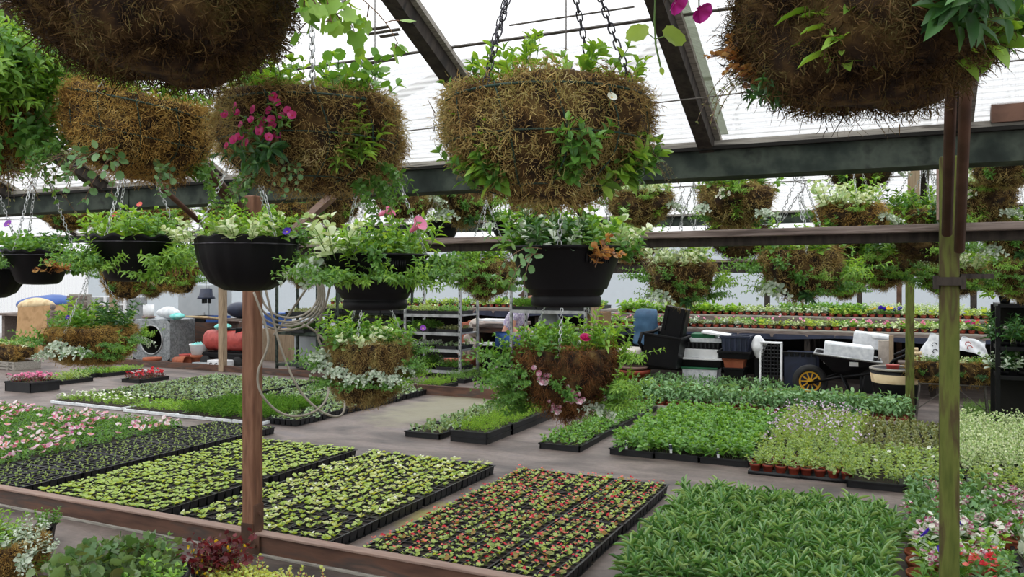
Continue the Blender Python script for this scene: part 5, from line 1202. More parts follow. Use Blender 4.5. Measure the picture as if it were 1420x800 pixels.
o = tag(obj('box_cover', MB().box((0, 0, 0), (.36, .3, .03)).mesh('box_cover', 'white_plastic', False), None, W(at(992, VS), VS+.1, zat(463, 992, VS)), (0, .13, ROT)), 'white lid lying askew on the green lid at the top right of the stack', 'lid'); bevel(o, .005)
tub('ribbed dark navy tub right of the box stack', 1003, 1042, 466, 487, VS, .35, 'navy_plastic', rib=5, z0=None); tub('black tray supporting the ribbed navy tub', 1000, 1043, 487, 496, VS, .4, 'black_plastic', tp=.95); 
tub('orange planter trough on the black crate below the navy tub', 1005, 1034, 497, 510, VS, .25, 'terracotta', tp=.85); tub('black crate on the ground under the orange planter trough', 1007, 1034, 510, 545, VS, .3, 'black_plastic', z0=0)
# white wire crate on end
uc = at(1069, 10.95); zt5 = zat(475, 1069, 10.95); t = thing('grid_crate', 'white framed grid crate standing on end beside the navy box', 'crate', W(uc, 10.95, 0), ROT); m = MB(); w = .26
for sx in (-1, 1): m.box((sx*w/2, 0, zt5/2), (.022, .08, zt5))
m.box((0, 0, zt5), (w+.022, .08, .022)); m.box((0, 0, .01), (w, .08, .022)); B(t, 'frame', m, 'white_plastic', .003); m = MB()
for i in range(1, 6): m.box((-w/2+w*i/6, 0, zt5/2), (.008, .05, zt5))
for i in range(1, 14): m.box((0, 0, zt5*i/14), (w, .05, .008))
B(t, 'grid', m, 'tray_plastic', 0)
crumple('white_bag', 'white plastic bag hanging beside the grid crate', 'bag', W(at(1052, 10.98), 10.98, zat(497, 1052, 11.0)), .09, 'white_plastic', 30, 1.6)
cab('bag_stand', 'dark box under the white plastic bag', 'box', 1046, 1058, 497, 545, 11.0, .3, 'black_plastic', z0=0)
t, w, h, d = cab('navy_box', 'large navy plastic box with slotted rim behind the wheelbarrow wheel', 'box', 1087, 1132, 490, 545, 11.0, .4, 'navy_plastic', z0=0); m = MB()
for i in range(6): m.box((-w*.42+w*.168*i, -.01, h-.02), (.04, .03, .04))
m.box((0, -.012, h+.01), (w*1.04, .03, .02)); B(t, 'slotted_rim', m, 'black_plastic', .003)
# wheelbarrow
VW = 10.75; ua, ub = at(1128, VW), at(1222, VW); wz = 0; t = thing('wheelbarrow', 'black wheelbarrow with a yellow-hubbed wheel under the bench', 'wheelbarrow', W(ua, VW, 0), ROT+.05); L = ub-ua
zr, zm = zat(487, 1130, VW), zat(500, 1215, VW); zbm = zat(517, 1180, VW); m = MB()
def ring8(x0, x1, b, z0, z1): return [(x0, -b, z0), (x1, -b, z1), (x1, b, z1), (x0, b, z0)]
Vt = ring8(.02, L, .3, zr, zm); Vb = ring8(.26, L-.25, .18, zbm, zbm); Vi = [(x+(.02 if x < .5 else -.02), y*.94, z) for x, y, z in Vt]; Vib = [(x, y*.92, z+.02) for x, y, z in Vb]
m.add(Vt+Vb+Vi+Vib, [(4, 5, 1, 0), (5, 6, 2, 1), (6, 7, 3, 2), (7, 4, 0, 3), (7, 6, 5, 4), (0, 1, 9, 8), (1, 2, 10, 9), (2, 3, 11, 10), (3, 0, 8, 11), (8, 9, 13, 12), (9, 10, 14, 13), (10, 11, 15, 14), (11, 8, 12, 15), (12, 13, 14, 15)]); B(t, 'tub', m, 'black_plastic', .015)
m = MB().tube([Vt[0], Vt[1], Vt[2], Vt[3]], .014, 0, 6, closed=True); B(t, 'rim', m, 'steel', 0, True)
for sy in (-1, 1):
    B(t, 'handle', MB().tube([(-.06, sy*.05, .19), (.3, sy*.17, zbm-.04), (L-.3, sy*.24, zbm-.01), (L+.02, sy*.27, zat(512, 1222, VW)), (L+.12, sy*.28, zat(497, 1232, VW)), (L+.3, sy*.29, zat(487, 1250, VW))], .017, 0, 8), 'black_plastic', 0, True)
    B(t, 'grip', MB().tube([(L+.28, sy*.29, zat(487.5, 1250, VW)), (L+.42, sy*.29, zat(487, 1260, VW))], .022, 0, 8), 'cream_sheet', 0, True)
    B(t, 'leg', MB().tube([(L-.45, sy*.2, zbm), (L-.32, sy*.23, .02), (L-.22, sy*.23, .02), (L-.2, sy*.22, zbm)], .015, 0, 6), 'black_plastic', 0, True)
A = MB().lathe([(.13, -.045), (.17, -.05), (.2, -.03), (.21, 0), (.2, .03), (.17, .05), (.13, .045), (.13, -.045)], 32); Rm = Matrix.Translation((-.04, 0, .21)) @ Matrix.Rotation(math.pi/2, 4, 'X'); wh = B(t, 'wheel', MB().merge(A, Rm), 'rubber', 0, True)
A = MB().lathe([(.11, -.03), (.135, -.035), (.135, .035), (.11, .03), (.11, -.03)], 28)
for i in range(10): a = i*.628; A.box((.07*math.cos(a), .07*math.sin(a), 0), (.1, .016, .03), 0, a)
A.lathe([(.001, -.05), (.035, -.05), (.035, .05), (.001, .05)], 14); o = obj('hub', MB().merge(A, Rm).mesh('hub', 'yellow_paint', False), wh)
m = MB().box((L*.62, -.262, (zm+zbm)/2+.05), (.12, .008, .06), 0, 0, .5); B(t, 'white_plate', m, 'white_plastic', 0)
o = tag(obj('foam_box', MB().box((0, 0, .13), (.55, .4, .26)).mesh('foam_box', 'polystyrene', False), None, W(at(1174, VW), VW+.02, zat(503, 1174, VW)-.03), (0, .1, ROT+.1)), 'white foam box lying in the wheelbarrow', 'box'); bevel(o, .02)
o = tag(obj('foam_box', MB().box((0, 0, .1), (.42, .3, .2)).box((.1, -.16, .17), (.2, .03, .05)).mesh('foam_box', 'polystyrene', False), None, W(at(1207, 11.4), 11.4, zat(483, 1207, 11.4)), (0, .1, ROT)), 'smaller white foam box behind the wheelbarrow under the bench', 'box'); bevel(o, .015)
cab('grey_slab', 'grey concrete slab standing behind the wheelbarrow handles', 'slab', 1218, 1234, 472, 560, 11.0, .08, 'stone', z0=0); cab('crate_stack', 'dark crates stacked under the bench behind the wheelbarrow', 'crate', 1192, 1216, 483, 560, 11.5, .3, 'tray_plastic', z0=0)
uc = at(1243, 10.15); zz = zat(511, 1243, 10.15); t = thing('half_barrel', 'round cream-banded tub with a pale rim behind the slender green post', 'tub', W(uc, 10.15, 0), ROT); h = zz
B(t, 'shell', MB().lathe([(.001, 0), (.2, 0), (.25, h*.6), (.27, h), (.25, h), (.001, h*.8)], 32), 'black_plastic', 0, True); B(t, 'band', MB().lathe([(.258, h*.68), (.272, h*.88), (.262, h*.89), (.24, h*.69)], 32), 'cream_sheet', 0, True); m = MB().tube([(.268*math.cos(i*.196), .268*math.sin(i*.196), h) for i in range(32)], .015, 0, 6, closed=True); B(t, 'rim', m, 'grey_wood', 0, True)
lathe_thing('red_pot', 'red and white pot standing in the cream-banded tub', 'pot', 1238, 500, 10.2, [(.001, 0), (.05, 0), (.07, .1), (.075, .11), (.001, .11)], 'red_paint', lift=h*.85)
o = uvobj('pale_stake', MB().box((at(1236, 10.9), 10.9, .4), (.05, .05, .8)), 'pale_wood', label='pale timber stake behind the wheelbarrow grips', cat='stake')
for (px, py, vv, lb, sd) in ((1296, 496, 11.3, 'white and grey plastic sack with dark print leaning under the bench', 41), (1345, 486, 11.2, 'crumpled white and red bag under the bench right of the thick green post', 42)):
    z = zat(py, px, vv); h2 = .3 if sd == 41 else .16; t = thing('plastic_sack', lb, 'sack', W(at(px, vv), vv, max(0, z-.02)), rot=(0, .25, ROT)); m = MB(); n = 12; V = []
    for i in range(n+1):
        f = i/n
        for j in range(16):
            a = 2*math.pi*j/16; V.append((.17*math.cos(a)*(1-.3*f*f)+.012*math.sin(7*f+3*a), .1*math.sin(a)*(1-.75*f)+.012*math.sin(9*f+2*a), h2*f+.01*math.sin(3*a)))
    m.add(V, [(16*i+j, 16*i+(j+1) % 16, 16*i+16+(j+1) % 16, 16*i+16+j) for i in range(n) for j in range(16)]); B(t, 'body', m, 'polystyrene', 0, True); m = MB()
    for (x, zc2) in ((-.05, h2*.6), (-.02, h2*.35)): m.tube([(x+.03*math.cos(a), -.1*(1-.6*zc2/h2)-.012, zc2+.025*math.sin(a)) for a in (.4, 1.5, 2.6, 3.6, 4.4)], .006, 0, 4)
    B(t, 'printed_marks', m, 'ink' if sd == 41 else 'red_paint', 0)
o = uvobj('sack_shelf', MB().box((at(1320, 11.4), 11.3, zat(500, 1320, 11.3)-.05), (1.2, .3, .04)).box((at(1320, 11.4)-.5, 11.3, .2), (.05, .26, .4)).box((at(1320, 11.4)+.5, 11.3, .2), (.05, .26, .4)), 'old_wood', label='low timber shelf under the bench carrying plastic sacks', cat='shelf')
# moss trough on wire legs
VT = 9.75; uc = at(1320, VT); zt6 = zat(503, 1320, VT); t = thing('moss_trough', 'long moss-lined trough on thin wire legs, passing behind the thick green post', 'trough', W(uc, VT, zt6-.24), ROT)
obj('moss_lining', MOSS['trough'], t, scale=(1.12, 1, 1.2))
for i in range(6): obj('plant', PL[('top_varieg0', 'top_ovate1', 'top_bright0')[i % 3]], t, (-.32+.13*i, rnd.uniform(-.04, .04), .24), (0, 0, i), .75)
for i in range(4): obj('plant', PL[('sprig_ovate0', 'sprig_deep1')[i % 2]], t, (-.28+.18*i, -.14, .12), (0, 0, math.pi), .7)
t2 = thing('wire_stand', 'thin dark wire stand under the long moss-lined trough', 'stand', W(uc, VT, 0), ROT); h = zt6-.22
for sx in (-.3, .3):
    for sy in (-.1, .1): B(t2, 'leg', MB().tube([(sx, sy, h), (sx*1.12, sy*1.4, 0)], .008, 0, 5), 'wire_rust', 0)
m = MB(); m.tube([(-.32, -.11, h), (.32, -.11, h), (.32, .11, h), (-.32, .11, h)], .008, 0, 5, closed=True); m.tube([(-.33, -.13, h*.3), (.0, -.12, h), (.33, -.13, h*.3)], .006, 0, 5); B(t2, 'brace', m, 'wire_rust', 0)
# dark plant stand at the right edge
VD = 8.9; ua, ub = at(1384, VD), at(1480, VD); w = abs(ub-ua); t = thing('plant_stand', 'dark stepped plant stand filled with pots at the right edge', 'stand', W((ua+ub)/2, VD, 0), ROT); zs = [zat(y, 1395, VD) for y in (424, 484, 524)]
for z in zs: B(t, 'shelf', MB().box((0, .25, z), (w, .5, .04)), 'black_plastic', .004)
for sx in (-1, 1):
    for y in (.02, .48): B(t, 'leg', MB().box((sx*w/2, y, zs[0]/2), (.04, .04, zs[0])), 'black_plastic', 0)
B(t, 'back_panel', MB().box((0, .5, zs[0]/2), (w, .02, zs[0])), 'dark_slot', 0)
BPB = pot_prof(.048, .06).mesh('pot', 'black_plastic')
for i, z in enumerate(zs):
    for j in range(4):
        potted(('leafy variegated', 'mixed leafy', 'dark leafy')[i]+' potted plant on the '+('top', 'middle', 'bottom')[i]+' shelf of the dark stepped stand', (ua+ub)/2-w*.38+w*.25*j, VD+.1, z+.02, BPB, PL[(('top_bright0', 'top_varieg0', 'top_lance1', 'top_bright1'), ('top_deep0', 'flower_spray_white', 'top_ovate0', 'top_silver1'), ('top_silver0', 'top_deep1', 'top_ovate1', 'top_round0'))[i][j]], ('top', 'middle', 'bottom')[i]+' shelf plants on the dark stand', sc=1.1, fs=1.9)
for i, px in enumerate((1372, 1393, 1416)):
    o = tag(uvobj('white_bottle', MB().lathe([(.001, 0), (.025, 0), (.028, .1), (.014, .13), (.012, .16), (.001, .16)], 14, 0, (at(px, 11.7), 11.7, .8)), 'white_plastic', True), ('white bottle on the bench end, left of three', 'white bottle on the bench end, middle of three', 'white bottle on the bench end at the right edge')[i], 'bottle')
# ---- hose coils hanging at the rust brown post
def hose(label, pts, r=.0065, n=8):
    P = [Vector(p) for p in pts]; out = []
    for i in range(len(P)-1):
        a, b, c, d = P[max(0, i-1)], P[i], P[i+1], P[min(len(P)-1, i+2)]
        for k in range(n):
            t = k/n; out.append(.5*((2*b)+(c-a)*t+(2*a-5*b+4*c-d)*t*t+(3*b-a-3*c+d)*t**3))
    out.append(P[-1]); o = P[0]; ob = obj('hose', MB().tube([q-o for q in out], r, 0, 7).mesh('hose', 'hose_grey'), None, o); return tag(ob, label, 'hose')
Yp = 4.35
hose('grey hose looping down from the rust brown post to just above the seedling bed', [PX(352, 405, Yp), PX(372, 470, Yp-.02), PX(358, 515, Yp-.05), PX(362, 545, Yp-.04), PX(385, 570, Yp), PX(412, 577, Yp+.05), PX(440, 568, Yp+.1), PX(455, 545, Yp+.2), PX(452, 500, Yp+.3), PX(440, 460, Yp+.3), PX(452, 420, Yp+.25), PX(458, 395, Yp+.2)])
hose('grey hose hanging in a long slanting loop in front of the dark rack', [PX(368, 400, Yp+.1), PX(378, 440, Yp+.1), PX(392, 490, Yp+.1), PX(415, 540, Yp+.1), PX(445, 570, Yp+.15), PX(470, 577, Yp+.2), PX(478, 562, Yp+.25), PX(473, 530, Yp+.4), PX(455, 480, Yp+.4), PX(425, 452, Yp+.35), PX(395, 450, Yp+.3), PX(380, 465, Yp+.3), PX(398, 440, Yp+.3), PX(425, 400, Yp+.2)])
for j in range(4):
    pts = []; r0 = 42+5*j
    for i in range(14):
        a = -.6+i*(3.9/13); pts.append(PX(402-2*j+r0*math.cos(a)*.95, 405+j*1.5+r0*math.sin(a)*.85, Yp+.1+.03*j+.02*math.sin(a*3)))
    hose(('innermost grey coil of hose hanging right of the rust brown post', 'second grey coil of hose from the inside, right of the rust brown post', 'third grey coil of hose from the inside, right of the rust brown post', 'outermost grey coil of hose hanging right of the rust brown post')[j], pts, .006, 4)
# ---- person stooping behind the rack
VPp = 11.3; pu = at(707, VPp); pr = thing('person', 'person in blue jeans and pale floral top stooping behind the steel trolley rack', 'person', W(pu, VPp, 0), ROT)
def skin(name, verts, edges, radii, mats, parent, root=0, sub=2):
    me = bpy.data.meshes.new(name); me.from_pydata(verts, edges, []); me.update(); me.materials.append(M[mats]); o = obj(name, me, parent)
    sk = o.modifiers.new('Skin', 'SKIN'); sk.use_smooth_shade = True; L = me.skin_vertices[0].data
    for i, r in enumerate(radii): L[i].radius = (r, r) if not hasattr(r, '__len__') else r
    L[root].use_root = True; ss = o.modifiers.new('Sub', 'SUBSURF'); ss.levels = ss.render_levels = sub; return o
# local: x forward (to the right in the photo), y across
hip = (-.06, 0, .62); chest = (.13, 0, .9); neck = (.23, 0, 1.06); head0 = (.28, 0, 1.13); head1 = (.33, 0, 1.2); head2 = (.35, 0, 1.27)
vs = [hip, (.03, 0, .76), chest, neck, head0, head1, head2]; es = [(0, 1), (1, 2), (2, 3), (3, 4), (4, 5), (5, 6)]; ra = [(.15, .12), (.13, .12), (.16, .12), .058, .06, .095, .085]
for sy in (-1, 1):
    b = len(vs); vs += [(.16, sy*.17, .96), (.14, sy*.22, .72), (.34, sy*.19, .6), (.41, sy*.18, .57), (-.03, sy*.1, .56), (.33, sy*.14, .5), (.12, sy*.13, .1), (.2, sy*.13, .05), (.3, sy*.14, .035)]
    es += [(2, b), (b, b+1), (b+1, b+2), (b+2, b+3), (0, b+4), (b+4, b+5), (b+5, b+6), (b+6, b+7), (b+7, b+8)]; ra += [.06, .048, .036, .03, .1, .072, .05, .045, .035]
    p = b+3
    for k in range(4):
        c = len(vs); y = sy*(.15+.018*k); vs += [(.455, y, .565), (.495-.006*abs(k-1.5), y, .54), (.51, y, .515)]; es += [(p, c), (c, c+1), (c+1, c+2)]; ra += [.012, .009, .008]
    c = len(vs); vs += [(.43, sy*.135, .55), (.46, sy*.125, .535)]; es += [(p, c), (c, c+1)]; ra += [.012, .009]
skin('body', vs, es, ra, 'skin', pr)
jv = [(-.07, 0, .64), (-.02, .1, .57), (.33, .14, .5), (.13, .13, .14), (-.02, -.1, .57), (.33, -.14, .5), (.13, -.13, .14)]; skin('jeans', jv, [(0, 1), (1, 2), (2, 3), (0, 4), (4, 5), (5, 6)], [(.165, .15), .118, .09, .072, .118, .09, .072], 'denim', pr)
tv = [(-.03, 0, .7), (.05, 0, .79), (.14, 0, .92), (.2, 0, 1.01), (.17, .18, .95), (.15, .22, .83), (.17, -.18, .95), (.15, -.22, .83)]; skin('floral_top', tv, [(0, 1), (1, 2), (2, 3), (2, 4), (4, 5), (2, 6), (6, 7)], [(.165, .145), .15, (.175, .14), .085, .075, .062, .075, .062], 'floral_cloth', pr)
skin('hair', [(.31, 0, 1.27), (.27, 0, 1.2), (.24, 0, 1.12), (.33, 0, 1.3)], [(0, 1), (1, 2), (0, 3)], [.095, .08, .05, .06], 'hair', pr)
f = MB()
for sy in (-1, 1): f.lathe([(.001, -.009), (.009, 0), (.001, .009)], 8, 0, (.425, sy*.032, 1.235))
obj('eyes', f.mesh('eyes', 'ink'), pr); obj('nose', MB().lathe([(.018, -.02), (.012, 0), (.004, .03)], 8, 0, (.43, 0, 1.2)).mesh('nose', 'skin'), pr); obj('mouth', MB().box((.418, 0, 1.165), (.012, .045, .008)).mesh('mouth', 'red_petal'), pr)
for sy in (-1, 1): obj('shoe', MB().lathe([(.001, 0), (.05, 0), (.05, .04), (.035, .075), (.001, .08)], 16, 0, (.25, sy*.135, 0), 2.2, 1).mesh('shoe', 'black_plastic'), pr)
# ------------------------------------------------------------------ hanging baskets and pots
def near(label, px, yr, yb, width, v, key, tops, sides, **kw):
    Y = YV(px, v); R = width/2*Y/F/1.1; zb = EYE+(HY-yb)*Y/F; zr = EYE+(HY-yr)*(Y-R)/F if yr is not None else zb+R*1.02
    p = PX(px, 400, Y); return basket(label, (p.x, p.y, zr), R, key, tops, sides, H=max(.12, zr-zb), top_to=kw.pop('top_to', zr+1.0), **kw)
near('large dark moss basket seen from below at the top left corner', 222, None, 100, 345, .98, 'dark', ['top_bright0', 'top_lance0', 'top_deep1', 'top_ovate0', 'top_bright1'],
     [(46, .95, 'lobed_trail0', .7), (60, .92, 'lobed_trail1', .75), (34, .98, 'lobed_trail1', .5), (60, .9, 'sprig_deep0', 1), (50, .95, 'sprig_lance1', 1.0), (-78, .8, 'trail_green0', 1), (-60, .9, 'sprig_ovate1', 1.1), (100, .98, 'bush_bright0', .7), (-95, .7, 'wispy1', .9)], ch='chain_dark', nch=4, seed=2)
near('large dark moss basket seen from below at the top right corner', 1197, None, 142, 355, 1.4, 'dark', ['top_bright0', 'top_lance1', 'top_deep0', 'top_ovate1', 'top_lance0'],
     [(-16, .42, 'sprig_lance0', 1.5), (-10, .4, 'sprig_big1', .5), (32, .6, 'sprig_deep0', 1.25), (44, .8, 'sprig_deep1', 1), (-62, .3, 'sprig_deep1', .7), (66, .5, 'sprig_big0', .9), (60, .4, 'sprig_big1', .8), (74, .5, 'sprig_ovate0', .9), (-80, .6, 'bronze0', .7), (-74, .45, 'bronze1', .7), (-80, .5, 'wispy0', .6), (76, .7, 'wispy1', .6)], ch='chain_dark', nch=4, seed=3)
near('large golden moss basket hanging at top centre between two dark rafters', 759, 108, 280, 298, 1.4, 'near0', ['sprig_big0', 'top_bright0', 'sprig_big1', 'top_silver0', 'top_ovate1', 'top_bright1'],
     [(20, .5, 'sprig_ovate1', .9), (16, .35, 'sprig_ovate0', .7), (-50, .4, 'sprig_lance0', 1.1), (-46, .34, 'sprig_big0', .75), (-40, .34, 'sprig_ovate0', .9), (-56, .36, 'sprig_ovate1', .9), (62, .42, 'sprig_big1', .85), (70, .4, 'sprig_ovate0', 1), (56, .3, 'sprig_big0', .6), (80, .6, 'wispy0', .4), (30, .85, 'bloom_white', .5)],
     ch='chain_dark', nch=4, ca=52, wire=True, seed=4, topscale=.9, apex=.47)
near('golden moss basket with a pink flower spray, left of the top centre basket', 431, 124, 266, 258, 1.4, 'near0', ['top_bright0', 'top_round1', 'top_ovate1', 'top_lance0', 'top_round0'],
     [(-27, .7, 'diascia', 1.1), (-28, .5, 'sprig_deep1', .9), (-50, .35, 'trail_round1', .6), (36, .5, 'sprig_lance0', .95), (24, .4, 'sprig_lance1', .8), (62, .35, 'trail_green1', .8), (58, .25, 'trail_green0', .7), (-12, .42, 'trail_round0', .5), (60, .5, 'trail_green1', .6), (-70, .3, 'trail_green0', .6)],
     ch='chain_steel', nch=3, ca=45, seed=5, wire=True, topscale=.9)
near('tilted golden moss basket with trailing round leaves below the dark top left basket', 181, 122, 246, 200, 1.4, 'near1', ['top_lance1', 'top_round1', 'top_ovate0', 'wispy0'],
     [(-14, .5, 'trail_round0', 1.0), (-34, .45, 'trail_round1', .9), (28, .45, 'trail_round1', .8), (70, .5, 'trail_green0', .8), (84, .4, 'sprig_ovate0', .9), (-80, .5, 'trail_green1', .8), (-60, .4, 'wispy1', .8)],
     tilt=(.05, .2), seed=6, wire=True, topscale=.8)
near('leafy moss basket cut off by the left edge of the picture', -45, 60, 240, 215, 1.25, 'near1', ['top_bright0', 'top_ovate0', 'top_lance1', 'top_bright1'],
     [(6, .85, 'bush0', 1.1), (26, .8, 'bush_bright0', 1.1), (41, .6, 'trail_green0', 1.1), (51, .95, 'bush1', 1.2), (16, .5, 'trail_green1', 1.2), (-4, .4, 'trail_silver0', 1), (61, .7, 'bush_bright1', 1), (36, .3, 'wispy0', 1), (31, .98, 'bush_bright0', 1.3), (21, .95, 'bush0', 1.4), (38, .8, 'bush_bright1', 1.4), (11, .7, 'bush_bright0', 1.3), (46, .5, 'bush0', 1.3), (1, .95, 'bush_bright1', 1.3)], seed=7)
near('moss basket mostly above the frame with lime leaves and magenta blooms dangling beside the right rafter', 930, None, -25, 250, 1.25, 'dark', ['top_bright0', 'top_lance0'],
     [(-25, .3, 'lime_drop', 1), (14, .35, 'magenta_drop', 1), (-62, .3, 'wispy0', .6), (-5, .25, 'magenta_drop', .7)], ch='chain_dark', seed=8) if False else None
rsx = np.random.default_rng(77)
def g_drop(mb, rs):
    mb.tube([(0, 0, .1), (0, .03, -.03), (.003, .035, -.07), (.012, .04, -.105)], .0016, 1, 4, False)
    for (x, z) in ((.03, -.055), (-.018, -.05)):
        mb.tube([(.002, .035, -.06), (x*.6, .035, z)], .001, 1, 4, False); mb.leaves('scallop', [(x*.6, .035, z)], [(x, .01, .004)], [(0, -1, .5)], [.04], [.042], 0)
    mb.leaves('ovate', [(.012, .04, -.105)], [(.3, 0, -1)], [(0, -1, 0)], [.014], [.009], 0)
reg('lime_drop', g_drop, ['leaf_lime', 'stem_green'], 340)
def g_mag(mb, rs):
    mb.tube([(0, 0, .12), (.01, .03, -.02), (.015, .04, -.06)], .0014, 1, 4, False); flower(mb, (.015, .04, -.06), (.3, -.6, -.7), .022, 0, None, 5, 1.1, .5, rs)
reg('magenta_drop', g_mag, ['magenta_petal', 'stem_green'], 341)
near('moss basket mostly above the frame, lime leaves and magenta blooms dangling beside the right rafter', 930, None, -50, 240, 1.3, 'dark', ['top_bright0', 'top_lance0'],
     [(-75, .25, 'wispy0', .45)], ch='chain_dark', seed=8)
on_later = [('mostly above the frame', [(912, -6, 0, 'lime_drop', 1.0, 0), (972, -50, 0, 'magenta_drop', 1.0, .2), (948, -60, .03, 'magenta_drop', 1.0, .5)])]
# black pots
def hpot(label, px, yr, width, style, tops, sides, v=2.25, **kw):
    Y = YV(px, v); R = width/2*Y/F/1.03; p = PX(px, yr, Y-R*.4); return hanging_pot(label, (PX(px, 400, Y).x, Y, p.z), R, style, tops, sides, **kw)
hpot('bucket-shaped black hanging pot with an orange-bronze sprig, below the large centre basket', 785, 341, 166, 'bucket', ['top_silver0', 'top_ovate0', 'top_varieg0', 'top_bright0', 'top_lance0', 'top_silver1', 'top_ovate1', 'top_deep0'], [(26, .75, 'bronze0', 1.15), (-30, .9, 'trail_round0', .95), (70, .8, 'sprig_ovate0', .9), (80, .95, 'wispy0', .7)], seed=11, apex=.5, topscale=1.1, top_to=2.66)
hpot('bucket-shaped black hanging pot with pink trumpet flowers, swathed in green trailing plants', 520, 352, 152, 'bucket', ['top_bright0', 'top_ovate0', 'top_lance0', 'top_bright1', 'top_ovate1', 'top_varieg1'], [(-70, .6, 'bush0', 1.0), (-40, .55, 'bush1', 1.0), (-18, .5, 'bush_bright0', .85), (10, .55, 'bush0', .75), (34, .5, 'bush_bright1', .9), (66, .6, 'bush0', 1.0), (80, .8, 'bush1', 1), (-85, .85, 'bush_silver0', .9), (0, .85, 'sprig_ovate0', .9)], seed=12, apex=.46, topscale=1.1, top_to=2.66)
hpot('round black hanging bowl with wire rim right above the rust brown post', 343, 328, 141, 'bowl', ['top_varieg0', 'top_bright0', 'top_ovate0', 'top_lance1', 'top_bright1'], [(-80, .9, 'top_varieg0', .8), (85, .5, 'bush0', .8), (78, .9, 'sprig_ovate0', .9)], seed=13, apex=.4, topscale=1.05, ca=80)
hpot('scalloped black hanging bowl with bushy sprigs on both sides, second black pot from the left', 186, 327, 122, 'scallop', ['top_bright0', 'top_ovate1', 'top_bright1', 'top_ovate0', 'top_bright0'], [(-62, .5, 'bush0', 1.0), (-40, .3, 'bush_bright0', .8), (36, .4, 'bush_bright1', 1.2), (55, .5, 'bush_bright0', 1.1), (80, .6, 'bush0', 1), (20, .1, 'bush_bright1', .9), (-80, .4, 'bush0', 1.1)], seed=14, apex=.42, topscale=1.05)
hpot('black hanging pot with a rusty orange sprig, leftmost black pot fully in view', 54, 347, 92, 'scallop', ['top_round0', 'top_ovate0', 'top_deep0', 'top_round1'], [(30, .4, 'bronze1', 1.7), (75, .4, 'bush0', 1.1), (-70, .6, 'bush0', 1), (88, .5, 'bush0', .8)], seed=15, apex=.42, topscale=.95, v=2.3)
hpot('black hanging pot cut by the left edge with purple flowers', -14, 366, 90, 'bowl', ['top_deep0', 'top_bright0', 'bush0'], [(60, .8, 'bush_silver1', .9), (40, .9, 'bloom_purple', 1.2), (80, .6, 'bush0', 1.1), (88, .95, 'bush_bright1', .9)], seed=16, v=2.3)
def bloom(owner_px, px, py, Y, key, sc, label_parent):
    pass
def g_rose(mb, rs):
    mb.tube([(0, 0, -.06), (0, .004, 0)], .0016, 1, 4, False)
    for r, op in ((.024, .2), (.02, .7), (.014, 1.4)): flower(mb, (0, .004, .002), (.1, .6, .7), r, 0, None, 6, 1.0, op, rs)
reg('bloom_rose', g_rose, ['pink_petal', 'stem_green'], 345)
# flowers standing over the pots
def on_basket(name_part, items):
    t = [o for o in COL.objects if o.parent is None and o.get('label') and name_part in o['label']][0]
    bpy.context.view_layer.update(); inv = t.matrix_world.inverted()
    for (px, py, dY, key, sc, yaw) in items:
        Y = t.location.y + dY; p = inv @ PX(px, py, Y); obj('flower', PL[key], t, p, (0, 0, yaw), sc)
for nm, it in on_later: on_basket(nm, it)
on_basket('pink trumpet', [(512, 330, -.08, 'mimulus', 1.3, -1.3), (562, 352, -.1, 'mimulus', 1.3, -2.3)])
on_basket('right above the rust brown', [(400, 333, -.12, 'bloom_violet', .8, 3.1), (311, 312, -.1, 'bloom_orange', .5, 3.1)])
on_basket('second black pot', [(196, 292, -.1, 'bloom_orange', .6, 3.1), (163, 306, -.12, 'bloom_orange', .6, 2.8)])
on_basket('cut by the left edge with', [(16, 322, 0, 'bloom_purple', 1.0, 3.0), (3, 358, -.1, 'bloom_violet', .9, 3.0)])
# lower moss baskets hanging from the plank rail
def low(label, px, yr, yb, width, v, key, tops, sides, **kw):
    Y = YV(px, v); R = width/2*Y/F/1.1; zr = EYE+(HY-yr)*Y/F; zb = EYE+(HY-yb)*(Y-R*.5)/F
    p = PX(px, 400, Y); return basket(label, (p.x, p.y, zr), R, key, tops, sides, H=zr-zb, top_to=1.64, apex=1.58-zr, **kw)
low('low rust brown moss basket with a bright pink bloom, before the green beds', 783, 488, 584, 146, 3.1, 'rust', ['top_ovate0', 'top_lance0', 'top_bright0', 'top_silver0', 'top_round0', 'top_bright1', 'top_ovate1'],
    [(-82, .95, 'bush0', 1.2), (-68, .75, 'bush1', 1.1), (-86, .4, 'bush0', 1.1), (84, .95, 'bush_bright0', .9), (86, .45, 'bush_bright1', .75), (-60, .75, 'trail_green0', .7), (-42, .75, 'bush1', .55), (-72, .5, 'bush1', .8), (-85, .65, 'bush_bright0', .8), (-8, .72, 'sprig_ovate0', .6), (6, .6, 'sprig_ovate1', .7), (-48, .85, 'bush0', .6), (-55, .6, 'bush1', .7), (58, .6, 'bush0', .7), (-24, .8, 'flower_spray_soft', .8), (10, .6, 'flower_spray_soft', .8), (-14, .42, 'flower_spray_soft', .6), (50, .45, 'bush_silver0', .6), (62, .7, 'bush_bright0', .9), (70, .45, 'bush_bright1', .9), (80, .6, 'bush_bright1', .9), (75, .3, 'flower_spray_white', .9)], seed=21, topscale=1.05)
on_basket('low rust brown moss', [(811, 470, -.1, 'bloom_rose', 1.0, 3.4), (718, 474, 0, 'bloom_purple', .65, 3.3), (728, 472, 0, 'bloom_purple', .6, 2.8)])
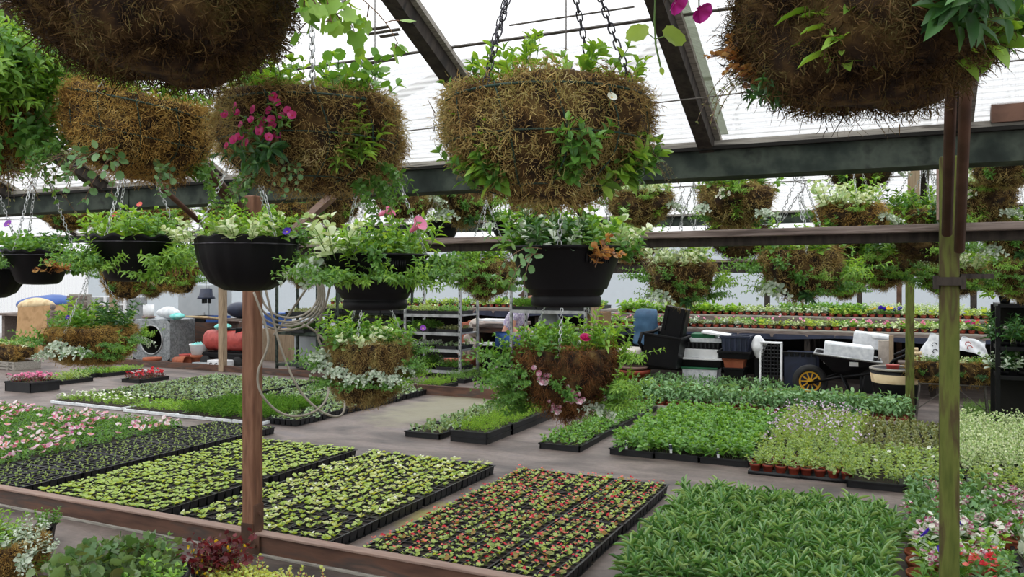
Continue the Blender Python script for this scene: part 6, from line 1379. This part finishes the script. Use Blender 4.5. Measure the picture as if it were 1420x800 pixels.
low('low golden moss basket with silvery heart leaves, in front of the grey-green beds', 512, 480, 562, 118, 3.1, 'near0', ['top_varieg0', 'top_ovate0', 'top_bright0', 'top_round0', 'top_bright1', 'top_lance0', 'top_ovate1'],
    [(-38, .8, 'bush_silver0', .6), (-16, .72, 'bush_silver1', .62), (8, .76, 'bush_silver0', .6), (30, .7, 'bush_silver1', .62), (48, .8, 'bush_silver0', .5), (-4, .6, 'bush0', .6), (-30, .58, 'bush1', .65), (22, .56, 'bush0', .65), (52, .6, 'bush_bright0', .75), (-65, .85, 'bush_silver0', .7), (-82, .85, 'bush0', 1.1), (60, .8, 'bush0', .8), (80, .7, 'bush_bright1', .8), (-62, .6, 'bush1', .9), (-80, .95, 'bush_silver1', .8), (85, .95, 'bush0', .8)], seed=22, topscale=1.2)
on_basket('low golden moss', [(586, 463, 0, 'bloom_purple', .75, 3.4)])
low('low golden moss basket with pale trailing leaves in front of the plywood board', 128, 457, 508, 118, 3.2, 'near1', ['top_ovate0', 'top_deep0', 'top_bright0', 'top_lance0', 'top_ovate1'],
    [(-40, .82, 'bush_silver0', .6), (-20, .72, 'bush_silver1', .65), (-5, .6, 'bush0', .6), (15, .75, 'bush1', .55), (35, .66, 'bush_bright0', .65), (50, .8, 'bush0', .6), (72, .85, 'bush_silver0', .6), (80, .9, 'bush_bright0', .6), (-75, .85, 'bush0', .9), (-60, .65, 'bush_silver1', .6), (20, .5, 'bush0', .7)], seed=23, topscale=1.1)
on_basket('in front of the plywood', [(96, 446, -.1, 'bloom_violet', .7, 3.1)])
# far baskets beyond the plank rail and gutter
TOPS = {'g': ['top_bright0', 'top_ovate0', 'top_lance0', 'top_ovate1'], 'v': ['top_varieg0', 'top_bright1', 'top_silver0', 'top_varieg1'], 'd': ['top_deep0', 'top_ovate0', 'top_deep1', 'top_bright0']}
SIDES = {'n': [(-30, .5, 'sprig_ovate0', .9), (35, .45, 'sprig_lance0', .9), (-75, .85, 'bush0', .7), (70, .8, 'bush_silver0', .7), (10, .9, 'bush_bright0', .5)], 's': [(-55, .7, 'bush_silver0', .6), (5, .35, 'sprig_lance1', .9), (48, .55, 'bush_silver1', .7), (0, .95, 'bush_bright1', .6), (-70, .4, 'bush0', .7), (-15, .85, 'flower_spray_white', .7)],
 'b': [(-80, .8, 'bush0', .9), (-40, .8, 'bush1', .8), (0, .35, 'sprig_lance0', 1.0), (20, .5, 'bush_bright0', .7), (60, .6, 'bush0', .9), (85, .8, 'bush_bright1', .8)],
 'f': [(-10, .95, 'bush_bright0', .8), (45, .5, 'bush0', .8), (-50, .55, 'bush_bright0', .8), (10, .55, 'bush0', .6), (-85, .9, 'bush0', .9), (-60, .7, 'bush1', .9), (-30, .8, 'bush0', .8), (0, .75, 'bush1', .8), (30, .6, 'bush_bright0', .8), (60, .8, 'bush0', .9), (-20, .4, 'bush_bright1', .7), (88, .6, 'bush1', .8)],
 'o': [(-20, .8, 'sprig_ovate1', .9), (25, .65, 'bush_bright1', .5), (0, .55, 'sprig_ovate0', 1.0), (35, .3, 'bush0', .8), (-45, .5, 'bush_silver0', .9), (70, .7, 'bush_bright0', 1.2), (-70, .8, 'bush0', 1.1), (-60, .4, 'bush_bright1', .9), (85, .4, 'bush0', 1.1), (15, .2, 'sprig_deep0', .9)]}
def far(label, px, yr, yb, width, key, tp, sd, R=.185, **kw):
    Y = R*2*F/width*1.08; zr = EYE+(HY-yr)*Y/F; zb = EYE+(HY-yb)*Y/F; p = PX(px, 400, Y); u, v = UV(p)
    zt = min(ZG+(VR2-VG)*SL-abs(VR2-v)*SL, 4) if v < VG2 else 2.9
    return basket(label, (p.x, p.y, zr), R, key, TOPS[tp] if tp else (), SIDES[sd], H=max(.13, zr-zb), top_to=zt, seed=int(px)+31, topscale=1.4, cscale=1.0, **kw)
FAR = [
 ('moss basket right of the large centre basket, its rim just below the gutter', 888, 272, 312, 90, 'far0', 'v', 'n'),
 ('moss basket with white variegated sprigs below the gutter, right of the hook wires', 1020, 264, 312, 102, 'far0', 'g', 's'),
 ('golden moss basket resting in view just above the plank rail, right half of the picture', 1178, 288, 330, 96, 'far1', 'v', 'n'),
 ('dark moss basket with only its underside showing under the gutter at right', 1192, 222, 265, 88, 'far2', 'g', 'n'),
 ('leafy basket with purple flower just left of the thick green post above the plank rail', 1278, 296, 345, 90, 'far0', 'g', 'b'),
 ('moss basket with pale leaves just right of the thick green post, above the plank rail', 1362, 262, 312, 84, 'far0', 'v', 's'),
 ('brown moss basket under the gutter at the far right edge', 1398, 222, 258, 90, 'far0', 'g', 'n'),
 ('moss basket half hidden below the plank rail at the right edge', 1408, 312, 356, 84, 'far0', 'g', 'o'),
 ('mossy basket partly hidden by the left end of the large centre basket', 645, 258, 310, 80, 'far0', 'g', 'o'),
 ('moss basket behind the chain of the pink trumpet pot', 560, 262, 302, 84, 'far0', 'g', 'n'),
 ('moss basket just under the gutter, above the pinkish strut', 462, 270, 312, 74, 'far0', 'g', 'n'),
 ('golden moss basket just right of the thick pipe brace', 396, 283, 316, 66, 'far1', 'g', 'b'),
 ('golden moss basket between the slim rod and the thick pipe brace', 318, 288, 316, 64, 'far1', 'v', 'n'),
 ('golden moss basket above the second black pot, under the gutter', 232, 294, 318, 72, 'far1', 'g', 'n'),
 ('golden moss basket behind the chains of the leftmost full black pot', 98, 296, 318, 66, 'far1', 'g', 'n'),
 ('golden moss basket above the second black pot, left of its middle chain', 148, 294, 318, 58, 'far1', 'g', 'n'),
 ('moss basket glimpsed under the large centre basket', 742, 282, 318, 70, 'far0', 'v', 's'),
 ('moss basket with dark lance leaves hanging below the plank rail, right of the bucket-shaped pot', 945, 368, 420, 92, 'far0', 'v', 'o'),
 ('broad silver-leaved moss basket below the plank rail, left of the small round basket', 1110, 352, 412, 112, 'far0', 'g', 'o'),
 ('small round green and moss basket left of the slender green post', 1224, 356, 398, 82, 'far0', 'g', 'f'),
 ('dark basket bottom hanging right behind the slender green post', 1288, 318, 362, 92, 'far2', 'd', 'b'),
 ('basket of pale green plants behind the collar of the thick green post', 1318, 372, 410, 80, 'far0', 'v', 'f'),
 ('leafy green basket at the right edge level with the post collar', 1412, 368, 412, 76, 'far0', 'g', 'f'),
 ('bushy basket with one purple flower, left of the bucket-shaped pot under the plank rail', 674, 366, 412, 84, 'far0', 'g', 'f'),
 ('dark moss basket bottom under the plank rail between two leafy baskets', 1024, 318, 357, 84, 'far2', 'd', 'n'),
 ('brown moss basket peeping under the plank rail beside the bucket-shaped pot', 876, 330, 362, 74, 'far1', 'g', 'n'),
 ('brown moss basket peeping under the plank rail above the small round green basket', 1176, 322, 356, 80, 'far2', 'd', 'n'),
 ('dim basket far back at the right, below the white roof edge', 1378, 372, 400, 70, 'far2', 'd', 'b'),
 ('moss basket bottom peeping below the second black pot from the left', 172, 374, 412, 60, 'far1', 'g', 'n'),
 ('leafy moss basket glimpsed between the second black pot and the round black bowl', 243, 366, 404, 62, 'far1', 'g', 'b'),
 ('moss basket bottom behind the sprigs left of the round black bowl', 208, 378, 410, 54, 'far0', 'g', 'f'),
 ('leafy basket right of the round black bowl, above the hose coils', 425, 360, 396, 66, 'far0', 'g', 'f'),
 ('small green basket hanging behind the broad silver-leaved basket', 1168, 378, 412, 66, 'far0', 'g', 'f'),
]
for i, r in enumerate(FAR): far(*r)
for (px, py, w, lb) in ((612, 308, 56, 'small far black pot hanging left of the bucket-shaped pot, above the plank rail'), (704, 306, 54, 'small far black pot hanging just below the large centre basket')):
    Y = .36*F/w; p = PX(px, py, Y); hanging_pot(lb, p, .175, 'bucket', ['top_varieg0', 'top_lance0', 'top_silver0', 'top_bright0'], [(-60, .8, 'bush_silver0', .8)], seed=px, top_to=2.8)
# empty hooks and chains hanging from the roof
for (px, y0, y1, v, lb) in ((962, 318, 200, 4.6, 'curly wire hanger with thin chains dangling under the gutter, left of the white sprigged basket'), (1107, 306, 238, 4.8, 'empty hanger of three fine chains under the gutter right of the white sprigged basket')):
    Y = YV(px, v); a = PX(px, y1, Y); b = PX(px, y0, Y); t = thing('chain_hanger', lb, 'hanger', b); h = a.z-b.z; u_, v_ = UV(a); zt = ZG+(VR2-VG)*SL-abs(VR2-v_)*SL-b.z
    m = MB(); m.tube([(0, 0, h*.55), (.03, 0, h*.62), (.035, 0, h*.75), (-.02, 0, h*.8), (-.03, 0, h*.9), (.01, 0, h), (0, 0, zt)], .003, 0, 5); obj('hook', m.mesh('hook', 'wire_rust'), t)
    for i in range(3): aa = i*2.1+.4; obj('chain', chain_mesh((.09*math.cos(aa), .09*math.sin(aa), 0), (0, 0, h*.55), 'chain_steel', .03, .002, .006), t)
for (px0, y0, px1, y1, Y, lb) in ((508, 108, 462, -40, 1.72, 'bare chain running up beside the basket with pink flowers'),):
    a = PX(px0, y0, Y); b = PX(px1, y1, Y); o = obj('loose_chain', chain_mesh((0, 0, 0), b-a, 'chain_steel', .017, .0015, .005), None, a); tag(o, lb, 'chain')
# ------------------------------------------------------------------ foreground plants
def ground_pot(name, label, cat, p, R, H, mat, plants, z0=0, sides=(), seed=1):
    rs = np.random.default_rng(seed); t = thing(name, label, cat, (p[0], p[1], z0)); m = MB().lathe([(.001, 0), (R*.75, 0), (R*.95, H*.85), (R*1.04, H*.86), (R*1.06, H), (R*.97, H), (R*.93, H*.85), (.001, H*.84)], 40); obj('pot', m.mesh('pot', mat), t)
    obj('potting_soil', SOIL, t, (0, 0, H*.88), scale=R*.93)
    for i, (k, r, a, s) in enumerate(plants): obj('flower' if k.startswith('bloom') else 'plant', PL[k], t, (R*r*math.cos(a), R*r*math.sin(a), H*.88), (0, 0, a-1.57), s)
    return t
reg('geranium', lambda mb, rs: [shoot(mb, (rs.normal(0, .03), rs.normal(0, .03), 0), unit([rs.normal(0, .5), rs.normal(0, .5), 1]), .15*rs.uniform(.6, 1.1), 'lobed', .062, 1, 5, (0, 0, -.3), rs=rs, pair=False, petiole=.05, r=.003, tip=.8) for _ in range(9)], ['leaf_geranium', 'stem_green'], 360)
reg('geranium_mid', lambda mb, rs: [shoot(mb, (rs.normal(0, .03), rs.normal(0, .03), 0), unit([rs.normal(0, .5), rs.normal(0, .5), 1]), .13*rs.uniform(.6, 1.1), 'scallop', .052, .95, 5, (0, 0, -.3), rs=rs, pair=False, petiole=.04, r=.003, tip=.8) for _ in range(9)], ['leaf_geranium', 'stem_green'], 361)
reg('heuchera', lambda mb, rs: [shoot(mb, (rs.normal(0, .05), rs.normal(0, .04), 0), unit([rs.normal(0, .5), rs.normal(0, .5), 1]), .13*rs.uniform(.6, 1.1), 'lobed', .035, 1, 5, (0, 0, -.3), rs=rs, pair=False, petiole=.03, r=.002, tip=.8) for _ in range(20)], ['leaf_burgundy', 'stem_brown'], 362)
reg('sedum', lambda mb, rs: [shoot(mb, (rs.normal(0, .08), rs.normal(0, .05), 0), unit([rs.normal(0, .5), rs.normal(0, .5), 1]), .09*rs.uniform(.6, 1.1), 'round', .018, .8, 6, (0, 0, 0), rs=rs, tip=.9) for _ in range(90)], ['leaf_yellow', 'red_petal'], 363)
reg('yellow_sprig', g_spray('p', 5, .13, .011, 2, up=1.6, out=.1), ['leaf_mid', 'stem_green', 'yellow_petal', 'yellow_petal'], 364)
p = G(160, 856); p = Vector((p.x, 3.6, 0)); p.x = (158-710)/F*3.6
ground_pot('planting_bowl', 'big black planting bowl full of broad dark green leaves in the bottom left foreground', 'plant bowl', p, .3, .17, 'black_plastic',
  [('geranium', .55, a, .95) for a in (2.2, 3.1, 3.9, 1.2)]+[('geranium_mid', .5, a, 1.0) for a in (.0, .7, 4.7)]+[('top_ovate0', .7, 1.4, 1.3), ('top_ovate1', .6, 2.4, 1.3), ('trail_green0', .9, 3.4, 1), ('geranium_mid', .0, 0, .95), ('yellow_sprig', .8, 2.2, .8), ('bush0', .5, .3, 1), ('top_bright0', .75, -.3, 1.2), ('top_ovate1', .75, -.8, 1)], seed=3)
p = Vector(((300-710)/F*3.92, 3.92, 0)); ground_pot('heuchera_pot', 'burgundy-leaved plant with yellow flowers beside the foot of the rust brown post', 'potted plant', p, .11, .1, 'black_plastic', [('heuchera', .3, 0, 1.1), ('heuchera', .4, 2, 1), ('heuchera', .4, 4.2, 1), ('yellow_sprig', .6, 2.8, 1), ('yellow_sprig', .6, 3.6, 1), ('yellow_sprig', .6, .5, 1)])
p = Vector(((325-710)/F*3.74, 3.74, 0)); t = thing('sedum_tray', 'tray of red-stemmed yellow-green succulents at the bottom edge in front of the burgundy plant', 'plant tray', p, ROT); obj('carry_tray', FLAT, t); 
for x in (-.12, .02, .15): obj('plant', PL['sedum'], t, (x, .05, .04), (0, 0, x*9), 1.0)
obj('plant', PL['yellow_sprig'], t, (-.15, 0, .04), (0, 0, 1), .8); obj('plant', PL['sprig_lance0'], t, (-.17, .1, .04), (0, 0, 1), .8)
p = Vector(((4-710)/F*4.0, 4.0, .2)); b = basket('moss-lined basket set on the ground at the bottom left edge, with a white plant label', p, .185, 'near1', ['top_bright0', 'top_silver0', 'top_silver1', 'top_lance0', 'top_ovate0'], [(50, .9, 'top_silver0', .8), (40, .5, 'sprig_lance0', 1), (62, .6, 'bush0', .7), (20, .9, 'trail_silver0', .7)], H=.2, chains=False, name='moss_basket', cat='basket', seed=41)
label_stick(b, .03, -.23, .06, 'print', .15)
m = MB(); m.box((0, 0, 0), (.2, .02, .05), 0); 
for i, (px, py) in enumerate(((62, 752), (56, 776))):
    p = G(px, py); t = thing('small_pot', ('small square black pot behind the ground basket at the left', 'small square black pot in front of its twin, right of the ground basket')[i], 'pot', p, .3); mb = MB(); mb.box((0, 0, .05), (.1, .1, .1), 0, taper=.75); mb.box((0, 0, .094), (.11, .11, .014), 0); mb.box((0, 0, .102), (.09, .09, .003), 1)
    obj('pot', mb.mesh('pot', ['black_plastic', 'soil'], False), t); obj('plant', PL[('top_ovate0', 'sprig_ovate0')[i]], t, (0, 0, .1), (0, 0, 1), .8)
# terracotta pots of mixed flowers at the right
def umbel(m1, m2, seed):
    def fn(mb, rs):
        for k in range(5):
            e, d = shoot(mb, rs.normal(0, .012, 3)*np.array([1, 1, 0]), unit([rs.normal(0, .5), rs.normal(0, .5), 1]), .12*rs.uniform(.6, 1.2), 'ovate', .045, .5, 5, (0, 0, -.2), rs=rs)
            if k < 3:
                for q in range(9): flower(mb, e+rs.normal(0, .012, 3), unit([rs.normal(0, .6), rs.normal(0, .6)-.2, 1]), .012, 2+(q % 2), rs=rs)
    return fn
reg('umbel_wine', umbel(0, 0, 1), ['leaf_mid', 'stem_green', 'wine_petal', 'white_petal'], 371); reg('umbel_red', umbel(0, 0, 1), ['leaf_mid', 'stem_green', 'salmon_petal', 'red_petal'], 372); reg('umbel_white', umbel(0, 0, 1), ['leaf_silver', 'stem_green', 'white_petal', 'wine_petal'], 373)
def pet(mb, rs):
    for k in range(5): e, d = shoot(mb, (0, 0, 0), unit([rs.normal(0, .5), rs.normal(0, .5), 1]), .11, 'ovate', .05, .55, 5, (0, 0, -.2), rs=rs)
    for k in range(1): flower(mb, (rs.normal(0, .05), -.03+rs.normal(0, .03), .12), unit([rs.normal(0, .5), -.6, .8]), .027, 2, None, 5, 1.1, .3, rs)
reg('petunia_violet', pet, ['leaf_bright', 'stem_green', 'violet_petal'], 374)
reg('leafy_mid', g_top('ovate', .062, .5, 5, .12, 9, .03), ['leaf_blue', 'stem_green'], 375)
TP = pot_prof(.08, .085).mesh('pot', 'terracotta'); kinds = ['umbel_wine', 'leafy_mid', 'umbel_red', 'umbel_wine', 'leafy_mid', 'umbel_white', 'leafy_mid', 'petunia_violet', 'umbel_wine']
KL = {'umbel_wine': 'terracotta pot of wine and white clustered flowers beside the lance-leaved bed', 'umbel_red': 'terracotta pot of salmon red clustered flowers beside the thick green post', 'petunia_violet': 'terracotta pot with deep violet trumpet blooms by the lance-leaved bed', 'umbel_white': 'terracotta pot of silvery leaves and white flowers near the thick green post', 'leafy_mid': 'terracotta pot of broad green leaves without flowers near the thick green post'}
q = 0
for j in range(11):
    for i in range(4):
        if i == 3 and j < 6: continue
        k = kinds[(q*2+j) % 9]; q += 1; potted(KL[k], .1+.15*i+rnd.uniform(-.015, .015), 4.22+.165*j+rnd.uniform(-.015, .015), 0, TP, PL[k], KL[k], zf=.075, name='flower_pot', fs=1.3)
for i in range(3):
    for j in range(3): leaf_tray('tray of crinkled silver-grey foliage at the bottom right corner', .72+.385*i, 4.0+.51*j, 'silver', 'silver foliage trays', i=i+j, fs=(1, 1, 1.6))
# ------------------------------------------------------------------ light, camera
w = bpy.data.worlds.new('sky'); bpy.context.scene.world = w; w.use_nodes = True; nt = w.node_tree
for n in list(nt.nodes): nt.nodes.remove(n)
o = nt.nodes.new('ShaderNodeOutputWorld'); b = nt.nodes.new('ShaderNodeBackground'); tc = nt.nodes.new('ShaderNodeTexCoord'); sp = nt.nodes.new('ShaderNodeSeparateXYZ')
nt.links.new(tc.outputs['Generated'], sp.inputs[0]); mr = nt.nodes.new('ShaderNodeMapRange'); mr.inputs[1].default_value = 0; mr.inputs[2].default_value = .75; mr.inputs[3].default_value = .45; mr.inputs[4].default_value = 1.3; nt.links.new(sp.outputs[2], mr.inputs[0])
b.inputs[0].default_value = (.97, .985, 1, 1); ml = nt.nodes.new('ShaderNodeMath'); ml.operation = 'MULTIPLY'; ml.inputs[1].default_value = SKY; nt.links.new(mr.outputs[0], ml.inputs[0]); nt.links.new(ml.outputs[0], b.inputs[1]); nt.links.new(b.outputs[0], o.inputs[0])
sun = bpy.data.lights.new('sun', 'SUN'); sun.energy = SUN; sun.angle = math.radians(50); sun.color = (1, .98, .94); so = bpy.data.objects.new('sun', sun); COL.objects.link(so); so.rotation_euler = (math.radians(32), 0, math.radians(-60))
cam = bpy.data.cameras.new('camera'); co = bpy.data.objects.new('camera', cam); COL.objects.link(co); co.location = (0, 0, EYE); co.rotation_euler = (math.pi/2, 0, 0)
cam.sensor_fit = 'HORIZONTAL'; cam.sensor_width = 36; cam.lens = 36*F/1420; cam.shift_y = -(400-HY)/1420; cam.clip_start = .02; cam.clip_end = 200
sc = bpy.context.scene; sc.camera = co
vs_ = sc.view_settings; vs_.view_transform = 'Standard'; vs_.look = 'None'; vs_.gamma = 1; vs_.use_curve_mapping = False; vs_.exposure = EXPOSURE
cy = sc.cycles; cy.max_bounces = 8; cy.diffuse_bounces = 3; cy.glossy_bounces = 2; cy.transmission_bounces = 4; cy.transparent_max_bounces = 12; cy.use_denoising = True
